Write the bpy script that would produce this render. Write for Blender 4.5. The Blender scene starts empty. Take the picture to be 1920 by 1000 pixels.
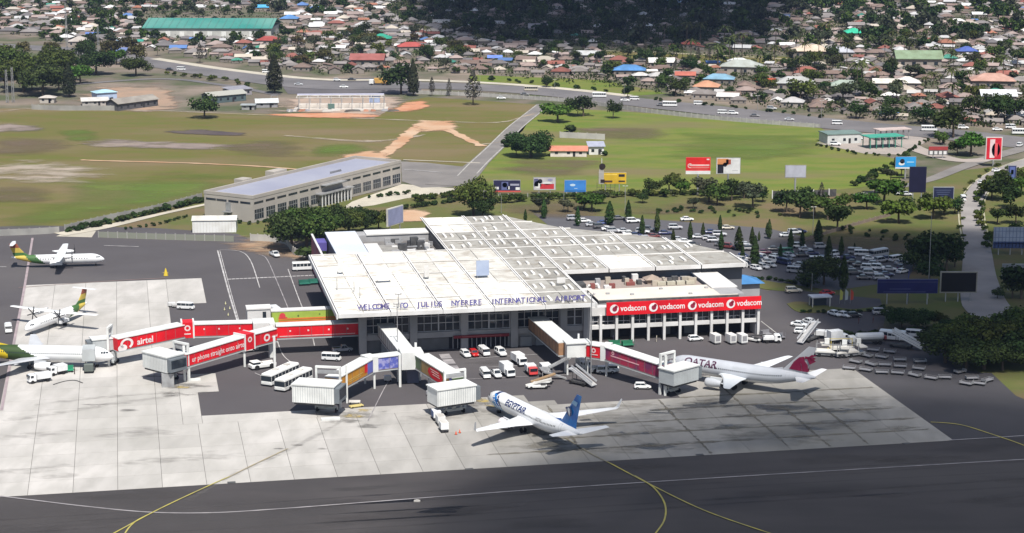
import bpy, bmesh, math, random
from mathutils import Vector, Matrix
random.seed(7)
R = math.radians
S = bpy.context.scene
COL = S.collection

# ------------------------------------------------------------------ camera
FPX = 3760.0; PITCH = R(12.0); HCAM = 124.0; PSI = R(11.0)
cd = bpy.data.cameras.new('camera'); cam = bpy.data.objects.new('camera', cd); COL.objects.link(cam)
cd.sensor_width = 36.0; cd.lens = 36.0 * FPX / 1920.0
cd.clip_start = 1.0; cd.clip_end = 9000.0
cam.location = (0, 0, HCAM); cam.rotation_euler = (R(90) - PITCH, 0, 0)
S.camera = cam
S.render.resolution_x = 1024; S.render.resolution_y = 533

# ------------------------------------------------------------------ light
SUNV = Vector((0.14, -0.60, 1.0)).normalized()          # towards the sun
W = bpy.data.worlds.new('World'); S.world = W; W.use_nodes = True
wn = W.node_tree; wn.nodes.clear()
sky = wn.nodes.new('ShaderNodeTexSky'); sky.sky_type = 'NISHITA'; sky.sun_disc = False
sky.sun_elevation = math.asin(SUNV.z); sky.sun_rotation = math.atan2(SUNV.x, SUNV.y)
sky.air_density = 1.2; sky.dust_density = 1.5
bg = wn.nodes.new('ShaderNodeBackground'); bg.inputs[1].default_value = 0.072
wo = wn.nodes.new('ShaderNodeOutputWorld')
wn.links.new(sky.outputs[0], bg.inputs[0]); wn.links.new(bg.outputs[0], wo.inputs[0])
ld = bpy.data.lights.new('sun', 'SUN'); ld.energy = 5.0; ld.angle = R(0.5); ld.color = (1.0, 0.955, 0.88)
sun = bpy.data.objects.new('sun', ld); COL.objects.link(sun)
sun.rotation_euler = SUNV.to_track_quat('Z', 'Y').to_euler(); sun.location = (0, 0, 400)
S.view_settings.view_transform = 'Standard'; S.view_settings.look = 'None'
S.view_settings.exposure = 0.30; S.view_settings.gamma = 1.0; S.view_settings.use_curve_mapping = False

# ------------------------------------------------------------------ places
def at(px, py, z=0.0):
    "point of the place seen at a pixel of the photograph, at height z"
    a = (px - 960) / FPX; b = (500 - py) / FPX
    d = Vector((a, math.cos(PITCH) + b * math.sin(PITCH), -math.sin(PITCH) + b * math.cos(PITCH)))
    t = (z - HCAM) / d.z
    return Vector((d.x * t, d.y * t, z))
def pix(p):
    dz = p[2] - HCAM
    dep = p[1] * math.cos(PITCH) - dz * math.sin(PITCH); up = p[1] * math.sin(PITCH) + dz * math.cos(PITCH)
    return 960 + FPX * p[0] / dep, 500 - FPX * up / dep
CP, SP = math.cos(PSI), math.sin(PSI)
def UV(u, v, z=0.0):
    "airport grid (u along the terminal front, v away from the apron) to world"
    return Vector((u * CP - v * SP, u * SP + v * CP, z))
def uvof(p): return (p[0] * CP + p[1] * SP, -p[0] * SP + p[1] * CP)

# ------------------------------------------------------------------ helpers
class MB:
    def __init__(s): s.v = []; s.f = []; s.m = []; s.s = []; s.M = None; s.mi = 0; s.sm = False
    def pt(s, p):
        p = Vector(p)
        if s.M is not None: p = s.M @ p
        s.v.append((p.x, p.y, p.z)); return len(s.v) - 1
    def face(s, idx, mi=None): s.f.append(tuple(idx)); s.m.append(s.mi if mi is None else mi); s.s.append(s.sm)
    def poly(s, pts, mi=None): s.face([s.pt(p) for p in pts], mi)
    def hexa(s, P, mi=None):
        i = [s.pt(p) for p in P]
        for q in ((3, 2, 1, 0), (4, 5, 6, 7), (0, 1, 5, 4), (1, 2, 6, 5), (2, 3, 7, 6), (3, 0, 4, 7)): s.face([i[k] for k in q], mi)
    def b(s, x0, x1, y0, y1, z0, z1, mi=None):
        s.hexa([(x0, y0, z0), (x1, y0, z0), (x1, y1, z0), (x0, y1, z0), (x0, y0, z1), (x1, y0, z1), (x1, y1, z1), (x0, y1, z1)], mi); return s
    def box(s, cx, cy, cz, sx, sy, sz, rz=0, mi=None):
        c, n = math.cos(rz), math.sin(rz); P = []
        for z in (cz - sz / 2, cz + sz / 2):
            for x, y in ((-sx / 2, -sy / 2), (sx / 2, -sy / 2), (sx / 2, sy / 2), (-sx / 2, sy / 2)):
                P.append((cx + x * c - y * n, cy + x * n + y * c, z))
        s.hexa(P, mi); return s
    def prism(s, poly, z0, z1, mi=None):
        a = [s.pt((p[0], p[1], z0)) for p in poly]; b_ = [s.pt((p[0], p[1], z1)) for p in poly]; n = len(poly)
        for k in range(n): s.face((a[k], a[(k + 1) % n], b_[(k + 1) % n], b_[k]), mi)
        s.face(a[::-1], mi); s.face(b_, mi); return s
    def loft(s, rings, caps=True, mi=None, close=True):
        I = [[s.pt(p) for p in r] for r in rings]; n = len(I[0])
        for a, b_ in zip(I, I[1:]):
            for k in range(n if close else n - 1):
                s.face((a[k], a[(k + 1) % n], b_[(k + 1) % n], b_[k]), mi)
        if caps: s.face(I[0][::-1], mi); s.face(I[-1], mi)
        return s
    def tube(s, p0, p1, r, n=6, r1=None, mi=None):
        p0 = Vector(p0); p1 = Vector(p1); d = (p1 - p0).normalized()
        a = d.orthogonal().normalized(); b_ = d.cross(a); r1 = r if r1 is None else r1
        s.loft([[p + (a * math.cos(t) + b_ * math.sin(t)) * q for t in [2 * math.pi * k / n for k in range(n)]] for p, q in ((p0, r), (p1, r1))], True, mi)
        return s
    def beam(s, p0, p1, w, h, mi=None):
        p0 = Vector(p0); p1 = Vector(p1); d = (p1 - p0).normalized()
        sd = d.cross(Vector((0, 0, 1)))
        sd = sd.normalized() if sd.length > 1e-4 else Vector((1, 0, 0))
        u = sd.cross(d).normalized(); P = []
        for p in (p0, p1):
            P += [p + sd * w / 2 - u * h / 2, p - sd * w / 2 - u * h / 2, p - sd * w / 2 + u * h / 2, p + sd * w / 2 + u * h / 2]
        s.hexa([P[0], P[1], P[2], P[3], P[4], P[5], P[6], P[7]], mi); return s
    def mesh(s, name, mats):
        me = bpy.data.meshes.new(name); me.from_pydata(s.v, [], s.f)
        for m in (mats if isinstance(mats, (list, tuple)) else [mats]): me.materials.append(m)
        me.polygons.foreach_set('material_index', s.m); me.polygons.foreach_set('use_smooth', s.s)
        bm = bmesh.new(); bm.from_mesh(me); bmesh.ops.recalc_face_normals(bm, faces=bm.faces); bm.to_mesh(me); bm.free()
        me.update(); return me
    def build(s, name, mats, parent=None, **k): return add(name, s.mesh(name, mats), parent, **k)

def add(name, me, parent=None, loc=None, rz=0, color=None, kind=None, label=None):
    o = bpy.data.objects.new(name, me); COL.objects.link(o)
    if parent: o.parent = parent
    if loc is not None: o.location = loc
    if rz: o.rotation_euler = (0, 0, rz)
    if color: o.color = (color[0], color[1], color[2], 1)
    if kind: o['kind'] = kind
    if label: o['label'] = label
    return o
def tag(o, label=None, cat=None, group=None, kind=None):
    if label: o['label'] = label
    if cat: o['category'] = cat
    if group: o['group'] = group
    if kind: o['kind'] = kind
    return o
def thing(name, label, cat, loc=(0, 0, 0), rz=0, group=None):
    o = bpy.data.objects.new(name, None); COL.objects.link(o); o.empty_display_size = 1
    o.location = loc; o.rotation_euler = (0, 0, rz); return tag(o, label, cat, group)
KIDS = {}
def copy_tree(o, loc=None, rz=None, label=None, color=None, scale=None):
    def rec(a, parent):
        c = a.copy(); COL.objects.link(c)
        if parent: c.parent = parent
        if color and a.color[3] == 1 and tuple(a.color)[:3] != (1, 1, 1): c.color = (color[0], color[1], color[2], 1)
        for ch in KIDS.get(a.name, ()): rec(ch, c)
        return c
    if o.name not in KIDS:
        def walk(a):
            KIDS[a.name] = list(a.children)
            for ch in a.children: walk(ch)
        walk(o)
    c = rec(o, None)
    if loc is not None: c.location = loc
    if rz is not None: c.rotation_euler = (0, 0, rz)
    if scale: c.scale = scale
    if label: c['label'] = label
    return c

# ------------------------------------------------------------------ materials
def mat(name, col, col2=None, scale=0.3, detail=4, rough=0.85, metal=0.0, objcol=False, rnd=0.0, spec=0.3, lo=0.35, hi=0.65, island=0.0, stretch=None, coat=0.0, aniso_grime=None, trans=0.0, bump=0.0, col3=None, scale3=0.05, lo3=.5, hi3=.7):
    m = bpy.data.materials.new(name); m.use_nodes = True; nt = m.node_tree; N = nt.nodes; Lk = nt.links
    p = N['Principled BSDF']; p.inputs['Roughness'].default_value = rough; p.inputs['Metallic'].default_value = metal
    p.inputs['Specular IOR Level'].default_value = spec
    if coat: p.inputs['Coat Weight'].default_value = coat
    def noise(sc, det, lo_, hi_):
        g = N.new('ShaderNodeNewGeometry'); mp = N.new('ShaderNodeMapping')
        mp.inputs['Scale'].default_value = stretch or (1, 1, 1)
        Lk.new(g.outputs['Position'], mp.inputs[0])
        n = N.new('ShaderNodeTexNoise'); n.inputs['Scale'].default_value = sc; n.inputs['Detail'].default_value = det
        Lk.new(mp.outputs[0], n.inputs['Vector'])
        r = N.new('ShaderNodeMapRange'); r.inputs[1].default_value = lo_; r.inputs[2].default_value = hi_; Lk.new(n.outputs[0], r.inputs[0])
        return r.outputs[0], n.outputs[0]
    def mix(f, a, b_, t='MIX'):
        x = N.new('ShaderNodeMix'); x.data_type = 'RGBA'; x.blend_type = t
        if isinstance(f, float): x.inputs[0].default_value = f
        else: Lk.new(f, x.inputs[0])
        for i, q in ((6, a), (7, b_)):
            if isinstance(q, tuple): x.inputs[i].default_value = q + (1,) if len(q) == 3 else q
            else: Lk.new(q, x.inputs[i])
        return x.outputs[2]
    raw = None
    if col2: f, raw = noise(scale, detail, lo, hi); c = mix(f, tuple(col), tuple(col2))
    else:
        c = N.new('ShaderNodeRGB'); c.outputs[0].default_value = tuple(col) + (1,); c = c.outputs[0]
    if col3: f3, _ = noise(scale3, 9, lo3, hi3); c = mix(f3, c, tuple(col3))
    if objcol:
        oi = N.new('ShaderNodeObjectInfo'); c = mix(1.0, c, oi.outputs['Color'], 'MULTIPLY')
    if rnd or island:
        if island: q = N.new('ShaderNodeNewGeometry').outputs['Random Per Island']; amt = island
        else: q = N.new('ShaderNodeObjectInfo').outputs['Random']; amt = rnd
        r = N.new('ShaderNodeMapRange'); r.inputs[3].default_value = 1 - amt; r.inputs[4].default_value = 1 + amt * .6; Lk.new(q, r.inputs[0])
        c2 = N.new('ShaderNodeCombineColor'); [Lk.new(r.outputs[0], c2.inputs[k]) for k in range(3)]
        c = mix(1.0, c, c2.outputs[0], 'MULTIPLY')
        if island and rnd:
            oi = N.new('ShaderNodeObjectInfo')
            h = N.new('ShaderNodeHueSaturation'); mr = N.new('ShaderNodeMapRange'); mr.inputs[3].default_value = 1 - rnd; mr.inputs[4].default_value = 1 + rnd
            Lk.new(oi.outputs['Random'], mr.inputs[0]); Lk.new(mr.outputs[0], h.inputs['Value'])
            mh = N.new('ShaderNodeMapRange'); mh.inputs[3].default_value = .47; mh.inputs[4].default_value = .53
            ml = N.new('ShaderNodeMath'); ml.operation = 'FRACT'; mm = N.new('ShaderNodeMath'); mm.operation = 'MULTIPLY'; mm.inputs[1].default_value = 7.31
            Lk.new(oi.outputs['Random'], mm.inputs[0]); Lk.new(mm.outputs[0], ml.inputs[0]); Lk.new(ml.outputs[0], mh.inputs[0]); Lk.new(mh.outputs[0], h.inputs['Hue'])
            Lk.new(c, h.inputs['Color']); c = h.outputs[0]
    Lk.new(c, p.inputs['Base Color'])
    if bump and raw is not None:
        bp = N.new('ShaderNodeBump'); bp.inputs['Strength'].default_value = bump; Lk.new(raw, bp.inputs['Height']); Lk.new(bp.outputs[0], p.inputs['Normal'])
    if trans:
        tr = N.new('ShaderNodeBsdfTranslucent'); Lk.new(c, tr.inputs[0]); ms = N.new('ShaderNodeMixShader'); ms.inputs[0].default_value = trans
        Lk.new(p.outputs[0], ms.inputs[1]); Lk.new(tr.outputs[0], ms.inputs[2]); Lk.new(ms.outputs[0], N['Material Output'].inputs[0])
    return m
def soft_edge(m, nscale=0.15, hard=0.35, amp=1.7, hi=1.0):
    "makes a ground sheet's edge fade out raggedly, by its 'fade' attribute"
    nt = m.node_tree; N = nt.nodes; Lk = nt.links
    a = N.new('ShaderNodeAttribute'); a.attribute_name = 'fade'
    g = N.new('ShaderNodeNewGeometry'); n = N.new('ShaderNodeTexNoise'); n.inputs['Scale'].default_value = nscale; n.inputs['Detail'].default_value = 6
    Lk.new(g.outputs['Position'], n.inputs['Vector'])
    n.inputs['Roughness'].default_value = .62; mp = N.new('ShaderNodeMapping'); mp.inputs['Scale'].default_value = (.55, 1.3, 1); Lk.new(g.outputs['Position'], mp.inputs[0]); Lk.new(mp.outputs[0], n.inputs['Vector'])
    s1 = N.new('ShaderNodeMath'); s1.operation = 'MULTIPLY_ADD'; Lk.new(n.outputs[0], s1.inputs[0]); s1.inputs[1].default_value = amp * 1.5; Lk.new(a.outputs['Fac'], s1.inputs[2])
    r = N.new('ShaderNodeMapRange'); r.inputs[1].default_value = amp * .75 + .35; r.inputs[2].default_value = amp * .75 + .35 + hard; r.inputs[4].default_value = hi; Lk.new(s1.outputs[0], r.inputs[0])
    t = N.new('ShaderNodeBsdfTransparent'); ms = N.new('ShaderNodeMixShader'); Lk.new(r.outputs[0], ms.inputs[0])
    Lk.new(t.outputs[0], ms.inputs[1]); Lk.new(N['Principled BSDF'].outputs[0], ms.inputs[2]); Lk.new(ms.outputs[0], N['Material Output'].inputs[0])
    return m
WHITE = mat('white_paint', (.74, .75, .75), (.62, .62, .60), .25, rough=.5)
OFFW = mat('weathered_white', (.66, .65, .62), (.42, .40, .37), .18, rough=.8)
METAL = mat('galvanised_steel', (.42, .43, .44), (.3, .3, .31), .6, rough=.45, metal=.4)
DARKM = mat('dark_steel', (.05, .05, .055), (.09, .09, .09), .8, rough=.6)
RUBBER = mat('rubber', (.015, .015, .016), rough=.8)
GLASS = mat('dark_glass', (.015, .02, .028), (.03, .04, .05), .5, rough=.08, spec=.6)
RED = mat('red_panel', (.72, .012, .02), (.55, .01, .02), .2, rough=.45)
PAINT = mat('vehicle_paint', (1, 1, 1), rough=.28, objcol=True, spec=.5, coat=.4)
PLAIN = mat('painted_metal', (1, 1, 1), (.8, .8, .8), .5, rough=.5, objcol=True)
LAMP = mat('lamp_glass', (.8, .8, .75), rough=.1)
TAILL = mat('tail_lamp', (.35, .01, .01), rough=.2)
_pc = {}
def flat(c, rough=.55):
    k = tuple(round(x, 3) for x in c)
    if k not in _pc: _pc[k] = mat('paint_%d' % len(_pc), k, tuple(x * .82 for x in k), .4, rough=rough)
    return _pc[k]

_tc = {}
def text_mb(txt, size, bold=0.0, shear=0.0):
    "returns (list of 2-D verts, faces, width) for a string"
    k = (txt, size, bold, shear)
    if k in _tc: return _tc[k]
    cu = bpy.data.curves.new('letters', 'FONT'); cu.body = txt; cu.size = size; cu.offset = bold; cu.shear = shear; cu.resolution_u = 3
    ob = bpy.data.objects.new('letters', cu); me = bpy.data.meshes.new_from_object(ob)
    v = [(p.co.x, p.co.y) for p in me.vertices]; f = [tuple(q.vertices) for q in me.polygons]
    w = max(p[0] for p in v) if v else 0
    bpy.data.objects.remove(ob); bpy.data.curves.remove(cu); bpy.data.meshes.remove(me)
    _tc[k] = (v, f, w); return _tc[k]
def put_text(mb, txt, size, origin, right, up, depth=0.0, bold=0.0, mi=None, center=True, maxw=None, shear=0):
    v, f, w = text_mb(txt, size, bold, shear)
    if not v: return
    right = Vector(right).normalized(); up = Vector(up).normalized(); n = right.cross(up)
    sc = min(1.0, maxw / w) if maxw else 1.0
    o = Vector(origin) - (right * w * sc / 2 if center else Vector((0, 0, 0)))
    idx = [mb.pt(o + right * x * sc + up * y + n * depth) for x, y in v]
    for q in f: mb.face([idx[i] for i in q], mi)
    if depth:
        j = [mb.pt(o + right * x * sc + up * y) for x, y in v]
        ed = {}
        for q in f:
            for a, b_ in zip(q, q[1:] + q[:1]): ed[(a, b_)] = 1
        for (a, b_) in ed:
            if (b_, a) not in ed: mb.face((idx[a], idx[b_], j[b_], j[a]), mi)
def disc(mb, c, right, up, r, n=20, mi=None, r0=0.0, a0=0, a1=360, sx=1.0):
    c = Vector(c); right = Vector(right).normalized(); up = Vector(up).normalized()
    P = lambda t, q: c + right * math.cos(t) * q * sx + up * math.sin(t) * q
    ts = [R(a0 + (a1 - a0) * k / n) for k in range(n + 1)]
    for a, b_ in zip(ts, ts[1:]):
        if r0: mb.poly([P(a, r0), P(a, r), P(b_, r), P(b_, r0)], mi)
        else: mb.poly([c, P(a, r), P(b_, r)], mi)
# ------------------------------------------------------------------ ground sheets
_zc = [0]
def zz(z): _zc[0] += 1; return z + _zc[0] * .0007
def sheet(name, pts, z, m, kind='structure'):
    mb = MB(); mb.poly([(p[0], p[1], z) for p in pts]); me = mb.mesh(name, m)
    bm = bmesh.new(); bm.from_mesh(me); bmesh.ops.triangulate(bm, faces=bm.faces)
    for f in bm.faces:
        if f.normal.z < 0: f.normal_flip()
    bm.to_mesh(me); bm.free()
    return add(name, me, kind=kind)
def P_(l, z=0): return [at(x, y, 0) for x, y in l]
def cat_rom(pts, n=8):
    out = []
    for i in range(len(pts) - 1):
        p0 = pts[max(i - 1, 0)]; p1 = pts[i]; p2 = pts[i + 1]; p3 = pts[min(i + 2, len(pts) - 1)]
        for k in range(n):
            t = k / n
            out.append(0.5 * ((2 * p1) + (p2 - p0) * t + (2 * p0 - 5 * p1 + 4 * p2 - p3) * t * t + (3 * p1 - p0 - 3 * p2 + p3) * t ** 3))
    out.append(pts[-1].copy()); return out
def ribbon(name, pts, w, z, m, fade=False, n=8, kind='structure', jit=0.0, parent=None):
    z = zz(z); P = cat_rom([Vector((p[0], p[1], 0)) for p in pts], n); mb = MB(); rows = []; fv = []
    ws = w if isinstance(w, (list, tuple)) else [w] * len(pts)
    for i, p in enumerate(P):
        d = (P[min(i + 1, len(P) - 1)] - P[max(i - 1, 0)]).normalized(); sd = Vector((-d.y, d.x, 0))
        t = i / n; k = min(int(t), len(ws) - 2); ww = ws[k] + (ws[k + 1] - ws[k]) * (t - k); ww *= 1 + random.uniform(-jit, jit)
        offs = (-1, -.45, .45, 1) if fade else (-1, 1)
        rows.append([mb.pt((p.x + sd.x * o * ww / 2, p.y + sd.y * o * ww / 2, z)) for o in offs])
        e = 0.0 if (fade and i in (0, len(P) - 1)) else 1.0
        fv += [0, e, e, 0] if fade else [1, 1]
    for a, b_ in zip(rows, rows[1:]):
        for k in range(len(a) - 1): mb.face((a[k], a[k + 1], b_[k + 1], b_[k]))
    me = mb.mesh(name, m); 
    if fade:
        at_ = me.attributes.new('fade', 'FLOAT', 'POINT'); at_.data.foreach_set('value', [float(x) for x in fv])
    return add(name, me, parent, kind=kind)
def blob(name, pts, z, m, kind='structure', grow=1.45):
    "soft-edged ground patch"
    z = zz(z)
    P = cat_rom([Vector((p[0], p[1], 0)) for p in pts] + [Vector((pts[0][0], pts[0][1], 0))], 5)[:-1]
    c = sum(P, Vector()) / len(P); mb = MB(); fv = []
    rings = []
    for q in (grow, .62, .3):
        rings.append([mb.pt((c.x + (p.x - c.x) * q, c.y + (p.y - c.y) * q, z)) for p in P]); fv += [0.0 if q == grow else 1.0] * len(P)
    ci = mb.pt((c.x, c.y, z)); fv.append(1.0); n = len(P)
    for a, b_ in zip(rings, rings[1:]):
        for k in range(n): mb.face((a[k], a[(k + 1) % n], b_[(k + 1) % n], b_[k]))
    for k in range(n): mb.face((rings[-1][k], rings[-1][(k + 1) % n], ci))
    me = mb.mesh(name, m); at_ = me.attributes.new('fade', 'FLOAT', 'POINT'); at_.data.foreach_set('value', fv)
    return add(name, me, kind=kind)

GRASS = mat('dry_grass', (.108, .114, .022), (.132, .110, .036), .09, 12, rough=1, lo=.40, hi=.60, col3=(.165, .125, .065), scale3=.02, lo3=.48, hi3=.68, bump=.2, stretch=(.45, 1.3, 1))
GRASS2 = mat('green_grass', (.106, .152, .020), (.148, .162, .034), .10, 12, rough=1, lo=.40, hi=.60, col3=(.155, .132, .058), scale3=.022, lo3=.5, hi3=.68, bump=.2, stretch=(.5, 1.3, 1))
GRASSP = mat('park_grass', (.085, .108, .024), (.12, .112, .04), .10, 8, rough=1, col3=(.15, .11, .06), scale3=.03, lo3=.52, hi3=.66)
EARTH = mat('town_earth', (.15, .125, .10), (.075, .088, .042), .045, 10, rough=1, lo=.4, hi=.6, col3=(.23, .185, .15), scale3=.02, lo3=.5, hi3=.65)
ASPH = mat('asphalt', (.086, .079, .084), (.072, .066, .070), .05, 8, rough=.9, lo=.3, hi=.7, col3=(.10, .092, .094), scale3=.02)
ASPHD = mat('taxiway_asphalt', (.060, .054, .055), (.048, .044, .045), .06, 8, rough=.9, stretch=(1, 2.5, 1), col3=(.078, .071, .070), scale3=.012, lo3=.45, hi3=.7)
ASPHN = mat('new_asphalt', (.060, .057, .063), (.052, .05, .055), .1, 6, rough=.9)
ROADM = mat('worn_road', (.21, .195, .185), (.16, .15, .145), .08, 8, rough=.9)
TOWNR = mat('road_surface', (.17, .16, .165), (.125, .12, .125), .05, 6, rough=.9)
DIRT = soft_edge(mat('orange_dirt', (.42, .24, .14), (.50, .36, .25), .06, 6, rough=1), .12)
SAND = soft_edge(mat('pale_sand', (.34, .28, .22), (.42, .36, .30), .08, 8, rough=1), .10, 1.0, 2.4, .85)
GREYD = soft_edge(mat('grey_earth', (.26, .21, .19), (.17, .14, .12), .06, 6, rough=1), .08, .6)
DKP = soft_edge(mat('dark_earth', (.07, .055, .06), (.10, .08, .07), .1, 4, rough=1), .1)
REDD = soft_edge(mat('red_dirt', (.45, .18, .09), (.50, .28, .18), .08, 6, rough=1), .12)
BROWN = soft_edge(mat('bare_brown_grass', (.15, .11, .078), (.13, .11, .055), .05, 6, rough=1), .05, .9, 1.7, .75)
LUSH = soft_edge(mat('lush_grass', (.100, .155, .024), (.13, .165, .034), .05, 6, rough=1), .04, .9, 1.7, .8)
KERB = mat('kerb_concrete', (.42, .41, .39), (.30, .29, .27), .3, rough=.9)
PAVE = mat('pale_paving', (.50, .46, .38), (.40, .37, .31), .1, rough=.9)
LINEW = mat('white_line_paint', (.52, .51, .51), (.30, .29, .29), .35, 6, rough=.8)
LINEP = mat('faded_line_paint', (.36, .34, .35), (.20, .19, .20), .25, 6, rough=.85)
LINEY = mat('yellow_line_paint', (.46, .40, .09), (.30, .27, .10), .3, 6, rough=.8)
OIL = soft_edge(mat('oil_stain', (.16, .15, .14), (.10, .095, .09), .2, 6, rough=.8), .5, 1.1, 2.6, .55)
TYREM = soft_edge(mat('rubber_marks', (.21, .20, .185), (.17, .16, .15), .2, 6, rough=.9), .45, 1.4, 3.2, .30)
YST = soft_edge(mat('yellow_paint_stain', (.48, .36, .10), (.38, .32, .20), .6, 6, rough=.8), .8, .8, 2.8, .8)

sheet('ground', [(-4500, -300, -0.15), (4500, -300, -.15), (4500, 6500, -.15), (-4500, 6500, -.15)], -0.15, EARTH)
# grass fields between the airport and the main road
sheet('grass_field', P_([(-500, 205), (60, 203), (300, 208), (520, 214), (700, 222), (760, 190), (800, 182), (1010, 196), (980, 245), (900, 310), (858, 335), (760, 300), (600, 310), (540, 345), (388, 372), (240, 405), (100, 432), (-500, 445)]), -0.10, GRASS)
sheet('grass_field', P_([(1012, 200), (1100, 205), (1250, 214), (1400, 226), (1540, 240), (1600, 280), (1690, 300), (1700, 330), (1640, 360), (1500, 366), (1200, 366), (900, 372), (850, 350), (900, 305), (960, 255)]), -0.10, GRASS2)
sheet('park_lawn', P_([(100, 440), (388, 374), (760, 360), (860, 355), (1500, 364), (1700, 340), (1800, 320), (1960, 300), (2100, 480), (2200, 900), (1960, 900), (1840, 700), (1700, 600), (1500, 540), (900, 420), (600, 455), (420, 440), (300, 445)]), -0.09, GRASSP)
# airport asphalt
sheet('apron_asphalt', [UV(u, v) for u, v in ((-330, 381.6), (-330, 668), (-31, 667), (8, 655), (34, 640), (44, 610), (60, 560), (60, 480), (150, 480))] + P_([(1385, 530), (1440, 545), (1480, 540), (1520, 548), (1650, 560), (1660, 590), (1655, 622), (1745, 626), (1775, 650), (1790, 690), (1860, 702), (1905, 740), (1975, 770), (2050, 812)]), -0.06, ASPH)
sheet('taxiway', [UV(u, v) for u, v in ((-400, 120), (-400, 381.4), (500, 381.4), (500, 120))], -0.05, ASPHD)
sheet('new_asphalt_strip', P_([(1600, 690), (1880, 700), (1975, 768), (2050, 818), (1780, 824)]), -0.045, ASPHN)
sheet('taxiway_grass', P_([(1850, 668), (1990, 660), (2075, 780), (1990, 776), (1905, 742), (1860, 700)]), -0.043, GRASSP)

# concrete apron: a bed with a slab in every cell
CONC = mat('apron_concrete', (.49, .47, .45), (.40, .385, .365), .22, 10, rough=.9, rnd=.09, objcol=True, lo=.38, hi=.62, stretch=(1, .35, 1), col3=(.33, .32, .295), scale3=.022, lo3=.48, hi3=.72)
JOINT = mat('joint_filler', (.13, .125, .115), rough=1)
apron = thing('concrete_apron', None, None); apron['kind'] = 'structure'; del_keys = 0
def in_apron(u, v):
    if v < 381.5: return False
    if u < -29.9 or u > 169: return False
    if v < 424: return True
    if u < 9.5: return v < 574
    if u < 14: return v < 468 or 541 < v < 574
    if u < 19: return 450 < v < 466 or 541 < v < 574
    if u < 64: return v < 430
    if u < 86: return v < 429
    if u < 92.5: return v < 437 - (u - 86) * 1.4
    if u < 121: return v < 425
    return v < 442
def slab_mesh(w, h):
    mb = MB(); g = .05; t = .03
    mb.prism([(g, g), (w - g, g), (w - g, h - g), (g, h - g)], -.03, 0.0)
    return mb.mesh('slab', CONC)
_sl = {}
def slab(u0, u1, v0, v1):
    k = (round(u1 - u0, 2), round(v1 - v0, 2))
    if k not in _sl: _sl[k] = slab_mesh(*k)
    t_ = min(1, max(0, ((u0 + u1) / 2 - 22 - (v0 - 400) * .3) / 58)); w_ = 1.03 - .40 * t_ + random.uniform(-.02, .02)  # darker rightward: older, dirtier concrete plus thin cloud shade put into the colour
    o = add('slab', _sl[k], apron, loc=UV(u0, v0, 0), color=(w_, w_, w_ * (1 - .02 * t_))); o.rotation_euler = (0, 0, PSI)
bed = MB()
def bedq(u0, u1, v0, v1): bed.poly([UV(u0, v0, -.035), UV(u1, v0, -.035), UV(u1, v1, -.035), UV(u0, v1, -.035)])
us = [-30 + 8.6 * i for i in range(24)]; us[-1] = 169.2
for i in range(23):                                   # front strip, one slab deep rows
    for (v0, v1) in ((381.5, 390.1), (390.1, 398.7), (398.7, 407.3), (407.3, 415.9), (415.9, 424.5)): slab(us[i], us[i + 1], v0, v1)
bedq(-30, 169.2, 381.5, 424.5)
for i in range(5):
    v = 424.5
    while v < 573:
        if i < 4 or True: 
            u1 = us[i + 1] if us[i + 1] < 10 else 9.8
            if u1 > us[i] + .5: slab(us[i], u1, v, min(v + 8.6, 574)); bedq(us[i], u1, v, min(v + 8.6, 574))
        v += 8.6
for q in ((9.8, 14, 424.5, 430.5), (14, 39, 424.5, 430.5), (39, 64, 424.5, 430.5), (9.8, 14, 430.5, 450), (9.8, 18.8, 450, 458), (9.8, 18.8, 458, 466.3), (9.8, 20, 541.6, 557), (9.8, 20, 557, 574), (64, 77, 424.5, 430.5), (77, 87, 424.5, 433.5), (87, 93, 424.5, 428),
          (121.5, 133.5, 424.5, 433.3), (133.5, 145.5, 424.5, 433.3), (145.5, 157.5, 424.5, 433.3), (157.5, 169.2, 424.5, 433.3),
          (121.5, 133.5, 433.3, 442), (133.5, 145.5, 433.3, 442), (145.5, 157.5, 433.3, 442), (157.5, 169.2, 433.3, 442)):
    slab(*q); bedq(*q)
bed.build('joint_bed', JOINT, apron)

# stains on the concrete
for i in range(26):
    u, v = random.uniform(-25, 150), random.uniform(385, 424); a = random.uniform(2, 6)
    if 14 < u < 62: continue
    blob('tyre_marks', [UV(u + a * math.cos(t) * 1.6 * random.uniform(.7, 1.3), v + a * .5 * math.sin(t) * random.uniform(.6, 1.4)) for t in [k * math.pi / 4 for k in range(8)]], .012 + i * .0006, TYREM, 'structure')
for l, w in (([(0, 790), (110, 775), (230, 755), (400, 735)], 3.5), ([(350, 940), (430, 895), (540, 845), (640, 790), (660, 770)], 1.8), ([(900, 768), (880, 760), (930, 780), (1060, 850)], 3), ([(1080, 780), (1200, 830), (1300, 845)], 3.2), ([(1280, 760), (1500, 765), (1640, 775)], 4), ([(330, 735), (200, 745), (60, 760)], 2.5), ([(1350, 800), (1560, 790), (1700, 785)], 2.2)):
    ribbon('rubber_streak', P_(l), w, .03 + random.random() * .003, TYREM, fade=True, jit=.3)
for x, y, r in ((345, 725, 2.4), (330, 740, 1.6), (660, 778, 3), (640, 790, 2), (905, 755, 2.6), (560, 835, .7), (600, 842, .6), (520, 842, .6), (180, 760, 1.2), (240, 770, 1.1), (290, 705, 1.6), (690, 800, 1.3), (1450, 765, 2), (1340, 752, 2.4), (1500, 800, 1.5), (1380, 780, 1.4), (890, 650, 2), (1130, 640, 2)):
    c = at(x, y); blob('oil_stain', [c + Vector((r * 2 * math.cos(t) * random.uniform(.6, 1.3), r * math.sin(t) * random.uniform(.6, 1.3), 0)) for t in [k * math.pi / 4 for k in range(8)]], .036 + random.random() * .003, OIL)
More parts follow.
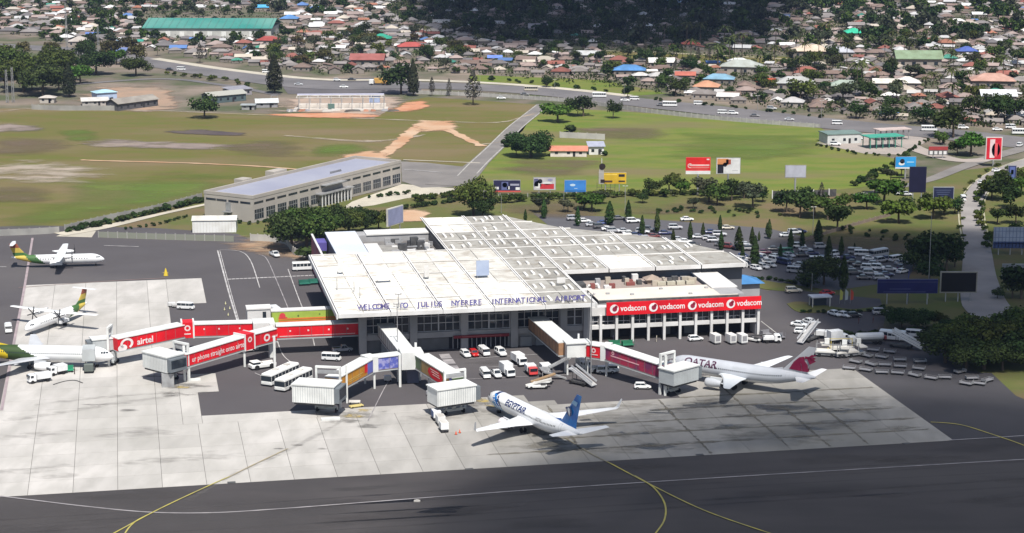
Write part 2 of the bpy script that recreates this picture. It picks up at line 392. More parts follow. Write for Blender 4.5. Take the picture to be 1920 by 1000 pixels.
for x, y, r in ((345, 727, 1.5), (660, 780, 2.2), (905, 752, 1.8), (680, 770, 1.4), (310, 512, .8), (312, 518, .5), (925, 762, 1.3)):
    r *= .8; c = at(x, y); blob('yellow_marking', [c + Vector((r * 1.5 * math.cos(t) * random.uniform(.5, 1.3), r * math.sin(t) * random.uniform(.6, 1.3), 0)) for t in [k * math.pi / 4 for k in range(8)]], .04, YST)

GRIME = soft_edge(mat('joint_grime', (.15, .14, .115), (.20, .18, .14), .3, 8, rough=1), .35, 1.0, 2.6, .8); STAIN = soft_edge(mat('dirt_film', (.19, .18, .15), (.24, .22, .18), .3, 8, rough=1), .5, 1.3, 3.0, .42)
for v, a, b_ in ((390.1, 70, 168), (398.7, 84, 168), (407.3, 96, 166), (415.9, 112, 160), (424.5, 121, 168),):
    ribbon('joint_grime', [UV(a + (b_ - a) * k / 6, v + random.uniform(-.2, .2)) for k in range(7)], 1.5 if a > 60 else .9, .02, GRIME, fade=True, jit=.5)
for u, a, b_ in ((us[21], 382, 424), (us[20], 382, 410), (us[19], 384, 440), (us[17], 382, 424), (us[14], 390, 424)):
    ribbon('joint_grime', [UV(u + random.uniform(-.15, .15), a + (b_ - a) * k / 5) for k in range(6)], .8, .02, GRIME, fade=True, jit=.5)
for i in range(34):
    u, v = random.uniform(75, 165), random.uniform(384, 422); a = random.uniform(1, 3.2)
    blob('dirt_stain', [UV(u + a * 2.2 * math.cos(t) * random.uniform(.6, 1.3), v + a * .8 * math.sin(t) * random.uniform(.5, 1.4)) for t in [k * math.pi / 4 for k in range(8)]], .014, STAIN)
APT = soft_edge(mat('asphalt_patch', (.034, .031, .032), (.044, .041, .041), .3, 6, rough=.95), .1, 1.6, 2.6, .3); APL = soft_edge(mat('worn_asphalt', (.085, .078, .076), (.07, .064, .062), .2, 8, rough=.95), .12, 1.6, 2.6, .45)
for i in range(22):
    u, v = random.uniform(-20, 190), random.uniform(338, 378); a = random.uniform(2.5, 7)
    blob('asphalt_patch', [UV(u + a * 2.4 * math.cos(t) * random.uniform(.6, 1.3), v + a * .5 * math.sin(t) * random.uniform(.5, 1.4)) for t in [k * math.pi / 4 for k in range(8)]], -.049, APT if i % 2 else APL)
for i in range(5): ribbon('tyre_track', [UV(-60 + 60 * k, 350 + i * 4.6 + random.uniform(-1, 1)) for k in range(6)], random.uniform(.7, 1.6), -.049, APT, fade=True, jit=.4)
for i in range(9):
    u, v = random.uniform(-20, 150), random.uniform(434, 474); a = random.uniform(2, 5)
    if not in_apron(u, v): blob('asphalt_patch', [UV(u + a * 2 * math.cos(t) * random.uniform(.6, 1.3), v + a * .7 * math.sin(t)) for t in [k * math.pi / 4 for k in range(8)]], -.049, APT if i % 2 else APL)
WEAR = soft_edge(mat('sun_bleached_asphalt', (.092, .085, .086), (.078, .072, .073), .15, 8, rough=.95), .04, 1.6, 1.2, .8)
blob('worn_taxiway', [UV(u, v) for u, v in ((-70, 377), (-25, 378), (20, 377), (45, 370), (38, 352), (10, 338), (-40, 335), (-80, 350))], -.051, WEAR, grow=1.3)
# painted lines
def line(pix_pts, w, m, z=-.02, n=10, name='painted_line'): return ribbon(name, P_(pix_pts), w, z, m, n=n)
line([(0, 931), (60, 938), (160, 950), (280, 961), (400, 962), (520, 955), (640, 946)], .45, LINEP, name='taxiway_edge_line')
line([(640, 946), (1000, 919), (1400, 893), (1920, 862), (2200, 846)], .42, LINEP, name='taxiway_edge_line')
line([(1780, 826), (1920, 817.5), (2100, 806)], .4, LINEP, name='apron_edge_line')
line([(540, 842), (470, 875), (428, 896)], .3, mat('faded_yellow_line', (.36, .30, .17), (.33, .29, .22), .5, 6, rough=.9), name='taxiway_centre_line', z=.045)
line([(430, 895), (400, 908), (300, 955), (210, 1003), (150, 1035)], .32, LINEY, name='taxiway_centre_line', z=.045)
line([(290, 960), (255, 978), (235, 1000), (225, 1030)], .32, LINEY, name='taxiway_centre_line', z=-.012)
line([(1060, 822), (1105, 850), (1140, 868)], .3, mat('worn_brown_line', (.22, .19, .12), (.26, .24, .19), .5, 6, rough=.9), name='taxiway_centre_line', z=.045)
line([(1138, 867), (1150, 873), (1220, 910), (1320, 958), (1440, 1000), (1540, 1030)], .34, LINEY, name='taxiway_centre_line', z=.045)
line([(1190, 893), (1225, 915), (1246, 945), (1246, 975), (1228, 1003), (1205, 1030)], .34, LINEY, name='taxiway_centre_line', z=.05)
line([(1745, 792), (1800, 797), (1860, 815), (1925, 838), (1990, 870)], .38, LINEY, name='taxiway_centre_line', z=-.012)
line([(61, 447), (45, 545), (25, 650), (3, 770)], .7, mat('pinkish_line', (.36, .29, .31), (.26, .22, .23), .3, rough=.9), name='apron_side_line', z=.02)
line([(0, 501), (12, 501)], .5, LINEW, name='painted_line'); line([(195, 461), (260, 463)], .5, LINEW)
line([(35, 540), (200, 528), (310, 522)], .35, mat('brown_line', (.25, .17, .15), rough=.9), z=.02, name='apron_edge_line')
line([(408, 470), (428, 545), (445, 602), (450, 618)], .45, LINEW, name='service_road_line')
line([(412, 470), (432, 545), (448, 602)], .2, LINEW, name='service_road_line')
line([(412, 469), (450, 472), (470, 490), (487, 540)], .3, LINEW, name='service_road_line')
line([(485, 478), (500, 486), (520, 530), (545, 590)], .25, LINEP, name='service_road_line')
line([(540, 505), (560, 560), (580, 610), (590, 650)], .25, LINEW, name='service_road_line')
line([(520, 640), (532, 668), (560, 690)], .25, LINEW, name='service_road_line')
line([(478, 700), (500, 710)], .25, LINEW)
line([(900, 690), (1000, 685)], .22, LINEW); line([(905, 655), (980, 650)], .2, LINEW)
line([(690, 790), (720, 730), (732, 712)], .2, LINEP)
line([(812, 715), (1040, 704), (1080, 702)], .25, LINEP, name='parking_limit_line')
line([(880, 673), (1010, 665)], .2, LINEW, name='parking_limit_line')
dash = MB()
for i in range(23):
    p = at(430 + i * 7.6, 523.5 - i * .35); dash.box(p.x, p.y, -.02, 1.0, .9, .01, PSI)
dash.build('crossing_dashes', LINEW, kind='structure')
zb = MB()
for (x, y) in ((835, 668), (842, 678), (850, 690), (796, 672), (803, 684)):
    p = at(x, y); zb.box(p.x, p.y, -.02, 2.6, 4.5, .01, PSI)
zb.build('crossing_bars', LINEP, kind='structure')

# roads
ribbon('access_road', P_([(1020, 196), (992, 218), (965, 240), (930, 275), (898, 305), (866, 332), (835, 348)]), [7, 7, 7, 7.5, 8, 12, 16], -.05, ROADM)
for s in (-1, 1):
    pts = P_([(1020, 196), (992, 218), (965, 240), (930, 275), (898, 305), (876, 328)])
    q = [p + Vector((s * 3.6, s * 2.6, 0)) for p in pts]; ribbon('kerb', q, .5, -.03, KERB)
sheet('visitor_parking', P_([(752, 303), (800, 305), (900, 316), (905, 320), (878, 340), (848, 350), (790, 352), (754, 340)]), -.045, ROADM)
line([(758, 318), (830, 324)], .6, LINEW, -.02); line([(756, 300), (900, 306)], 1.2, PAVE, -.03, name='parking_kerb')
sheet('paved_forecourt', P_([(660, 378), (754, 345), (850, 353), (858, 360), (760, 372), (700, 385), (640, 392)]), -.05, PAVE)
ribbon('footpath', P_([(112, 440), (200, 425), (300, 402), (388, 383)]), [7, 5, 3, 2.5], -.04, PAVE)
sheet('path_end', P_([(105, 443), (120, 437), (180, 433), (172, 445)]), -.035, PAVE)
ribbon('curved_road', P_([(2100, 250), (1960, 292), (1900, 312), (1850, 340), (1824, 375), (1822, 410), (1832, 460), (1836, 520), (1850, 575), (1900, 620)]), [7.5, 7.5, 7.5, 7.5, 7, 7, 8, 10, 13, 12], -.04, mat('pale_road', (.30, .28, .27), (.24, .225, .22), .1, 8, rough=.9))
for s in (-1, 1):
    pts = P_([(1960, 292), (1900, 312), (1850, 340), (1824, 375), (1822, 410), (1832, 460)])
    ribbon('kerb', [p + Vector((s * 4.3, 0 if s > 0 else 0, 0)) for p in pts], .5, -.02, flat((.42, .40, .28)))
ribbon('side_road', P_([(1960, 268), (1860, 295), (1800, 315), (1740, 338), (1660, 356), (1600, 366)]), [8, 7, 6, 5, 4, 3], -.045, ROADM)
ribbon('main_road', P_([(-300, 75), (100, 92), (290, 118), (430, 140), (600, 160), (760, 160), (900, 164), (1040, 174), (1180, 190), (1330, 206), (1500, 226), (1640, 240), (1780, 252), (1920, 268), (2200, 290)]), [24, 24, 26, 26, 30, 28, 26, 26, 26, 28, 30, 30, 30, 30, 30], -.07, TOWNR)
ribbon('road_verge', P_([(290, 110), (430, 131), (600, 149), (760, 150), (900, 155), (1040, 165), (1180, 180)]), 7, -.055, PAVE)
sheet('road_junction', P_([(520, 150), (700, 146), (790, 152), (790, 176), (620, 178), (540, 176)]), -.06, mat('junction_asphalt', (.12, .11, .115), (.09, .085, .09), .05, rough=.9))
ribbon('town_street', P_([(640, 95), (1100, 95), (1300, 102), (1500, 112)]), 5, -.08, mat('sandy_street', (.34, .29, .21), (.26, .24, .15), .06, rough=1))
ribbon('town_street', P_([(120, 160), (300, 148), (420, 160), (520, 178)]), 5, -.08, TOWNR)
sheet('verge_lawn', P_([(880, 140), (1130, 150), (1250, 175), (1160, 182), (1000, 166), (880, 160)]), -.09, GRASS2)
sheet('verge_lawn', P_([(1130, 95), (1520, 108), (1540, 122), (1300, 118), (1140, 106)]), -.09, GRASS)
blob('construction_yard', P_([(520, 212), (540, 186), (700, 180), (760, 182), (740, 205), (690, 218)]), -.07, soft_edge(mat('yard_sand', (.38, .29, .23), (.30, .24, .2), .1, rough=1), .1), grow=1.15)
blob('compound_yard', P_([(140, 190), (180, 165), (300, 160), (330, 185), (340, 205), (230, 208)]), -.07, soft_edge(mat('yard_earth', (.34, .23, .165), (.26, .2, .15), .08, rough=1), .1), grow=1.15)
sheet('car_park', P_([(1000, 400), (1180, 408), (1440, 428), (1620, 470), (1720, 495), (1700, 525), (1560, 545), (1470, 530), (1380, 545), (1100, 480)]), -.04, mat('car_park_asphalt', (.10, .098, .108), (.085, .083, .092), .06, rough=.9))
sheet('station_forecourt', P_([(1530, 268), (1570, 250), (1700, 250), (1745, 262), (1690, 290), (1620, 288)]), -.05, mat('station_paving', (.36, .31, .28), (.30, .27, .25), .1, rough=.9))
ribbon('station_drive', P_([(1690, 262), (1720, 280), (1790, 300), (1850, 300)]), 8, -.045, mat('drive_paving', (.36, .31, .28), (.30, .27, .25), .1, rough=.9))

# tracks and bare patches
ribbon('dirt_track', P_([(-100, 212), (0, 209), (60, 204), (200, 206), (300, 208), (420, 213), (520, 217), (640, 221), (800, 227), (930, 230), (985, 218), (1005, 212)]), 3.2, -.055, SAND, fade=True, jit=.3)
ribbon('dirt_track', P_([(150, 300), (200, 302), (350, 306), (480, 312), (560, 318)]), 2.4, -.055, DIRT, fade=True, jit=.3)
ribbon('dirt_track', P_([(905, 275), (870, 258), (830, 240), (800, 232), (770, 250), (740, 275), (710, 295), (690, 300)]), [5, 5, 8, 9, 9, 8, 7, 5], -.05, DIRT, fade=True, jit=.2)
ribbon('dirt_track', P_([(890, 272), (930, 268), (950, 262)]), 3, -.052, SAND, fade=True, jit=.3)
ribbon('dirt_track', P_([(530, 254), (600, 260), (680, 265), (740, 262), (800, 252)]), [3, 5, 7, 6, 3], -.053, SAND, fade=True, jit=.3)
blob('dirt_patch', P_([(790, 226), (840, 228), (850, 240), (800, 246), (780, 238)]), -.048, DIRT)
blob('dirt_patch', P_([(640, 292), (690, 284), (720, 294), (690, 302), (640, 302)]), -.05, DIRT)
blob('dirt_patch', P_([(755, 196), (790, 190), (800, 200), (770, 208), (742, 208)]), -.05, REDD)
blob('dirt_patch', P_([(520, 214), (600, 212), (680, 214), (700, 218), (640, 221), (540, 219)]), -.048, REDD)
blob('sand_patch', P_([(-40, 315), (60, 305), (140, 312), (180, 322), (130, 340), (40, 340), (-60, 335)]), -.05, SAND)
blob('grey_patch', P_([(150, 270), (220, 264), (330, 268), (430, 272), (400, 280), (260, 278)]), -.05, GREYD)
blob('grey_patch', P_([(-30, 236), (30, 232), (80, 240), (40, 248), (-30, 246)]), -.05, GREYD)
blob('dark_patch', P_([(315, 246), (380, 245), (450, 250), (430, 254), (330, 250)]), -.05, DKP)
blob('sand_patch', P_([(170, 272), (250, 269), (250, 273), (190, 276)]), -.045, SAND)
blob('brown_patch', P_([(420, 272), (500, 266), (560, 276), (540, 290), (440, 288)]), -.052, BROWN)
blob('brown_patch', P_([(1080, 240), (1200, 238), (1250, 250), (1180, 262), (1090, 256)]), -.052, BROWN)
blob('brown_patch', P_([(960, 300), (1080, 296), (1120, 310), (1060, 328), (960, 322)]), -.052, BROWN)
blob('brown_patch', P_([(-30, 355), (60, 350), (90, 366), (40, 380), (-40, 375)]), -.052, BROWN)
blob('brown_patch', P_([(0, 262), (90, 258), (130, 272), (60, 290), (-20, 285)]), -.052, BROWN)
blob('lush_patch', P_([(110, 250), (160, 244), (190, 256), (140, 266)]), -.052, LUSH)
blob('lush_patch', P_([(150, 345), (300, 330), (430, 335), (380, 365), (200, 400), (60, 410)]), -.054, LUSH)
blob('lush_patch', P_([(1250, 262), (1350, 252), (1500, 262), (1520, 290), (1380, 300), (1260, 288)]), -.052, LUSH)
blob('lush_patch', P_([(600, 276), (660, 272), (700, 282), (640, 292), (590, 292)]), -.052, LUSH)
blob('dirt_patch', P_([(440, 455), (500, 448), (560, 462), (590, 492), (540, 482), (450, 470)]), -.03, soft_edge(mat('brown_soil', (.30, .19, .12), (.34, .25, .17), .15, 6, rough=1), .12, 1.0, 2.2))
blob('dirt_patch', P_([(730, 412), (770, 395), (800, 400), (790, 415)]), -.05, DIRT)
blob('dirt_patch', P_([(960, 385), (1060, 380), (1100, 398), (1040, 408), (960, 404)]), -.05, BROWN)
blob('dirt_patch', P_([(1180, 388), (1300, 384), (1380, 396), (1300, 404), (1200, 402)]), -.05, BROWN)
blob('dirt_patch', P_([(1450, 445), (1620, 440), (1780, 450), (1760, 475), (1560, 470)]), -.05, BROWN)
blob('dirt_patch', P_([(1640, 605), (1700, 600), (1770, 615), (1740, 632), (1650, 628)]), -.03, BROWN)
# ------------------------------------------------------------------ terminal (local x = u-112.4, y = v-478)
T0 = (112.4, 478.0)
term = thing('airport_terminal', 'large two storey airport terminal with wide flat roof of weathered concrete panels', 'terminal', UV(T0[0], T0[1], 0), PSI)
L = lambda u, v: (u - T0[0], v - T0[1])
ROOFP = mat('roof_panel_concrete', (.56, .55, .52), (.40, .38, .355), .3, 10, rough=.9, objcol=True, lo=.3, hi=.7, col3=(.33, .295, .255), scale3=.35, lo3=.52, hi3=.72)
BEAMC = mat('roof_beam_concrete', (.76, .75, .73), (.60, .58, .56), .3, 6, rough=.9)
GUT = mat('roof_gutter', (.06, .058, .055), rough=1)
WALLG = mat('grey_wall', (.36, .36, .37), (.29, .29, .30), .2, rough=.85)
WALLD = mat('dark_interior', (.03, .03, .035), rough=.9)
MULL = mat('grey_mullion', (.52, .52, .54), rough=.6)
CONW = mat('white_concrete', (.66, .66, .66), (.55, .54, .53), .2, rough=.8)
US = [48.6, 61.4, 74.2, 87.0, 99.7, 112.4]; VF = [470, 484.4, 498.8, 513.2, 527.6, 542]; VB = [542, 554.5, 567, 579.5, 592]
UR = [112.4, 125.2, 138.0, 150.8, 163.4]; VR = [509, 525.5, 542, 554.5, 567, 579.5, 592]
cells = []
for i in range(5):
    for j in range(5): cells.append((US[i], US[i + 1], VF[j], VF[j + 1]))
for i in (3, 4):
    for j in range(4): cells.append((US[i], US[i + 1], VB[j], VB[j + 1]))
DG = [(109, 592), (112.4, 591), (124, 570), (150, 549), (162, 529), (166, 509)]
def vdiag(u):
    for (a, b_), (c, d) in zip(DG, DG[1:]):
        if u <= c: return b_ + (d - b_) * (u - a) / (c - a)
    return 500
def udiag(v):
    for (a, b_), (c, d) in zip(DG, DG[1:]):
        if v >= d: return a + (c - a) * (b_ - v) / max(b_ - d, .01)
    return 170
for i in range(4):
    for j in range(6):
        u0, u1, v0, v1 = UR[i], UR[i + 1], VR[j], VR[j + 1]
        if v0 < vdiag(u0) - 3: cells.append((u0, u1, v0, min(v1, 592)))
RZ = 12.0
slab_mb = MB(); beam = MB(); gut = MB(); rib = []; 
def clip_diag(u0, u1, v0, v1):
    if u0 < 112: return [(u0, v0), (u1, v0), (u1, v1), (u0, v1)]
    a, b_ = vdiag(u0), vdiag(u1)
    P = [(u0, v0)]
    if b_ > v0: P.append((u1, v0)); 
    else: P.append((udiag(v0), v0))
    if b_ >= v1: P.append((u1, v1))
    elif b_ > v0: P.append((u1, b_))
    if a >= v1:
        if b_ < v1: P.append((udiag(v1), v1))
        P.append((u0, v1))
    else: P.append((u0, a))
    return P
random.seed(11)
gcell = []
for (u0, u1, v0, v1) in cells:
    P = clip_diag(u0, u1, v0, v1)
    if len(P) < 3: continue
    g = .36
    cu = sum(p[0] for p in P) / len(P); cv = sum(p[1] for p in P) / len(P)
    sub = 2
    front = (u1 < 100 and v1 < 543)
    white = 1.5 if (u0 < 62 and v1 < 543) or (v0 < 485 and u1 < 101) else (1.22 if front else .66)
    if (u0, v0) in ((125.2, 509), (87.0, 579.5), (87.0, 567)): white = 1.5
    # two half panels to a bay
    if len(P) == 4 and abs(P[2][0] - u1) < .01 and abs(P[3][1] - v1) < .01 and abs(P[2][1] - v1) < .01:
        um = (u0 + u1) / 2
        parts = [[(u0 + g, v0 + g), (um - .06, v0 + g), (um - .06, v1 - g), (u0 + g, v1 - g)], [(um + .06, v0 + g), (u1 - g, v0 + g), (u1 - g, v1 - g), (um + .06, v1 - g)]]
    else:
        parts = [[(cu + (p[0] - cu) * .97, cv + (p[1] - cv) * .97) for p in P]]
    for q in parts:
        mb = MB(); mb.prism([L(*p) for p in q], RZ - .12, RZ + random.uniform(-.05, .06))
        k = white * random.uniform(.84, 1.12)
        o = mb.build('roof_panel', ROOFP, term, color=(k, k, k * .98))
    gut.prism([L(*p) for p in P], RZ - .55, RZ - .2)
    if white < 1.1 and len(P) == 4: gcell.append((u0, u1, v0, v1))
    elif white > 1.1 and random.random() < .0: pass
gut.build('roof_slab', GUT, term)
for (u0, u1, v0, v1) in gcell:
    n = random.choice((3, 4, 4, 5)); 
    for k in range(n):
        uu = u0 + (u1 - u0) * (k + 1) / (n + 1) + random.uniform(-.7, .7); vv = v0 + (v1 - v0) * random.choice((.3, .5, .62))
        rib.append((uu, vv, random.uniform(3.0, 5.5)))
ribm = MB(); ribm.b(-.34, .34, -.5, .5, 0, .4); ribme = ribm.mesh('skylight_rib', BEAMC)
for (uu, vv, ln) in rib:
    if vv < vdiag(uu) - 2 or uu < 112:
        o = add('skylight_rib', ribme, term, loc=(*L(uu, vv), RZ)); o.scale = (1, ln, 1)
# raised beams along the bay lines
def beamline(u0, v0, u1, v1, w=.45, h=.3):
    mb = MB(); mb.beam((*L(u0, v0), RZ + h / 2 + .02), (*L(u1, v1), RZ + h / 2 + .02), w, h); mb.build('roof_beam', BEAMC, term)
for u in US:
    for d in (-.28, .28):
        top = 592 if u > 86 else 541.8
        if (u < 49 and d < 0) or (u > 112 and d > 0): continue
        beamline(u + d, 470.2, u + d, top - .3, .30, .3)
for u in UR[:]:
    for d in (-.3, .3):
        if u > 163 and d > 0: continue
        b_ = min(592, vdiag(u + d)) - .4
        if b_ > 510: beamline(u + d, 509.3, u + d, b_, .38, .32)
for v in VF[1:]: beamline(48.8, v, 112.2, v, .26, .22)
for v in VB[1:4]: beamline(87.2, v, min(163.2, udiag(v)), v, .36, .22)
for v in (525.5, 542): beamline(112.7, v, min(163.2, udiag(v)) - .5, v, .42, .25)
# fascias
fa = MB()
for k in range(5): fa.b(L(US[k], 0)[0] + .04, L(US[k + 1], 0)[0] - .04, L(0, 469.6)[1], L(0, 469.98)[1], RZ - .75, RZ + .22)
fa.b(L(48.2, 0)[0], L(48.55, 0)[0], L(0, 469.6)[1], L(0, 542)[1], RZ - 1.0, RZ + .25)
for k in range(4): fa.b(L(UR[k], 0)[0] + .2, L(UR[k + 1], 0)[0] - .1, L(0, 508.6)[1], L(0, 508.98)[1], RZ - .8, RZ + .22)
fa.b(L(163.45, 0)[0], L(163.8, 0)[0], L(0, 508.6)[1], L(0, 517)[1], RZ - 1.0, RZ + .2)
fa.b(L(112.45, 0)[0], L(112.8, 0)[0], L(0, 469.6)[1], L(0, 508.5)[1], RZ - 1.0, RZ + .2)
fa.build('roof_fascia', CONW, term)
# walls of the main hall: core block, columns, glazing
cb = MB(); cb.b(*[L(55.5, 0)[0], L(112.3, 0)[0]], L(0, 479.4)[1], L(0, 541)[1], 0, RZ - .6); cb.b(L(88, 0)[0], L(112.3, 0)[0], L(0, 541.2)[1], L(0, 590)[1], 0, RZ - .6)
cb.build('hall_interior', WALLD, term)
col_us = [55.4, 68.0, 80.8, 93.4, 106.0, 112.0]
for u in col_us:
    mb = MB(); mb.b(L(u - .9, 0)[0], L(u + .9, 0)[0], L(0, 477.2)[1], L(0, 478.9)[1], 0, RZ - .7); mb.build('facade_column', WALLG, term)
bandm = MB(); bandm.b(L(54.5, 0)[0], L(112.6, 0)[0], L(0, 477.75)[1], L(0, 478.6)[1], 3.3, 4.7); bandm.build('floor_band', WALLG, term)
low = MB(); low.b(L(54.5, 0)[0], L(77, 0)[0], L(0, 478.65)[1], L(0, 479.2)[1], 0, 3.2); low2 = MB(); low2.b(L(92, 0)[0], L(112.6, 0)[0], L(0, 478.65)[1], L(0, 479.2)[1], 0, 3.2); low2.build('ground_floor_wall', WALLG, term); low.build('ground_floor_wall', mat('ground_floor_wall', (.17, .175, .19), (.12, .125, .13), .3, rough=.85), term)
gm = MB(); gm.b(0, 2.0, 0, .06, 0, 3.0); g_lo = gm.mesh('pane', GLASS)
for a, b_ in zip(col_us, col_us[1:]):
    a += .95; b_ -= .95
    n = max(2, int(round((b_ - a) / 1.9))); w = (b_ - a) / n
    fr = MB()
    for k in range(n + 1):
        x = a + k * w; wd = .32 if k in (0, n) or k == n // 2 else .12
        fr.b(L(x - wd / 2, 0)[0], L(x + wd / 2, 0)[0], L(0, 478.2)[1], L(0, 478.5)[1], 4.75, RZ - .7)
    for z in (4.85, 6.9, 8.7, 10.6): fr.b(L(a, 0)[0], L(b_, 0)[0], L(0, 478.24)[1], L(0, 478.46)[1], z - .08, z + .08)
    w_ = fr.build('window_frame', MULL, term)
    for k in range(n):
        for z0, z1 in ((4.95, 6.8), (7.0, 8.6), (8.8, 10.5)):
            o = add('pane', g_lo, term, loc=(L(a + k * w + .1, 0)[0], L(0, 478.5)[1], z0)); o.scale = ((w - .2) / 2, 1, (z1 - z0) / 3)
lw = MB()
for k in range(12):
    u = 78 + k * 1.2
    lw.b(L(u, 0)[0], L(u + .15, 0)[0], L(0, 478.7)[1], L(0, 478.9)[1], 0, 3.2)
lw.build('door_frame', MULL, term)
sgn = MB(); sgn.b(L(78, 0)[0], L(92, 0)[0], L(0, 476.9)[1], L(0, 477.5)[1], 3.0, 3.7); o = sgn.build('entrance_sign_panel', flat((.22, .02, .03)), term)
sb = MB(); sb.b(L(80, 0)[0], L(90, 0)[0], L(0, 476.8)[1], L(0, 476.88)[1], 3.35, 3.5); sb.build('sign_stripe', flat((.4, .12, .12)), term)
# small service wall boxes and ducts under the front eave
for u, w, h in ((60, 2.4, 2.2), (95, 3.0, 2.4), (99, 2.0, 2.6), (104.5, 2.4, 2.0)):
    mb = MB(); mb.b(L(u, 0)[0], L(u + w, 0)[0], L(0, 477.9)[1], L(0, 478.64)[1], .02, h); mb.build('service_cabinet', flat((.28, .29, .31)), term)
# left-rear lower roofs and open court
def tpart(name, u0, u1, v0, v1, z0, z1, m, label=None):
    mb = MB(); mb.b(L(u0, 0)[0], L(u1, 0)[0], L(0, v0)[1], L(0, v1)[1], z0, z1); return mb.build(name, m, term, label=label)
tpart('lower_roof', 56.4, 65.4, 543, 579, 10.9, 11.25, mat('bluish_roof_sheet', (.55, .60, .70), (.66, .68, .72), .06, rough=.5), 'pale bluish white metal lower roof')
tpart('lower_roof', 65.6, 69.5, 543, 560, 10.9, 11.2, CONW)
tpart('rear_wing_roof', 68, 86.8, 573, 580, 10.9, 11.25, CONW)
tpart('rear_wing_wall', 56.8, 86.6, 573.3, 579.7, 0, 10.88, WALLG); tpart('left_wing_wall', 56.8, 65, 543, 573.2, 0, 10.88, WALLG)
tpart('court_floor', 65.6, 86.9, 543, 573, 8.8, 9.0, mat('court_deck', (.20, .19, .18), (.14, .13, .13), .3, rough=.9))
tpart('court_wall', 86.4, 86.9, 543, 580, 6.1, 11.4, flat((.06, .06, .065)))
tpart('court_roof_slab', 67, 75, 549, 562, 9.9, 10.2, mat('court_slab', (.30, .29, .27), (.22, .21, .2), .3, rough=.9))
tpart('side_wall', 52.6, 53.0, 542.5, 581, 0, 10.2, mat('red_side_wall', (.30, .07, .09), (.22, .10, .14), .2, rough=.7), 'dark red side wall with blue end')
tpart('side_wall_cap', 52.5, 53.1, 542.4, 581.1, 10.2, 10.5, CONW); tpart('side_alley_roof', 53.2, 56.3, 543, 572, 5.0, 5.3, DARKM); tpart('side_alley_roof', 53.2, 56.3, 572.3, 579, 7.0, 9.4, flat((.12, .10, .35)), 'violet blue end cap')
random.seed(5)
for i in range(26):
    u, v = random.uniform(71, 85.5), random.uniform(546, 571)
    w, d, h = random.uniform(.6, 2.6), random.uniform(.5, 2), random.uniform(.5, 2.2)
    tpart('rooftop_unit', u, min(u + w, 86.2), v, v + d, 9.02, 9.02 + h, random.choice((CONW, METAL, WALLG, DARKM)))
for i in range(5):
    mb = MB(); p = L(random.uniform(71, 84), random.uniform(546, 569)); q = (p[0] + random.uniform(-6, 6), p[1] + random.uniform(-4, 2))
    mb.tube((*p, 9.4 + i * .2), (max(min(q[0], -27), -42), q[1], 10.0), .3, 8); mb.build('air_duct', METAL, term)
for u, v, h in ((79.5, 562, 4.2), (81, 559, 3.4)): tpart('water_tank', u, u + 2.2, v, v + 2, 9.02, 9.0 + h * .7, DARKM)
# right court and low roofs behind the banner
tpart('low_roof', 116.5, 153.6, 484.2, 496.5, 9.15, 9.5, mat('cream_roof_membrane', (.66, .62, .55), (.58, .54, .48), .15, rough=.8), 'long cream white low roof behind the red banner')
tpart('low_roof_edge', 116.5, 153.6, 483.7, 484.1, 8.7, 9.4, DARKM)
tpart('wing_core', 115.5, 153, 484.6, 508.8, 0, 7.2, WALLG)
tpart('court_deck', 116.5, 148, 496.7, 508.4, 8.95, 9.2, mat('roof_deck', (.34, .28, .25), (.26, .22, .2), .2, rough=.9))
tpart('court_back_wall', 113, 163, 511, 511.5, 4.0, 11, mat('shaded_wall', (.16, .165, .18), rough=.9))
tpart('rear_hall_walls', 113, 162, 511.6, 528, 0, 10.8, WALLD)
tpart('tilted_roof', 148.6, 155.6, 491.5, 514.5, 9.6, 9.9, CONW, 'plain white rectangular roof at the right end')
tpart('blue_canopy', 142.5, 151, 507.6, 510.8, 8.6, 8.8, flat((.05, .16, .34)))
tpart('right_block_wall', 149, 155.2, 484.6, 514, 0, 9.55, WALLG)
for i in range(22):
    u, v = random.uniform(117.5, 145), random.uniform(497.5, 506)
    w, d, h = random.uniform(.7, 2.4), random.uniform(.6, 1.6), random.uniform(.4, 1.8)
    tpart('rooftop_unit', u, u + w, v, v + d, 9.22, 9.22 + h, random.choice((CONW, WALLG, DARKM, flat((.45, .40, .33)), flat((.25, .08, .07)))))
for k in range(4): tpart('air_conditioner_bank', 136 + k * 2.6, 138.2 + k * 2.6, 498.5, 499.9, 9.25, 10.2, flat((.5, .47, .38)))
hut = MB(); c = L(135.5, 502.5); hut.prism([(c[0] - 1.6, c[1] - 1.4), (c[0] + 1.6, c[1] - 1.4), (c[0] + 1.6, c[1] + 1.4), (c[0] - 1.6, c[1] + 1.4)], 9.22, 10.4)
hut.loft([[(c[0] - 2.2, c[1] - 2, 10.4), (c[0] + 2.2, c[1] - 2, 10.4), (c[0] + 2.2, c[1] + 2, 10.4), (c[0] - 2.2, c[1] + 2, 10.4)], [(c[0] - .1, c[1] - .1, 11.5), (c[0] + .1, c[1] - .1, 11.5), (c[0] + .1, c[1] + .1, 11.5), (c[0] - .1, c[1] + .1, 11.5)]])
hut.build('roof_hut', flat((.34, .27, .22)), term)
for (u, v) in ((120, 490), (126, 488), (135, 493), (141, 486), (147, 492)): tpart('roof_vent', u, u + .9, v, v + .7, 9.5, 9.9, WALLG)
mb = MB(); p = L(116.8, 499.5)
mb.tube((p[0], p[1], 7.5), (p[0] + .5, p[1], 9.8), .35, 8); mb.tube((p[0] + .5, p[1], 9.8), (p[0] + 3.2, p[1], 10.2), .35, 8); mb.tube((p[0] + 3.2, p[1], 10.2), (p[0] + 3.6, p[1] - 1, 8.4), .35, 8); mb.build('bent_exhaust_pipe', CONW, term)
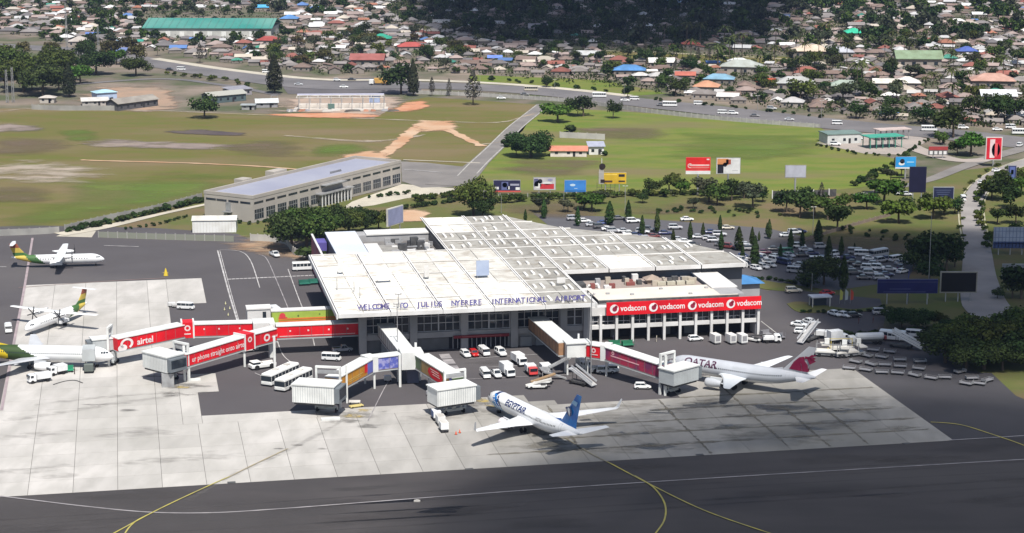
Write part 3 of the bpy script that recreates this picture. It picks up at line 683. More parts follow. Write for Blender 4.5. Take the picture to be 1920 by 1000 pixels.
tpart('plant_box', 114.6, 118, 496.6, 499, 7.5, 9.4, CONW); tpart('plant_box', 115, 117, 500, 504, 7.52, 10.2, DARKM)
# right wing: two storey white framed facade
U0, U1 = 112.9, 156.9; nb = 11; bw = (157.0 - 115.6) / 10
bay = [115.6 + bw * k for k in range(11)]; bay = [111.9 + .2] + bay
for u in bay[1:]: tpart('facade_column', u - .32, u + .32, 477.4, 478.1, 0, 7.05, CONW)
tpart('floor_band', 112.7, 157.5, 478.15, 479.3, 3.35, 4.35, CONW); tpart('parapet', 112.7, 157.3, 478.15, 478.5, 6.85, 9.0, CONW)
tpart('upper_corridor_wall', 113.2, 157, 482.6, 483.2, 4.4, 8.6, mat('corridor_wall', (.20, .21, .23), (.3, .3, .3), .4, rough=.8)); tpart('wing_roof', 113, 157.2, 478.6, 483.6, 8.35, 8.6, CONW)
tpart('undercroft_wall', 113.2, 157, 483.3, 484, 0, 4.3, WALLD); tpart('corridor_floor', 113.0, 157.2, 479.35, 483.2, 3.8, 4.2, WALLG)
tpart('end_wall', 156.6, 157.2, 478.6, 484, 0, 8.3, CONW)
for a, b_ in zip(bay, bay[1:]):
    fr = MB()
    for x in (a + .42, (a + b_) / 2, b_ - .42): fr.b(L(x - .05, 0)[0], L(x + .05, 0)[0], L(0, 478.7)[1], L(0, 478.8)[1], 4.36, 6.8)
    fr.b(L(a + .4, 0)[0], L(b_ - .4, 0)[0], L(0, 478.68)[1], L(0, 478.82)[1], 5.15, 5.27)
    fr.build('window_frame', MULL, term)
    for k in (0, 1):
        x0 = a + .5 if k == 0 else (a + b_) / 2 + .08; wd = (b_ - a) / 2 - .6
        o = add('pane', g_lo, term, loc=(L(x0, 0)[0], L(0, 478.86)[1], 5.3)); o.scale = (wd / 2, 1, .5)
    for k in range(2):
        x = random.uniform(a + .6, b_ - 1.6); tpart('seat_bench', x, x + 1.1, 480.2, 480.8, 4.22, 4.22 + random.uniform(.7, 1.1), random.choice((flat((.45, .46, .5)), flat((.05, .12, .08)), DARKM)))
for u in (119.5, 133, 139): tpart('store_door', u, u + 2.3, 483.05, 483.28, 0, 2.7, flat((.22, .23, .24)))
# red advertising banner with lettering
bn = MB(); bn.b(L(116.9, 0)[0], L(157.4, 0)[0], L(0, 476.9)[1], L(0, 477.25)[1], 7.1, 10.4); ban = bn.build('advertising_banner', RED, term, label='long red banner repeating the same white lettering four times')
tx = MB()
for k in range(4):
    cx = L(117.6 + 10.15 * k, 0)[0]; y = L(0, 476.86)[1]
    put_text(tx, 'vodacom', 2.1, (cx + 2.9, y, 8.15), (1, 0, 0), (0, 0, 1), bold=.035, center=False, maxw=6.6)
    disc(tx, (cx + 1.3, y, 8.75), (1, 0, 0), (0, 0, 1), 1.15, 20)
tx.build('banner_lettering', flat((.8, .78, .78)), ban)
qm = MB()
for k in range(4):
    cx = L(117.6 + 10.15 * k, 0)[0]; y = L(0, 476.82)[1]
    disc(qm, (cx + 1.4, y, 8.7), (1, 0, 0), (0, 0, 1), .62, 14); disc(qm, (cx + 1.75, y, 9.25), (1, 0, 0), (0, 0, 1), .42, 10)
qm.build('banner_logo', flat((.30, .02, .05)), ban)
# rooftop name letters
sign = thing('rooftop_name_sign', 'row of dark blue standing letters WELCOME TO JULIUS NYERERE INTERNATIONAL AIRPORT on the roof edge', 'sign', UV(54, 472.6, RZ + .25), PSI)
LET = mat('sign_blue', (.08, .08, .30), (.13, .11, .24), .5, rough=.5)
ph = 'WELCOME  TO  JULIUS  NYERERE  INTERNATIONAL  AIRPORT'; x = 0.0; stepx = 56.4 / len(ph)
rail = MB()
for ch in ph:
    if ch != ' ':
        mb = MB(); put_text(mb, ch, 1.8, (0, 0, .25), (1, 0, 0), (0, 0, 1), depth=.2, bold=.035); mb.build('letter', LET, sign, loc=(x + .5, 0, 0)); rail.b(x + .4, x + .5, .2, .3, -.2, 1.2)
    x += stepx
rail.b(0, 56, .22, .3, .1, .2); rail.build('letter_rail', METAL, sign)
def bench_frame(): pass

# rooftop boards, masts
def roofboard(px, py0, w, h, z, m, label, zrot=0, legs=.6, name='rooftop_board', back=DARKM):
    p = at(px, py0, z); t = thing(name, label, 'board', p, PSI + zrot)
    mb = MB(); mb.b(-w / 2, w / 2, -.12, .12, legs, legs + h); mb.build('board_panel', m, t)
    lg = MB(); [lg.b(x - .08, x + .08, .14, .3, 0, legs + h * .9) for x in (-w * .4, w * .4)]; [lg.beam((x, .2, legs + h * .8), (x, 1.6, 0), .1, .1) for x in (-w * .4, w * .4)]
    lg.build('support_frame', METAL, t); return t
roofboard(905, 521, 3.4, 4.0, RZ + .1, mat('pale_blue_panel', (.36, .42, .55), (.30, .36, .5), .3, rough=.4), 'pale blue grey upright board standing in the middle of the terminal roof')
roofboard(720, 530, 4.0, 3.2, RZ + .1, CONW, 'white upright board standing on the left front of the terminal roof')
roofboard(800, 523, 1.3, 3.0, RZ + .1, CONW, 'narrow white cabinet on the terminal roof between the two boards')
roofboard(638, 514, 1.4, 3.2, RZ + .1, CONW, 'narrow white cabinet near the left edge of the terminal roof', name='roof_cabinet')
roofboard(1052, 535, 2.2, 1.4, RZ + .1, CONW, 'small white box on the right front corner of the roof', name='roof_cabinet')
def mast(px, py, z, h, label, arms=True, r=.09, name='floodlight_mast', m=None):
    p = at(px, py, z); t = thing(name, label, 'mast', p, PSI); m = m or METAL
    mb = MB(); mb.tube((0, 0, 0), (0, 0, h), r * 1.3, 6, r); mb.build('pole', m, t)
    if arms:
        mb = MB(); mb.b(-.8, .8, -.06, .06, h - .25, h - .1); mb.build('cross_arm', m, t)
        for x in (-.65, .65): q = MB(); q.b(x - .25, x + .25, -.35, .1, h - .1, h + .3); q.build('floodlight', CONW, t)
    return t
mast(747, 578, RZ, 3.6, 'tripod topped short mast on the roof above the word TO'); mast(632, 545, RZ, 3.2, 'thin pole near the left roof edge', False); mast(664, 548, RZ, 3.4, 'thin pole on the second roof bay', False); mast(675, 560, RZ, 3, 'thin pole above the word WELCOME', False)
mast(746, 700, 0, 17, 'tall grey floodlight mast rising beside the middle jet bridge hub')
mast(1108, 706, 0, 20, 'tall grey floodlight mast rising in front of the right jet bridge', r=.11)
# the upper part of this mast is thin in the photograph, its foot stands on the parking strip

# ------------------------------------------------------------------ gatehouse link on the left of the terminal
gl = thing('gate_link_building', 'white gatehouse block with a green and orange banner bridge beside the service road', 'building', UV(30.5, 494, 0), PSI)
G = lambda u: u - 30.5
mb = MB(); mb.b(-2.2, 3.6, 0, 4.2, 3.6, 8.6); mb.build('wall', CONW, gl)
mb = MB(); mb.b(-2.4, 3.8, -.2, 4.4, 8.6, 8.9); mb.build('roof', CONW, gl)
mb = MB(); [mb.b(x, x + .5, y, y + .5, 0, 3.6) for x in (-2.0, 3.0) for y in (.1, 3.6)]; mb.build('leg', CONW, gl)
mb = MB(); mb.b(1.6, 2.5, -.08, -.02, 5.8, 8.0); mb.build('door', GLASS, gl)
mb = MB(); mb.b(-.6, 3.4, -1.6, -.1, 2.2, 4.2); mb.build('lower_room', WALLG, gl); mb = MB(); mb.b(-.2, 3.0, -1.4, .5, 0, 2.1); mb.build('equipment_cage', DARKM, gl)
mb = MB(); mb.b(3.9, 21.8, .9, 3.5, 4.4, 7.6); mb.build('link_corridor', flat((.34, .42, .10)), gl, label='lime green link corridor')
mb = MB(); mb.b(3.8, 21.9, .8, 3.6, 7.6, 7.9); mb.build('corridor_roof', CONW, gl)
mb = MB(); mb.b(4.2, 21.0, .74, .86, 4.7, 7.3); bn = mb.build('banner', flat((.36, .48, .08)), gl)
mb = MB(); mb.b(5.6, 20.2, .66, .72, 4.85, 5.25); mb.b(5.6, 20.2, .66, .72, 5.45, 5.85); mb.build('banner_stripe', flat((.72, .20, .05)), bn)
mb = MB(); disc(mb, (6.6, .68, 6.5), (1, 0, 0), (0, 0, 1), .8, 12); mb.b(5.6, 7.8, .62, .65, 5.9, 6.2); mb.build('banner_emblem', flat((.65, .06, .07)), bn)
mb = MB(); disc(mb, (10.6, .68, 6.4), (1, 0, 0), (0, 0, 1), .25, 8); disc(mb, (16, .68, 6.6), (1, 0, 0), (0, 0, 1), .2, 8); mb.build('banner_mark', flat((.12, .2, .05)), bn)
for x in (4.1, 21.2): mb = MB(); mb.b(x, x + .35, 1, 3.4, 0, 4.4); mb.build('leg', CONW, gl)

# ------------------------------------------------------------------ long grey building
def frame(px0, px1):
    a = at(*px0); b_ = at(*px1); return a, math.atan2(b_.y - a.y, b_.x - a.x), (b_ - a).length
A, ang, LN = frame((475, 418), (752, 346)); WD = 20.5
lb = thing('long_office_building', 'long beige two storey flat roofed building with blue grey roof beyond the apron', 'building', A, ang)
BEI = mat('beige_render', (.40, .37, .335), (.35, .325, .30), .15, rough=.9)
mb = MB(); mb.b(0, LN, 0, WD, 0, 8.0); wl = mb.build('wall', BEI, lb)
mb = MB(); mb.b(1.2, LN - 1.2, 1.2, WD - 1.2, 8.02, 8.25); mb.build('roof', mat('blue_grey_roof', (.27, .28, .36), (.32, .33, .40), .05, rough=.6), lb)
mb = MB(); mb.b(-.1, LN + .1, -.1, .5, 8.0, 9.1); mb.b(-.1, LN + .1, WD - .5, WD + .1, 8.0, 9.1); mb.b(-.1, .5, .51, WD - .51, 8.0, 9.1); mb.b(LN - .5, LN + .1, .51, WD - .51, 8.0, 9.1); mb.build('parapet', BEI, lb)
bays = 14; bw_ = LN / bays
for k in range(bays):
    x = k * bw_ + .7
    mb = MB(); mb.b(x, x + bw_ - 1.4, -.06, .02, 6.1, 6.8); mb.build('window', GLASS, lb)
    if k in (6, 7): continue
    z0 = 1.0; 
    mb = MB(); mb.b(x, x + bw_ - 1.4, -.06, .02, z0, 4.2); w_ = mb.build('window', GLASS, lb)
    mb = MB(); [mb.b(x + j * (bw_ - 1.4) / 4 - .06, x + j * (bw_ - 1.4) / 4 + .06, -.14, -.07, z0, 4.2) for j in range(5)]; mb.b(x, x + bw_ - 1.4, -.15, -.08, 2.8, 2.95); mb.build('mullion', METAL, w_)
mb = MB(); mb.b(5.5 * bw_, 8.6 * bw_, -3.0, -.1, 4.2, 4.6); mb.b(6 * bw_, 8 * bw_, -2.6, -.1, 6.9, 7.2); mb.build('entrance_canopy', METAL, lb)
mb = MB(); [mb.b(5.6 * bw_ + j * 1.9, 5.6 * bw_ + j * 1.9 + .35, -2.7, -2.4, 0, 4.2) for j in range(10)]; mb.build('canopy_column', CONW, lb)
mb = MB(); mb.b(6.6 * bw_, 7.9 * bw_, -.1, -.03, .5, 3.6); mb.build('entrance_glazing', GLASS, lb)
for x0, w_, h in ((.24, 5, 9.6), (.44, 7.5, 9.9)): mb = MB(); mb.b(LN * x0, LN * x0 + w_, WD + .12, WD + 4, 0, h); mb.build('stair_tower', BEI, lb)
mb = MB(); [mb.b(-.06, .02, y, y + 4.2, 6.1, 6.8) for y in (1, 6, 11, 15.5)]; mb.build('end_window', GLASS, lb)
mb = MB(); mb.b(-.08, .02, 9.6, 10.8, 0, 2.4); mb.build('door', DARKM, lb); mb = MB(); mb.b(-1.6, 0, 8.6, 11.8, 2.7, 3.0); mb.b(-.3, 0, 9.2, 11.2, 3.1, 6.0); mb.build('door_canopy', METAL, lb)
mb = MB(); 
for k in range(14): mb.tube((7.6 * bw_ + 6 + .5 * k, 7.0 , 8.26), (7.6 * bw_ + 6.2 + .5 * k, 7.4, 8.9), .12, 5)
mb.build('roof_pipes', DARKM, lb)

# ------------------------------------------------------------------ white shed
t = thing('white_shed', 'white box shaped shed with ribbed walls beside the long beige building', 'shed', at(361, 437), R(4))
mb = MB(); mb.b(0, 14, 0, 7, 0, 4.0); mb.build('wall', WHITE, t)
mb = MB(); mb.loft([[(-.3, -.3, 4.0), (-.3, 7.3, 4.0), (-.3, 3.5, 5.0)], [(14.3, -.3, 4.0), (14.3, 7.3, 4.0), (14.3, 3.5, 5.0)]]); mb.build('roof', OFFW, t)
mb = MB(); [mb.b(x, x + .08, -.08, -.01, 0, 3.9) for x in [i * 1.0 + .5 for i in range(14)]]; mb.build('wall_ribs', OFFW, t)
# ------------------------------------------------------------------ jet bridges
BRW = mat('bridge_white', (.70, .71, .70), (.58, .59, .58), .3, rough=.5)
BRG = mat('bridge_grey', (.45, .48, .49), (.38, .40, .41), .3, rough=.5)
def bridge(name, label, origin):
    return thing(name, label, 'jet bridge', UV(origin[0], origin[1], 0), PSI)
def seg(t, o, a, b_, w, zf0, zf1, hgt, side, label=None, roofm=None, panels=0):
    "walkway tube between two u,v points: floor beam, side walls, roof"
    A = Vector((a[0] - o[0], a[1] - o[1], zf0)); B = Vector((b_[0] - o[0], b_[1] - o[1], zf1)); up = Vector((0, 0, 1)); h2 = Vector((0, 0, hgt / 2))
    mb = MB(); mb.beam(A + h2, B + h2, w, hgt); body = mb.build('tunnel', side, t, label=label)
    sm = MB(); L_ = (B - A).length; n_ = max(2, int(L_ / 2.6))
    for s_ in (-1, 1):
        p, d, q = side_frame(A, B, w, hgt, s_)
        for k in range(1, n_): c = p + d * L_ * k / n_ + q * .012; sm.beam(c + up * .06, c + up * (hgt - .06), .07, .04)
        sm.beam(p + up * .1, p + d * L_ + up * .1, .08, .2)
    sm.build('panel_seams', flat((.16, .13, .13)), body, kind='stuff')
    mb = MB(); mb.beam(A + up * (hgt + .12), B + up * (hgt + .12), w + .35, .22); mb.build('tunnel_roof', roofm or BRW, t)
    mb = MB(); mb.beam(A - up * .14, B - up * .14, w + .2, .25); mb.build('floor_beam', BRG, t)
    return body, A, B
def leg(t, o, p, z, w=.45, n='leg'):
    x, y = p[0] - o[0], p[1] - o[1]; mb = MB(); mb.b(x - w / 2, x + w / 2, y - w / 2, y + w / 2, .0, z); mb.build(n, BRW, t)
def side_frame(A, B, w, hgt, s):
    d = (B - A).normalized(); n = d.cross(Vector((0, 0, 1))).normalized() * s
    return A + n * (w / 2 + .03), d, n
def side_text(parent, A, B, w, hgt, txt, size, col, along=.5, s=1, zoff=.3, bold=.03, name='lettering', maxw=None):
    p, d, n = side_frame(A, B, w, hgt, s); mb = MB()
    rt = d if (d.x > 0) else -d
    L_ = (B - A).length; pos = p + d * L_ * along
    put_text(mb, txt, size, pos + Vector((0, 0, hgt * zoff)) + n * .03, rt, Vector((0, 0, 1)), bold=bold, maxw=maxw)
    mb.build(name, flat(col), parent)
def side_panel(parent, A, B, w, hgt, f0, f1, z0, z1, m, s=1, th=.03, name='banner', shape=None):
    p, d, n = side_frame(A, B, w, hgt, s); L_ = (B - A).length
    a = p + d * L_ * f0 + n * th; b_ = p + d * L_ * f1 + n * th; mb = MB(); u = Vector((0, 0, 1))
    mb.hexa([a + u * z0 - n * .02, b_ + u * z0 - n * .02, b_ + u * z0, a + u * z0, a + u * z1 - n * .02, b_ + u * z1 - n * .02, b_ + u * z1, a + u * z1])
    return mb.build(name, m, parent)
def hframe(t, o, p, z0, z1, w, rz):
    "lift frame: two white columns and a cross beam"
    c, s_ = math.cos(rz), math.sin(rz); x, y = p[0] - o[0], p[1] - o[1]; mb = MB()
    for q in (-w / 2, w / 2): mb.box(x + q * c, y + q * s_, (z0 + z1) / 2, .45, .5, z1 - z0, rz)
    mb.box(x, y, z1 - .2, w + .3, .6, .45, rz); mb.box(x, y, z1 - 1.3, w - .45, .15, .9, rz, 1); mb.build('lift_frame', [BRW, METAL], t)
def bogie(t, o, p, rz, w=4.2, ztop=3.4):
    x, y = p[0] - o[0], p[1] - o[1]; c, s_ = math.cos(rz), math.sin(rz)
    b_ = MB(); b_.box(x, y, .95, w, .7, .6, rz); b_.box(x, y, 2.1, .9, .7, 2.2, rz); b_.box(x - w * .35 * c, y - w * .35 * s_, 2.2, .4, .5, 2.3, rz); b_.box(x + w * .35 * c, y + w * .35 * s_, 2.2, .4, .5, 2.3, rz)
    o_ = b_.build('drive_carriage', BRG, t)
    for q in (-1, 1):
        for e in (-.35, .35):
            m_ = MB(); cx, cy = x + q * w * .42 * c - e * s_, y + q * w * .42 * s_ + e * c
            m_.tube((cx - s_ * -.0 - .0, cy, .5), (cx + .28 * c, cy + .28 * s_, .5), .5, 12); m_.build('wheel', RUBBER, o_)
def cab(t, o, c_, rz, ln, wd, z0, hgt, hood=1, m=None):
    "cab: big corrugated box with a sloping canopy at its end"
    x, y = c_[0] - o[0], c_[1] - o[1]; M = Matrix.Translation((x, y, z0)) @ Matrix.Rotation(rz, 4, 'Z')
    m = m or BRW
    mb = MB(); mb.M = M; mb.b(-ln / 2, ln / 2, -wd / 2, wd / 2, 0, hgt); bd = mb.build('cab', m, t)
    mb = MB(); mb.M = M; mb.b(-ln / 2 - .2, ln / 2 + .2, -wd / 2 - .2, wd / 2 + .2, hgt + .01, hgt + .28); mb.build('cab_roof', BRW, t)
    mb = MB(); mb.M = M
    n = int(ln / .55)
    for k in range(n): mb.b(-ln / 2 + .2 + k * .55, -ln / 2 + .3 + k * .55, -wd / 2 - .05, -wd / 2 - .005, .1, hgt - .1)
    mb.build('cab_ribs', BRG, bd, kind='stuff')
    mb = MB(); mb.M = M; x1 = ln / 2 * hood
    mb.b(min(x1, x1 + 1.2 * hood), max(x1, x1 + 1.2 * hood), -wd / 2 + .1, wd / 2 - .1, .25, hgt - .3); mb.build('canopy', flat((.16, .18, .2)), t)
    mb = MB(); mb.M = M; mb.b(x1 + 1.21 * hood - .02, x1 + 1.21 * hood + .02, -wd / 2 + .4, wd / 2 - .4, 1.0, hgt - .6); mb.build('cab_window', GLASS, t)
    mb = MB(); mb.M = M; mb.b(-ln / 2 + .3, ln / 2 - .3, -wd / 2 + .3, wd / 2 - .3, -.5, -.02); mb.build('underframe', DARKM, t)
    return M
ZF, HH = 4.3, 3.0
# far left bridge: terminal -> junction -> joint -> gate of the parked jet
O = (30, 483)
t1 = bridge('jet_bridge', 'long red jet bridge reading airtel reaching left to the green and yellow jet', O)
b1, A1, B1 = seg(t1, O, (54.6, 481.6), (34.4, 481.8), 3.4, ZF, ZF, HH, RED)
side_panel(b1, A1, B1, 3.4, HH, .04, .96, .45, .62, flat((.75, .55, .55)), s=-1, name='stripe')
for f in (.12, .35, .6, .82): side_panel(b1, A1, B1, 3.4, HH, f, f + .02, 1.6, 2.0, flat((.78, .6, .6)), s=-1, name='logo_mark')
mb = MB(); mb.b(-1, 4.3, -.5, 5.0, ZF, ZF + 3.5); mb.build('junction_room', BRW, t1)
mb = MB(); mb.b(3.0, 4.2, -2.3, -.6, ZF, ZF + 3.5); mb.build('junction_panel', BRW, t1)
b2, A2, B2 = seg(t1, O, (29, 486.3), (14.6, 487.5), 3.2, ZF, ZF, HH, RED)
for f in (.2, .55, .8): side_panel(b2, A2, B2, 3.2, HH, f, f + .025, 1.7, 2.1, flat((.78, .6, .6)), s=-1, name='logo_mark')
mb = MB(); mb.b(11.6 - 30, 14.6 - 30, 485.8 - 483, 489.4 - 483, ZF - .2, ZF + 3.7); jb = mb.build('telescope_joint', RED, t1)
mb = MB(); mb.b(11.5 - 30, 11.9 - 30, 485.6 - 483, 489.5 - 483, ZF - .3, ZF + 3.9); mb.b(14.4 - 30, 14.8 - 30, 485.6 - 483, 489.5 - 483, ZF - .3, ZF + 3.9); mb.build('joint_frame', BRW, t1)
mb = MB(); disc(mb, (13.1 - 30, 2.74, ZF + 2.3), (1, 0, 0), (0, 0, 1), .75, 14, r0=.4); mb.b(12.3 - 30, 13.9 - 30, 2.72, 2.78, ZF + .7, ZF + .95); mb.build('joint_emblem', flat((.8, .65, .65)), jb)
b3, A3, B3 = seg(t1, O, (11.6, 487.3), (-4.6, 478.6), 3.4, ZF, ZF - .6, HH, RED)
side_text(b3, A3, B3, 3.4, HH, 'airtel', 2.15, (.8, .72, .72), along=.60, s=-1, zoff=.22, bold=.05)
# swirl mark near the outer end
p, d, n_ = side_frame(A3, B3, 3.4, HH, -1); mb = MB(); c = p + d * (B3 - A3).length * .87 + n_ * .06 + Vector((0, 0, 1.5))
disc(mb, c, -d, (0, 0, 1), 1.35, 20, r0=.85, a0=-60, a1=230, sx=1.3); disc(mb, c + d * 1.2 - Vector((0, 0, .9)), -d, (0, 0, 1), .9, 12, sx=1.4); mb.build('swirl_emblem', flat((.8, .75, .75)), b3)
cab(t1, O, (-7.6, 480.2), R(12), 5.0, 3.2, 3.6, 2.8, hood=-1, m=BRG)
hframe(t1, O, (-5.6, 479.4), 0, 9.6, 3.6, R(75)); bogie(t1, O, (-4.8, 479.6), R(75), 3.2)
leg(t1, O, (32.6, 479.2), ZF); leg(t1, O, (13.0, 487.5), ZF - .2); leg(t1, O, (30.2, 487), ZF)
mb = MB(); mb.b(2.6, 3.5, -4.6, -3.9, 0, ZF + 3.7); mb.build('tall_leg', BRW, t1)
# near left bridge
t2 = bridge('jet_bridge', 'red jet bridge ending in a white cab on the apron left of the two buses', O)
b4, A4, B4 = seg(t2, O, (33.4, 479.0), (27.2, 473.8), 3.0, ZF, ZF, HH, RED)
p, d, n_ = side_frame(A4, B4, 3.0, HH, -1); mb = MB(); c = p + d * 3.4 + n_ * .05 + Vector((0, 0, 1.5))
disc(mb, c, -d, (0, 0, 1), .95, 16, r0=.5, sx=1.1); put_text(mb, 'airtel', .9, c - d * 2.6 + Vector((0, 0, -.3)), -d, (0, 0, 1), bold=.02); mb.build('swirl_emblem', flat((.8, .7, .7)), b4)
x, y = 26.2 - 30, 472.9 - 483; mb = MB(); mb.box(x, y, ZF + 1.7, 2.8, 3.8, 3.9, R(40)); jb = mb.build('telescope_joint', RED, t2)
mb = MB(); mb.box(x - 1.2, y - 1.0, ZF + 1.7, .35, 4.0, 4.1, R(40)); mb.box(x + 1.2, y + 1.0, ZF + 1.7, .35, 4.0, 4.1, R(40)); mb.build('joint_frame', BRW, t2)
mb = MB(); q = Matrix.Rotation(R(40), 4, 'Z'); r_ = q @ Vector((1, 0, 0)); f_ = q @ Vector((0, -1, 0)); disc(mb, Vector((x, y, ZF + 2.3)) + f_ * 1.95, r_, (0, 0, 1), .7, 14, r0=.35); mb.build('joint_emblem', flat((.8, .65, .65)), jb)
b5, A5, B5 = seg(t2, O, (25.4, 472.2), (10.6, 460.4), 3.4, ZF, ZF - .7, HH, RED)
side_text(b5, A5, B5, 3.4, HH, 'ur phone straight onto airtel', 1.75, (.8, .68, .68), along=.46, s=-1, zoff=.3, bold=.02, maxw=16.6)
leg(t2, O, (26.0, 471.0), ZF, .5); leg(t2, O, (33.0, 468.2), ZF + 3.6, .55, 'tall_leg'); hframe(t2, O, (10.8, 461.6), 0, 9.2, 4.6, R(132)); leg(t2, O, (11.4, 460.2), 8.6, .55, 'tall_leg')
cab(t2, O, (6.6, 460.5), R(-52), 8.8, 5.2, 3.4, 3.6, hood=1)
bogie(t2, O, (8.0, 461.4), R(40))
mb = MB(); mb.b(6.0 - 30, 8.8 - 30, 455.6 - 483, 458.2 - 483, 0, 3.2); mb.build('service_stair_tower', METAL, t2)
mb = MB(); mb.b(12.5 - 30, 15.0 - 30, 460 - 483, 460.9 - 483, .02, .5); mb.build('base_block', BRW, t2)
# middle pair
O3 = (63, 448)
t3 = bridge('jet_bridge', 'white jet bridge with orange and blue panels, left arm of the middle hub', O3)
b6, A6, B6 = seg(t3, O3, (60.9, 477.2), (62.4, 451), 3.6, ZF + .2, ZF, HH, flat((.50, .50, .47)))
mb = MB(); mb.box(0.2, 0.2, ZF + 1.75, 5.2, 5.2, 4.0, 0); mb.build('hub_room', BRW, t3); mb = MB(); mb.box(1.6, 2.4, ZF + 4.3, .5, .5, 1.2); mb.build('roof_vent', BRW, t3)
b7, A7, B7 = seg(t3, O3, (60.6, 448.2), (54.2, 446.6), 3.0, ZF, ZF, HH, mat('blue_poster', (.10, .12, .42), (.30, .30, .55), .9, 3, rough=.5, lo=.45, hi=.55))
side_panel(b7, A7, B7, 3.0, HH, -.1, .12, 1.4, 2.6, RED, s=-1, name='red_corner')
mb = MB(); mb.box(53.2 - 63, 446.2 - 448, ZF + 1.6, 2.6, 3.6, 3.7, R(25)); mb.build('telescope_joint', BRW, t3)
OR = mat('orange_poster', (.55, .26, .03), (.48, .20, .02), .7, 3, rough=.5)
b8, A8, B8 = seg(t3, O3, (52.4, 445.0), (43.0, 432.6), 3.3, ZF, ZF - .8, HH, OR)
side_panel(b8, A8, B8, 3.3, HH, .0, .16, .1, 2.9, flat((.14, .16, .48)), s=-1, name='blue_end_panel'); side_panel(b8, A8, B8, 3.3, HH, .16, .24, .9, 2.9, RED, s=-1, name='red_mark')
side_panel(b8, A8, B8, 3.3, HH, .3, .75, 1.2, 1.4, flat((.62, .42, .12)), s=-1, name='print_line'); side_panel(b8, A8, B8, 3.3, HH, .35, .7, .8, .95, flat((.62, .42, .12)), s=-1, name='print_line')
cab(t3, O3, (39.2, 427.2), R(-24), 9.6, 5.4, 3.1, 3.9, hood=1); hframe(t3, O3, (42.2, 431.5), 0, 9.6, 5.4, R(-20)); bogie(t3, O3, (41.4, 428.6), R(-24), 5.2)
leg(t3, O3, (46.6, 434.5), 8.8, .45, 'tall_leg'); leg(t3, O3, (54.2, 445.4), ZF); leg(t3, O3, (52.6, 450.2), ZF - .1)
leg(t3, O3, (60.2, 445.8), ZF + 3.4, .55, 'tall_leg'); leg(t3, O3, (65.6, 450.6), ZF); leg(t3, O3, (60.4, 450.6), ZF); leg(t3, O3, (61.2, 462), ZF)
mb = MB(); mb.b(-.6, 2.0, .5, 2.8, 0, ZF); mb.build('stair_core', flat((.12, .13, .2)), t3)
mb = MB(); mb.b(39.5 - 63, 43.6 - 63, 421.2 - 448, 422.4 - 448, .02, .5); mb.build('base_block', BRW, t3)
t4 = bridge('jet_bridge', 'white jet bridge with a red oval poster, its cab by the blue tailed jet', O3)
b9, A9, B9 = seg(t4, O3, (65.4, 446.2), (71.0, 427.2), 3.3, ZF, ZF - .7, HH, flat((.10, .16, .07)))
side_panel(b9, A9, B9, 3.3, HH, .18, .95, .1, 2.9, flat((.34, .22, .08)), s=1, name='brown_poster')
pp, d, n_ = side_frame(A9, B9, 3.3, HH, 1)
for s_ in (1, -1):
    pp, d, n_ = side_frame(A9, B9, 3.3, HH, s_); mb = MB(); disc(mb, pp + d * 11 + n_ * .08 + Vector((0, 0, 1.5)), d, (0, 0, 1), 1.4, 20, sx=2.8); mb.build('red_oval', RED, b9)
    mb = MB()
    for k in range(3): mb.beam(pp + d * (8.5 + k * .6) + n_ * .1 + Vector((0, 0, 2.2 - k * .5)), pp + d * (12.8 + k * .3) + n_ * .1 + Vector((0, 0, 2.2 - k * .5)), .03, .16)
    mb.build('print_line', flat((.75, .55, .5)), b9)
    side_panel(b9, A9, B9, 3.3, HH, .93, .99, .1, 2.9, flat((.16, .16, .45)), s=s_, name='blue_end_panel', th=.06)
cab(t4, O3, (68.2, 420.6), R(17), 9.4, 5.2, 3.1, 3.6, hood=1); hframe(t4, O3, (69.6, 424.6), 0, 9.2, 5.0, R(17)); bogie(t4, O3, (68.8, 421.6), R(17), 5.2)
leg(t4, O3, (66.4, 442), ZF); leg(t4, O3, (67.6, 438), ZF - .1, .4)
# right bridge
O5 = (103, 449)
t5 = bridge('jet_bridge', 'jet bridge with maroon printed side and outside stairs reaching the grey jet', O5)
TAN = mat('tan_panel', (.36, .20, .11), (.28, .16, .09), .6, rough=.6)
b10, A10, B10 = seg(t5, O5, (99.0, 477.0), (101.0, 451.0), 4.2, ZF + .2, ZF, HH, TAN)
mb = MB(); mb.b(-2.6, 2.9, -.6, 2.6, ZF, ZF + 3.3); mb.build('hub_room', BRW, t5); mb = MB(); mb.b(-2.9, 3.2, -.9, 2.9, ZF + 3.32, ZF + 3.6); mb.build('hub_roof', BRW, t5); mb = MB(); mb.b(.6, 1.0, 2.0, 2.4, ZF + 3.6, ZF + 5.0); mb.build('roof_vent', BRW, t5)
for q in ((100.6, 448.8), (105.6, 448.8), (100.6, 451.2), (105.6, 451.2)): leg(t5, O5, q, ZF, .4)
b11, A11, B11 = seg(t5, O5, (106.0, 449.2), (109.0, 446.8), 3.2, ZF, ZF, HH, RED)
pp, d, n_ = side_frame(A11, B11, 3.2, HH, 1); mb = MB(); disc(mb, pp + d * 1.9 + n_ * .06 + Vector((0, 0, 1.9)), d, (0, 0, 1), .6, 12, r0=.3); mb.beam(pp + d * 1.0 + n_ * .06 + Vector((0, 0, .9)), pp + d * 3.0 + n_ * .06 + Vector((0, 0, .9)), .04, .2); mb.build('panel_emblem', flat((.8, .6, .6)), b11)
mb = MB(); mb.box(109.5 - 103, 446.3 - 449, ZF + 1.6, 1.8, 3.6, 3.8, R(-35)); mb.build('telescope_joint', BRW, t5)
MAR = mat('maroon_poster', (.16, .035, .10), (.36, .03, .07), .35, 3, rough=.5, lo=.4, hi=.6)
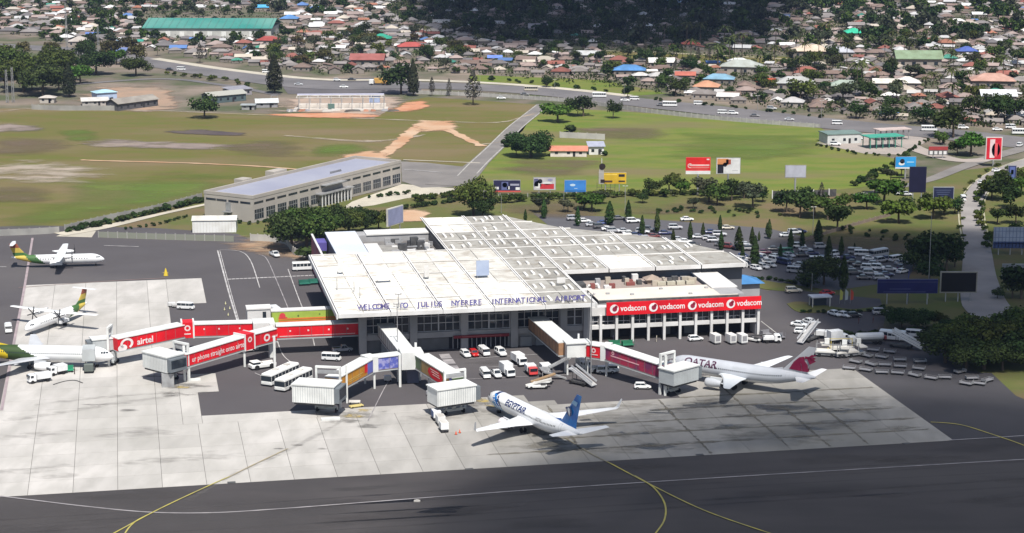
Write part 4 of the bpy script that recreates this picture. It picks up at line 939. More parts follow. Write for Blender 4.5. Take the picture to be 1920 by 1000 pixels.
b12, A12, B12 = seg(t5, O5, (110.0, 445.8), (119.6, 430.0), 3.3, ZF, ZF - .9, HH, MAR)
for z in (1.5,): side_panel(b12, A12, B12, 3.3, HH, .12, .62, z - .1, z + .18, flat((.78, .4, .45)), s=1, name='print_line')
pp, d, n_ = side_frame(A12, B12, 3.3, HH, 1); mb = MB(); disc(mb, pp + d * 3 + n_ * .08 + Vector((0, 0, 2.3)), d, (0, 0, 1), .45, 10, r0=.2); mb.build('panel_emblem', flat((.75, .4, .45)), b12)
cab(t5, O5, (122.0, 427.8), R(32), 8.4, 4.6, 3.0, 3.3, hood=1, m=BRG); hframe(t5, O5, (119.6, 429.2), 0, 9.6, 4.6, R(32)); leg(t5, O5, (118.6, 427.0), 9.4, .6, 'tall_leg'); bogie(t5, O5, (120.6, 428.2), R(32))
leg(t5, O5, (109.4, 446.0), ZF)
# outside stairs under the hub
st = MB()
for k in range(14): st.b(-6.8 + k * .36, -6.4 + k * .36, -1.2, 0.2, 2.1 + k * .155 * 1.0, 2.2 + k * .155)
st.beam((-7, -1.25, 2.1), (-2.4, -1.25, ZF), .1, .3); st.beam((-7, .25, 2.1), (-2.4, .25, ZF), .1, .3); st.b(-9.2, -7.0, -2.8, .4, 1.95, 2.1)
for k in range(12): st.b(-8.8 + k * .45, -8.35 + k * .45, -3.9, -2.9, 2.0 - k * .17, 2.1 - k * .17)
st.beam((-9, -2.85, 2.1), (-3.4, -2.85, .1), .1, .3); st.beam((-9, -3.95, 2.1), (-3.4, -3.95, .1), .1, .3)
for x in (-9, -7.2): st.b(x, x + .15, -2.8, -2.65, 0, 1.95)
st.build('stairs', METAL, t5)
# ------------------------------------------------------------------ aircraft (nose towards +X, origin on the ground under the middle)
def interp(t, tab):
    for (a, va), (b_, vb) in zip(tab, tab[1:]):
        if t <= b_: 
            k = (t - a) / (b_ - a) if b_ > a else 0
            return [x + (y - x) * k for x, y in zip(va, vb)]
    return list(tab[-1][1])
NOSE = [(0, (.02, -.28)), (.01, (.26, -.26)), (.025, (.46, -.21)), (.045, (.65, -.14)), (.07, (.82, -.08)), (.10, (.94, -.03)), (.14, (1, 0)), (.60, (1, 0)), (.68, (.96, .04)), (.76, (.84, .15)), (.84, (.64, .33)), (.92, (.40, .50)), (.98, (.20, .60)), (1, (.12, .62))]
def fus_rad(t): return interp(t, NOSE)
def fuselage(t_, Ln, Rd, zc, livery, mats, sides=40, stat=110):
    mb = MB(); mb.sm = True; rows = []
    for i in range(stat + 1):
        f = i / stat; f = f * f * (3 - 2 * f) * .35 + f * .65; r, dz = fus_rad(f); x = Ln / 2 - f * Ln
        rows.append([(x, r * Rd * math.sin(a), zc + dz * Rd + r * Rd * 1.03 * math.cos(a)) for a in [2 * math.pi * k / sides for k in range(sides)]])
    I = [[mb.pt(p) for p in r] for r in rows]
    for a, b_, ra, rb in zip(I, I[1:], rows, rows[1:]):
        for k in range(sides):
            c = [(ra[k][q] + ra[(k + 1) % sides][q] + rb[k][q] + rb[(k + 1) % sides][q]) / 4 for q in range(3)]
            mb.face((a[k], a[(k + 1) % sides], b_[(k + 1) % sides], b_[k]), livery((Ln / 2 - c[0]) / Ln, c[1] / Rd, (c[2] - zc) / Rd))
    mb.face(I[-1], 0)
    return mb.build('fuselage', mats, t_)
def on_fus(Ln, Rd, zc, x, h, side, off=.03):
    "point on the skin at station x and arc height h above the centreline"
    f = min(max((Ln / 2 - x) / Ln, 0), 1); r, dz = fus_rad(f); rr = r * Rd + off; a = max(-1.5, min(1.5, h / (r * Rd + 1e-3)))
    return Vector((x, side * rr * math.cos(a), zc + dz * Rd + rr * 1.03 * math.sin(a)))
def fus_text(parent, Ln, Rd, zc, txt, size, x0, h0, side, m, bold=.0, name='lettering', maxw=None):
    v, f, w = text_mb(txt, size, bold); sc = min(1, maxw / w) if maxw else 1
    me = bpy.data.meshes.new(name); me.from_pydata([(a * sc, b_, 0) for a, b_ in v], [], f); bm = bmesh.new(); bm.from_mesh(me)
    bmesh.ops.triangulate(bm, faces=bm.faces); bmesh.ops.subdivide_edges(bm, edges=[e for e in bm.edges if e.calc_length() > size * .18], cuts=2)
    for q in bm.verts:
        x = x0 - q.co.x * side * -1 if side < 0 else x0 + (w * sc - q.co.x) * 1
        # left side (+y) reads nose to tail; right side mirrored
        if side > 0: x = x0 - q.co.x
        else: x = x0 - (w * sc - q.co.x)
        q.co = on_fus(Ln, Rd, zc, x, h0 + q.co.y, side, .04)
    bm.to_mesh(me); bm.free(); me.materials.append(m); return add(name, me, parent)
def airfoil(n=7):
    up = [(0, 0), (.05, .35), (.2, .5), (.45, .48), (.75, .24), (1, .02)]
    return up + [(1, -.02), (.75, -.14), (.45, -.3), (.2, -.38), (.05, -.25)]
AF = airfoil()
def wing(name, parent, secs, m, side):
    "secs: (x leading edge, y, z, chord, thickness)"
    mb = MB(); mb.sm = False
    mb.loft([[(x - c * a, side * y, z + th * b_) for a, b_ in AF] for x, y, z, c, th in secs]); return mb.build(name, m, parent)
def fin(name, parent, secs, m, y=0.0):
    mb = MB(); mb.loft([[(x - c * a, y + th * b_, z) for a, b_ in AF] for x, z, c, th in secs]); return mb.build(name, m, parent)
def engine(parent, x, y, z, ln, r, m, dark):
    mb = MB(); mb.sm = True; n = 18
    pr = [(0, .86), (.04, .96), (.15, 1.02), (.45, 1.0), (.75, .82), (1, .62)]
    mb.loft([[(x - ln * a, y + r * q * math.sin(t), z + r * q * math.cos(t)) for t in [2 * math.pi * k / n for k in range(n)]] for a, q in pr], caps=False)
    e = mb.build('engine', m, parent)
    mb = MB(); mb.loft([[(x - ln * a, y + r * q * math.sin(t), z + r * q * math.cos(t)) for t in [2 * math.pi * k / n for k in range(n)]] for a, q in [(.0, .86), (.1, .78), (.18, .76), (.19, .1)]], caps=False); mb.build('fan', dark, e)
    mb = MB(); mb.loft([[(x - ln * a, y + r * q * math.sin(t), z + r * q * math.cos(t)) for t in [2 * math.pi * k / 10 for k in range(10)]] for a, q in [(.92, .60), (1.12, .34), (1.25, .08)]]); mb.build('exhaust_cone', dark, e)
    return e
def gear(parent, x, y, ztop, r, n=2, tw=.8):
    mb = MB(); mb.tube((x, y, r), (x, y, ztop), .13, 8); g = mb.build('landing_gear', METAL, parent)
    for s_ in ((-1, 1) if n == 2 else (0,)):
        w_ = MB(); w_.tube((x, y + s_ * tw / 2 - .16, r), (x, y + s_ * tw / 2 + .16, r), r, 14); w_.build('wheel', RUBBER, g)
def windows(parent, Ln, Rd, zc, x0, x1, h, step=.52, gap=()):
    mb = MB(); x = x0
    while x > x1:
        for s_ in (-1, 1):
            if any(a < x < b_ for a, b_ in gap): continue
            P = [on_fus(Ln, Rd, zc, xx, hh, s_, .015) for xx, hh in ((x - .12, h - .17), (x + .12, h - .17), (x + .12, h + .17), (x - .12, h + .17))]
            mb.poly(P)
        x -= step
    mb.build('cabin_windows', GLASS, parent, kind='stuff')
def cockpit(parent, Ln, Rd, zc, x0, h=.62, sc=1.0):
    for s_ in (-1, 1):
        for k in range(3):
            xa = x0 - k * .55 * sc; hh = [(.70, 1.12), (.60, 1.10), (.58, 1.0)][k]
            mb = MB(); P = []
            for xx, q in ((xa, hh[0]), (xa - .46 * sc, hh[0] - .03), (xa - .46 * sc, hh[1] - .03), (xa, hh[1])): P.append(on_fus(Ln, Rd, zc, xx, Rd * q * .62, s_, .03))
            mb.poly(P); mb.build('windscreen', GLASS, parent)
def doors(parent, Ln, Rd, zc, xs, side, m, h0=-.55, h1=1.25):
    for x in xs:
        mb = MB(); 
        for a, b_, c, d in ((x - .45, x - .38, h0, h1), (x + .38, x + .45, h0, h1), (x - .45, x + .45, h1 - .05, h1 + .03), (x - .45, x + .45, h0, h0 + .06)):
            n = 5
            for k in range(n):
                e0 = c + (d - c) * k / n; e1 = c + (d - c) * (k + 1) / n
                mb.poly([on_fus(Ln, Rd, zc, xx, hh, side, .02) for xx, hh in ((a, e0), (b_, e0), (b_, e1), (a, e1))])
        mb.build('door_outline', m, parent)
JW = mat('jet_white', (.78, .79, .80), (.72, .73, .75), .4, rough=.3, spec=.5, coat=.3)
JG = mat('jet_grey', (.50, .52, .56), (.46, .48, .52), .4, rough=.35, spec=.5, coat=.3)
JLG = mat('wing_grey', (.58, .60, .63), (.52, .54, .57), .3, rough=.35, spec=.5)
ENB = mat('jet_navy', (.015, .03, .12), rough=.3); EB = mat('jet_blue', (.02, .18, .50), (.02, .12, .40), .5, rough=.3); ELB = mat('jet_sky', (.18, .34, .52), rough=.3)
DKF = flat((.03, .03, .035)); OUT = flat((.40, .42, .45))
def jet(label, Ln, Rd, zc, span, p_nose, p_tail, liv, mats, wingm, enm, tailm, stabm, wing_x=.38, engy=4.9, group=None, winglet=None, tailh=12.4, name='passenger_jet'):
    a, b_ = p_nose, p_tail; h = math.atan2(a.y - b_.y, a.x - b_.x)
    c = a + (b_ - a).normalized() * (Ln / 2)
    t = thing(name, label, 'airplane', (c.x, c.y, 0), h)
    fus = fuselage(t, Ln, Rd, zc, liv, mats)
    xw = Ln / 2 - Ln * wing_x; hs = span / 2
    for s_ in (1, -1):
        w_ = wing('wing', t, [(xw + .9, Rd * .3, zc - Rd * .55, 8.2, 1.15), (xw - 1.6, Rd + .6, zc - Rd * .42, 6.4, .85), (xw - 3.9, hs * .36, zc - Rd * .42 + .35, 4.4, .5), (xw - 9.0, hs * .96, zc - Rd * .3 + 1.15, 1.7, .16), (xw - 9.5, hs, zc - Rd * .3 + 1.2, 1.4, .12)], wingm, s_)
        if winglet: 
            xl = xw - 9.5; q = MB(); P = []
            for (x, y, z, c_, th) in ((xl, hs, zc - Rd * .3 + 1.2, 1.4, .08), (xl - .7, hs + .35, zc - Rd * .3 + 1.6, 1.1, .07), (xl - 2.0, hs + .75, zc - Rd * .3 + 3.6, .5, .05)):
                P.append([(x - c_ * a_, s_ * (y - th * b2), z) for a_, b2 in AF])
            q.loft(P); q.build('winglet', winglet, w_)
        for k, f in enumerate((.28, .46, .64)):
            q = MB(); y = hs * f * s_; xx = xw - 5.6 - 2.7 * (f - .1); zz_ = zc - Rd * .42 + 1.3 * f - .15
            q.loft([[(xx + 1.6, y, zz_), (xx + 1.6, y + .05, zz_), (xx + 1.6, y, zz_ + .05)], [(xx, y - .22, zz_ - .45), (xx, y + .22, zz_ - .45), (xx, y, zz_ + .1)], [(xx - 2.0, y - .05, zz_ - .1), (xx - 2.0, y + .05, zz_ - .1), (xx - 2.0, y, zz_ + .05)]]); q.build('flap_fairing', wingm, w_)
        engine(t, xw + .6, s_ * engy, zc - Rd * .42 - 1.15, 3.9, 1.05, enm, DKF)
        q = MB(); q.b(xw - 3.4, xw - .5, s_ * engy - .14, s_ * engy + .14, zc - Rd * .42 - .5, zc - Rd * .42 + .25); q.build('engine_pylon', wingm, t)
        xt = -Ln / 2 + 4.9
        wing('horizontal_stabiliser', t, [(xt, .35, zc + Rd * .38, 3.9, .36), (xt - 3.3, span * .2, zc + Rd * .38 + .85, 1.5, .14)], stabm, s_)
    zt = zc + Rd * .85; xt = -Ln / 2 + 8.2
    fn = fin('tail_fin', t, [(xt + .9, zt - .6, 7.0, .5), (xt - .6, zt + .9, 5.6, .42), (xt - 6.3, tailh, 1.9, .16)], tailm)
    q = MB(); q.loft([[(xt + 4.6, 0, zt - .15), (xt + 4.6, .03, zt - .2), (xt + 4.6, -.03, zt - .2)], [(xt - .2, 0, zt + .9), (xt, .2, zt - .3), (xt, -.2, zt - .3)]]); q.build('fin_fillet', tailm, t)
    gear(t, Ln / 2 - Ln * .115, 0, zc - Rd * .8, .38, tw=.5)
    for s_ in (1, -1): gear(t, xw - 5.2, s_ * 2.8, zc - Rd * .6, .56, tw=.85)
    gap = ((Ln / 2 - Ln * .14, Ln / 2 - Ln * .12),)
    windows(t, Ln, Rd, zc, Ln / 2 - Ln * .155, -Ln / 2 + Ln * .2, Rd * .22, gap=gap)
    cockpit(t, Ln, Rd, zc, Ln / 2 - Ln * .032)
    for s_ in (1, -1): doors(t, Ln, Rd, zc, (Ln / 2 - Ln * .13, -Ln / 2 + Ln * .17), s_, OUT)
    return t, fus, fn
# --- white and blue jet in the middle
def liv_a(f, y, z):
    # swoosh sweeping down and back behind the cockpit
    g = f - .135 + .05 * z
    s = .155 + .055 * (-z)          # centre line of the band
    w1 = .012 + .03 * max(0, .9 - z) * .5
    d = f - (.15 - .045 * (z - .2) ** 2 * (1 if z > .2 else -1) * 1.0)
    d = (f - (.150 + .055 * (.75 - z) + .012 * z * z)) / 1.35
    if z > .86: return 2 if abs(f - .142) < .012 else 0
    if .006 < d < .016: return 2
    if -.022 < d <= .001: return 3 if z > -.35 else 4
    if z < .45 and -.038 < d < -.026: return 3
    if z < -.05 and -.055 - .02 * (-z) < d < -.03: return 4
    return 0
EN, ET = at(917, 740, 3.2), at(1088, 806, 5.2)
t, fus, fn = jet('white jet with blue tail and blue swoosh lettered EGYPTAIR parked in the apron centre', 39.5, 1.9, 3.25, 34.3, EN, ET, liv_a, [JW, JG, ENB, EB, ELB], JW, mat('jet_engine_pale', (.72, .66, .68), rough=.35), mat('jet_tail_blue', (.012, .19, .52), (.01, .10, .36), .5, rough=.3), JW, winglet=JW)
JET1 = t
for s_ in (1, -1): fus_text(fus, 39.5, 1.9, 3.25, 'EGYPTAIR', 1.9, 9.2, .5, s_, ENB, bold=.07, maxw=9.8)
for s_ in (1, -1): fus_text(fus, 39.5, 1.9, 3.25, 'EGYPTAIR', .5, -4, .62, s_, DKF, maxw=4)
for s_ in (1, -1):
    q = MB(); o_ = (-15.4, s_ * .38, 8.2)
    disc(q, o_, (1, 0, 0), (0, 0, 1), 1.05, 18, mi=0); q.poly([(-14.6, s_ * .385, 9.1), (-13.8, s_ * .385, 8.6), (-14.5, s_ * .385, 8.3)], 0)
    disc(q, (-15.3, s_ * .42, 8.5), (1, 0, 0), (0, 0, 1), .5, 12, mi=1); q.poly([(-15.9, s_ * .425, 8.3), (-14.9, s_ * .425, 8.3), (-15.6, s_ * .425, 7.2)], 1)
    q.build('tail_emblem', [ENB, flat((.7, .72, .75))], fn)
    q = MB(); q.poly([(-17.0, s_ * .3, 11.0), (-16.2, s_ * .33, 10.2), (-18.0, s_ * .26, 9.8), (-18.6, s_ * .2, 10.8)]); q.build('tail_band', ELB, fn)
# --- grey jet on the right
QN, QT = UV(123.8, 443.6), UV(151.4, 417.8)
GRJ = mat('jet_silver', (.47, .49, .53), (.43, .45, .49), .4, rough=.35, spec=.5, coat=.2)
t, fus, fn = jet('grey jet with maroon antelope emblem tail lettered QATAR at the right stand', 37.6, 1.98, 3.7, 34.1, QN, QT, lambda f, y, z: 1 if z < -.55 else 0, [GRJ, JW], mat('wing_pale', (.64, .67, .70), rough=.35), GRJ, mat('tail_silver', (.42, .43, .46), rough=.4), JW, wing_x=.36, engy=5.7, tailh=11.9)
JET2 = t
MARO = flat((.20, .008, .045))
for s_ in (1, -1): fus_text(fus, 37.6, 1.98, 3.7, 'QATAR', 2.5, 13.6, .35, s_, mat('dark_maroon', (.07, .02, .05), rough=.4), bold=.06, maxw=10.5)
for s_ in (1, -1): fus_text(fus, 37.6, 1.98, 3.7, 'AIRWAYS', .8, 1.2, .9, s_, OUT, maxw=4.4)
for s_ in (1, -1):        # long horned antelope head
    o_ = lambda x, z, e=.0: (x, s_ * (.33 + e - max(0, z - 8) * .03), z)
    q = MB()
    q.poly([o_(-12.4, 6.2), o_(-13.5, 8.0), o_(-14.8, 9.2), o_(-16.0, 9.5), o_(-16.2, 8.6), o_(-15.2, 7.8), o_(-15.6, 6.0)])
    q.poly([o_(-15.9, 9.4), o_(-16.2, 8.5), o_(-17.0, 7.6), o_(-17.1, 6.0), o_(-15.7, 6.0), o_(-15.3, 7.9)])
    q.poly([o_(-16.2, 9.6), o_(-17.5, 9.6), o_(-18.4, 8.7), o_(-18.3, 8.3), o_(-17.4, 9.1), o_(-16.2, 9.0)])
    for dz in (0, .75, 1.4): q.poly([o_(-16.6, 9.2 - dz * .2 + dz * .3), o_(-17.9, 10.2 - dz), o_(-18.7, 10.0 - dz), o_(-17.4, 9.2 - dz)])
    q.build('tail_emblem', MARO, fn)
# --- green and yellow jet at the left edge
PGR = flat((.040, .075, .022)); PYL = flat((.70, .52, .02))
def liv_b(f, y, z):
    e = .53 + .11 * z
    if f > .70 + .09 * z * z + .03 * z: return 3
    if f > e - .0:
        return 2
    return 0
PN, PT = at(213, 667, 3.0), at(-105, 650, 4.4)
t, fus, fn = jet('white jet with olive green and yellow rear half cut by the left photo edge', 36.4, 1.9, 3.25, 31.5, PN, PT, liv_b, [JW, JG, PGR, PYL], mat('wing_dusty', (.50, .52, .55), (.44, .45, .48), .4, rough=.4), JW, PYL, JW, wing_x=.40)
JET3 = t
# --- turboprops
def turboprop(label, p_nose, p_tail, group):
    Ln, Rd, zc = 27.2, 1.4, 2.35; span = 27.0
    h = math.atan2(p_nose.y - p_tail.y, p_nose.x - p_tail.x); c = p_nose + (p_tail - p_nose).normalized() * Ln / 2
    t = thing('turboprop_plane', label, 'airplane', (c.x, c.y, 0), h, group)
    G_, Y_, O_ = flat((.06, .15, .045)), flat((.52, .40, .08)), flat((.26, .08, .05))
    def lv(f, y, z):
        if f > .93 + .04 * z: return 0
        if f > .80 + .05 * z: return 2
        if f > .68 + .06 * z: return 1
        return 0
    fus = fuselage(t, Ln, Rd, zc, lv, [JW, G_, Y_, O_], 28, 60)
    for s_ in (1, -1):
        w_ = wing('wing', t, [(2.4, .1, zc + Rd + .35, 2.6, .5), (2.4, 4.4, zc + Rd + .35, 2.6, .45), (1.9, span / 2 - .3, zc + Rd + .55, 1.6, .22), (1.5, span / 2, zc + Rd + .55, .9, .1)], JW, s_)
        mb = MB(); mb.sm = True; y = s_ * 4.05; z = zc + Rd + .05
        mb.loft([[(x, y + r * math.sin(a), z + dz + r * 1.05 * math.cos(a)) for a in [2 * math.pi * k / 12 for k in range(12)]] for x, r, dz in ((4.4, .22, 0), (4.0, .45, 0), (2.6, .6, -.05), (.6, .6, -.1), (-1.0, .35, .05), (-2.0, .12, .2))]); e = mb.build('engine_nacelle', JW, t)
        mb = MB(); mb.tube((4.4, y, z), (4.95, y, z), .2, 10, .05)
        for k in range(6):
            a = k * math.pi / 3 + .2; q = Vector((0, math.sin(a), math.cos(a))); mb.beam(Vector((4.55, y, z)) + q * .2, Vector((4.55, y, z)) + q * 1.95, .08, .26)
        mb.build('propeller', DKF, e)
        wing('horizontal_stabiliser', t, [(-Ln / 2 + 1.6, .05, 7.35, 1.6, .2), (-Ln / 2 + 1.2, 3.65, 7.35, 1.0, .12)], JW, s_)
        gear(t, -.6, s_ * 2.0, zc - .9, .42, tw=.5)
        mb = MB(); mb.b(-2.2, 1.4, min(s_ * .9, s_ * 2.3), max(s_ * .9, s_ * 2.3), .95, 1.7); mb.build('gear_pod', JW, t)
    fn = fin('tail_fin', t, [(-Ln / 2 + 6.2, zc + .8, 5.2, .3), (-Ln / 2 + 3.9, zc + 2.2, 3.4, .3)], G_)
    fin('tail_fin_band', t, [(-Ln / 2 + 3.86, zc + 2.22, 3.3, .3), (-Ln / 2 + 2.6, 6.0, 2.7, .28)], Y_); fin('tail_fin_top', t, [(-Ln / 2 + 2.58, 6.02, 2.6, .26), (-Ln / 2 + 1.9, 7.3, 2.3, .2)], O_)
    gear(t, Ln / 2 - 2.6, 0, zc - 1, .3, tw=.3); windows(t, Ln, Rd, zc, Ln / 2 - 5, -Ln / 2 + 7, .35, .75); cockpit(t, Ln, Rd, zc, Ln / 2 - 1.2, sc=.75)
    return t
turboprop('white turboprop with yellow and green tail standing on the dark asphalt, nose pointing right', at(196, 486, 2), at(32, 490, 2), 'parked turboprop planes')
turboprop('white turboprop with yellow and green tail parked on the pale concrete, nose towards the camera', at(47, 618, 2), at(158, 578, 2), 'parked turboprop planes')
# ------------------------------------------------------------------ vehicles (front towards +X)
def rbox(mb, x0, x1, w, z0, z1, ch=.08, mi=0, w1=None, x0t=None, x1t=None):
    "rounded box: chamfered loft, optional narrower top"
    w1 = w1 or w; x0t = x0 if x0t is None else x0t; x1t = x1 if x1t is None else x1t
    def ring(a, b_, hw, z, c): return [(a + c, -hw, z), (b_ - c, -hw, z), (b_, -hw + c, z), (b_, hw - c, z), (b_ - c, hw, z), (a + c, hw, z), (a, hw - c, z), (a, -hw + c, z)]
    zc = ch
    mb.loft([ring(x0 + ch, x1 - ch, w / 2 - ch, z0, ch), ring(x0, x1, w / 2, z0 + zc, ch), ring(x0t, x1t, w1 / 2, z1 - zc, ch), ring(x0t + ch, x1t - ch, w1 / 2 - ch, z1, ch)], mi=mi)
CARS = {}
def car_parts(kind):
    P = {}
    body = MB(); glass = MB(); lamps = MB(); tail = MB(); whl = []
    if kind in ('sedan', 'hatch', 'suv', 'pickup', 'wagon'):
        Lc, wd, hb, ht = {'sedan': (4.5, 1.75, .92, 1.44), 'hatch': (3.9, 1.68, .95, 1.5), 'suv': (4.7, 1.88, 1.12, 1.82), 'pickup': (5.1, 1.8, 1.08, 1.76), 'wagon': (4.5, 1.72, .95, 1.5)}[kind]
        x0, x1 = -Lc / 2, Lc / 2
        ring = lambda x, hw, z0, z1: [(x, -hw, z0 + .12), (x, -hw + .12, z0), (x, hw - .12, z0), (x, hw, z0 + .12), (x, hw, z1 - .22), (x, hw - .18, z1), (x, -hw + .18, z1), (x, -hw, z1 - .22)]
        g = .24 if kind not in ('suv', 'pickup') else .36
        body.loft([ring(x0, wd / 2 - .14, g + .1, hb - .04), ring(x0 + .15, wd / 2 - .02, g, hb), ring(x0 + Lc * .2, wd / 2, g, hb + .02), ring(x0 + Lc * .62, wd / 2, g, hb + .02), ring(x0 + Lc * .72, wd / 2, g, hb - .02), ring(x1 - .35, wd / 2 - .04, g, hb - .14), ring(x1, wd / 2 - .2, g + .08, hb - .3)])
        cab_ = {'sedan': (-.34, .20, -.24, .06), 'hatch': (-.46, .22, -.40, .08), 'suv': (-.47, .20, -.43, .09), 'pickup': (-.08, .27, -.04, .16), 'wagon': (-.46, .20, -.40, .07)}[kind]
        a, b_, c, d = [q * Lc for q in cab_]
        z0 = hb - .02; wt = wd * .78
        gr = lambda xa, xb, hw, z: [(xa, -hw, z), (xb, -hw, z), (xb, hw, z), (xa, hw, z)]
        glass.loft([gr(a, b_, wd / 2 - .08, z0), gr(c, d, wt / 2, ht - .06)])
        body.loft([gr(c - .04, d + .05, wt / 2 + .03, ht - .07), gr(c + .05, d - .08, wt / 2 - .08, ht)])
        for s_ in (-1, 1):
            for (xa, xb) in ((a, c), (b_, d)): body.beam((xa, s_ * (wd / 2 - .09), z0), (xb, s_ * (wt / 2), ht - .05), .08, .09)
            xm = (a + b_) / 2; body.beam((xm, s_ * (wd / 2 - .07), z0), (xm, s_ * (wt / 2 + .01), ht - .05), .04, .09)
            lamps.box(x1 - .12, s_ * (wd / 2 - .36), hb - .34, .2, .34, .16); tail.box(x0 + .03, s_ * (wd / 2 - .28), hb - .22, .1, .26, .16)
            body.box(b_ - .15, s_ * (wd / 2 + .06), z0 + .08, .16, .16, .12)
        if kind == 'pickup':
            body.b(x0 + .1, -.1 * Lc, -wd / 2, -wd / 2 + .08, hb, hb + .12); body.b(x0 + .1, -.1 * Lc, wd / 2 - .08, wd / 2, hb, hb + .12)
            glass.b(x0 + .16, -.1 * Lc, -wd / 2 + .1, wd / 2 - .1, hb + .03, hb + .05)
        rw = .31 if kind not in ('suv', 'pickup') else .37
        whl = [(Lc * q, s_ * (wd / 2 - .1), rw) for q in (-.31, .31) for s_ in (-1, 1)]
    elif kind == 'van':
        Lc, wd, ht = 4.8, 1.75, 1.98
        rbox(body, -2.4, 2.3, wd, .28, 1.12, .1, x1t=2.0); rbox(body, -2.4, 1.95, wd - .06, 1.7, ht, .12, w1=wd - .25, x1t=1.35)
        glass.loft([[(-2.36, -wd / 2 + .03, 1.1), (2.0, -wd / 2 + .03, 1.1), (2.0, wd / 2 - .03, 1.1), (-2.36, wd / 2 - .03, 1.1)], [(-2.33, -wd / 2 + .09, 1.74), (1.5, -wd / 2 + .09, 1.74), (1.5, wd / 2 - .09, 1.74), (-2.33, wd / 2 - .09, 1.74)]])
        for s_ in (-1, 1):
            for x in (-2.3, -1.1, .2, 1.15): body.beam((x, s_ * (wd / 2 - .01), 1.08), (x, s_ * (wd / 2 - .07), 1.76), .05, .12)
            lamps.box(2.25, s_ * .6, .75, .12, .3, .18); tail.box(-2.4, s_ * .7, .95, .06, .16, .3)
        whl = [(q, s_ * (wd / 2 - .1), .32) for q in (-1.45, 1.5) for s_ in (-1, 1)]
    elif kind == 'minibus':
        Lc, wd, ht = 6.9, 2.05, 2.6
        rbox(body, -3.45, 3.4, wd, .35, 1.35, .1); rbox(body, -3.45, 3.1, wd - .05, 2.1, ht, .14, w1=wd - .2)
        glass.b(-3.4, 3.28, -wd / 2 + .03, wd / 2 - .03, 1.3, 2.15)
        for s_ in (-1, 1):
            for k in range(7): body.b(-3.4 + k * 1.07, -3.28 + k * 1.07, s_ * wd / 2 - .03, s_ * wd / 2 + .0, 1.3, 2.15)
            lamps.box(3.4, s_ * .75, .8, .06, .3, .2); tail.box(-3.46, s_ * .85, 1.0, .04, .16, .3)
        whl = [(q, s_ * (wd / 2 - .12), .38) for q in (-2.1, 2.2) for s_ in (-1, 1)]
    return body, glass, lamps, tail, whl
WHM = MB(); WHM.tube((0, -.11, 0), (0, .11, 0), 1.0, 12); WHM = WHM.mesh('wheel', RUBBER)
HUB = MB(); HUB.tube((0, -.115, 0), (0, .115, 0), .5, 8); HUBM = HUB.mesh('rim', METAL)
def car_mesh(kind):
    if kind not in CARS:
        b_, g, l, t, w = car_parts(kind)
        m = MB()
        for src, mi in ((b_, 0), (g, 1), (l, 3), (t, 4)):
            o = len(m.v); m.v += src.v; m.f += [tuple(i + o for i in f) for f in src.f]; m.m += [mi] * len(src.f); m.s += src.s
        for (x, y, r) in w: m.tube((x, y - .1, r), (x, y + .1, r), r, 10, mi=2)
        CARS[kind] = dict(far=m.mesh(kind, [PAINT, GLASS, RUBBER, LAMP, TAILL]), body=b_.mesh('body', PAINT), glass=g.mesh('windows', GLASS), lamps=l, tail=t, w=w,
                          lm=l.mesh('headlights', LAMP), tm=t.mesh('tail_lights', TAILL))
    return CARS[kind]
CATS = {'sedan': 'car', 'hatch': 'car', 'suv': 'car', 'wagon': 'car', 'pickup': 'pickup truck', 'van': 'van', 'minibus': 'minibus'}
ALLCARS = []
def car(p, rz, kind, color, label=None, group=None, near=True, name=None):
    c = car_mesh(kind); nm = name or {'van': 'parked_van', 'minibus': 'minibus', 'pickup': 'pickup_truck'}.get(kind, 'parked_car')
    if not near:
        o = add(nm, c['far'], None, loc=(p.x, p.y, 0.02), rz=rz, color=color); tag(o, label, CATS[kind], group); ALLCARS.append(o); return o
    t = thing(nm, label, CATS[kind], (p.x, p.y, 0.02), rz, group)
    add('body', c['body'], t, color=color); add('windows', c['glass'], t)
    if kind not in ('x',): add('headlights', c['lm'], t); add('tail_lights', c['tm'], t)
    for (x, y, r) in c['w']:
        w = add('wheel', WHM, t, loc=(x, y, r)); w.scale = (r, 1, r); add('rim', HUBM, w)
    return t
WH = (.74, .75, .76); SIL = (.42, .43, .46); BLK = (.03, .03, .035); DGR = (.12, .12, .13); BLU = (.06, .09, .25); RD = (.5, .02, .02); NVY = (.03, .04, .12); BEG = (.5, .46, .38); GRN = (.05, .2, .12)
D = lambda a: PSI + R(a)
# cars on the airside strip
car(at(873, 668), D(-82), 'wagon', WH, 'white estate car, leftmost of the row parked nose out before the terminal'); car(at(889, 667), D(-84), 'hatch', RD, 'small red hatchback parked between white cars before the terminal')
car(at(908, 665), D(-82), 'van', WH, 'white van parked right of the small red hatchback'); car(at(939, 666), D(-80), 'suv', WH, 'white off road car standing alone at the right end of the terminal row')
car(at(910, 707), D(-88), 'van', WH, 'white van, leftmost of the parking row beside the stairs'); car(at(930, 706), D(-84), 'pickup', WH, 'white pickup second from the left in the row beside the stairs')
car(at(1136, 700), D(-8), 'suv', WH, 'white four wheel drive under the maroon printed bridge, left rear', near=True)
car(at(1205, 729), D(-14), 'hatch', WH, 'white compact car alone on the asphalt below the maroon bridge')
car(at(642, 660), D(6), 'pickup', SIL, 'silver pickup in shade beside the left end of the terminal'); car(at(622, 676), D(-22), 'van', WH, 'white car carrying dark equipment near the left bridge shadow')
car(at(515, 481), D(-72), 'pickup', WH, 'white pickup standing on the red dirt near the wall opening'); car(at(570, 507), D(0), 'minibus', WH, 'white minibus beside the left roof corner of the terminal', name='minibus')
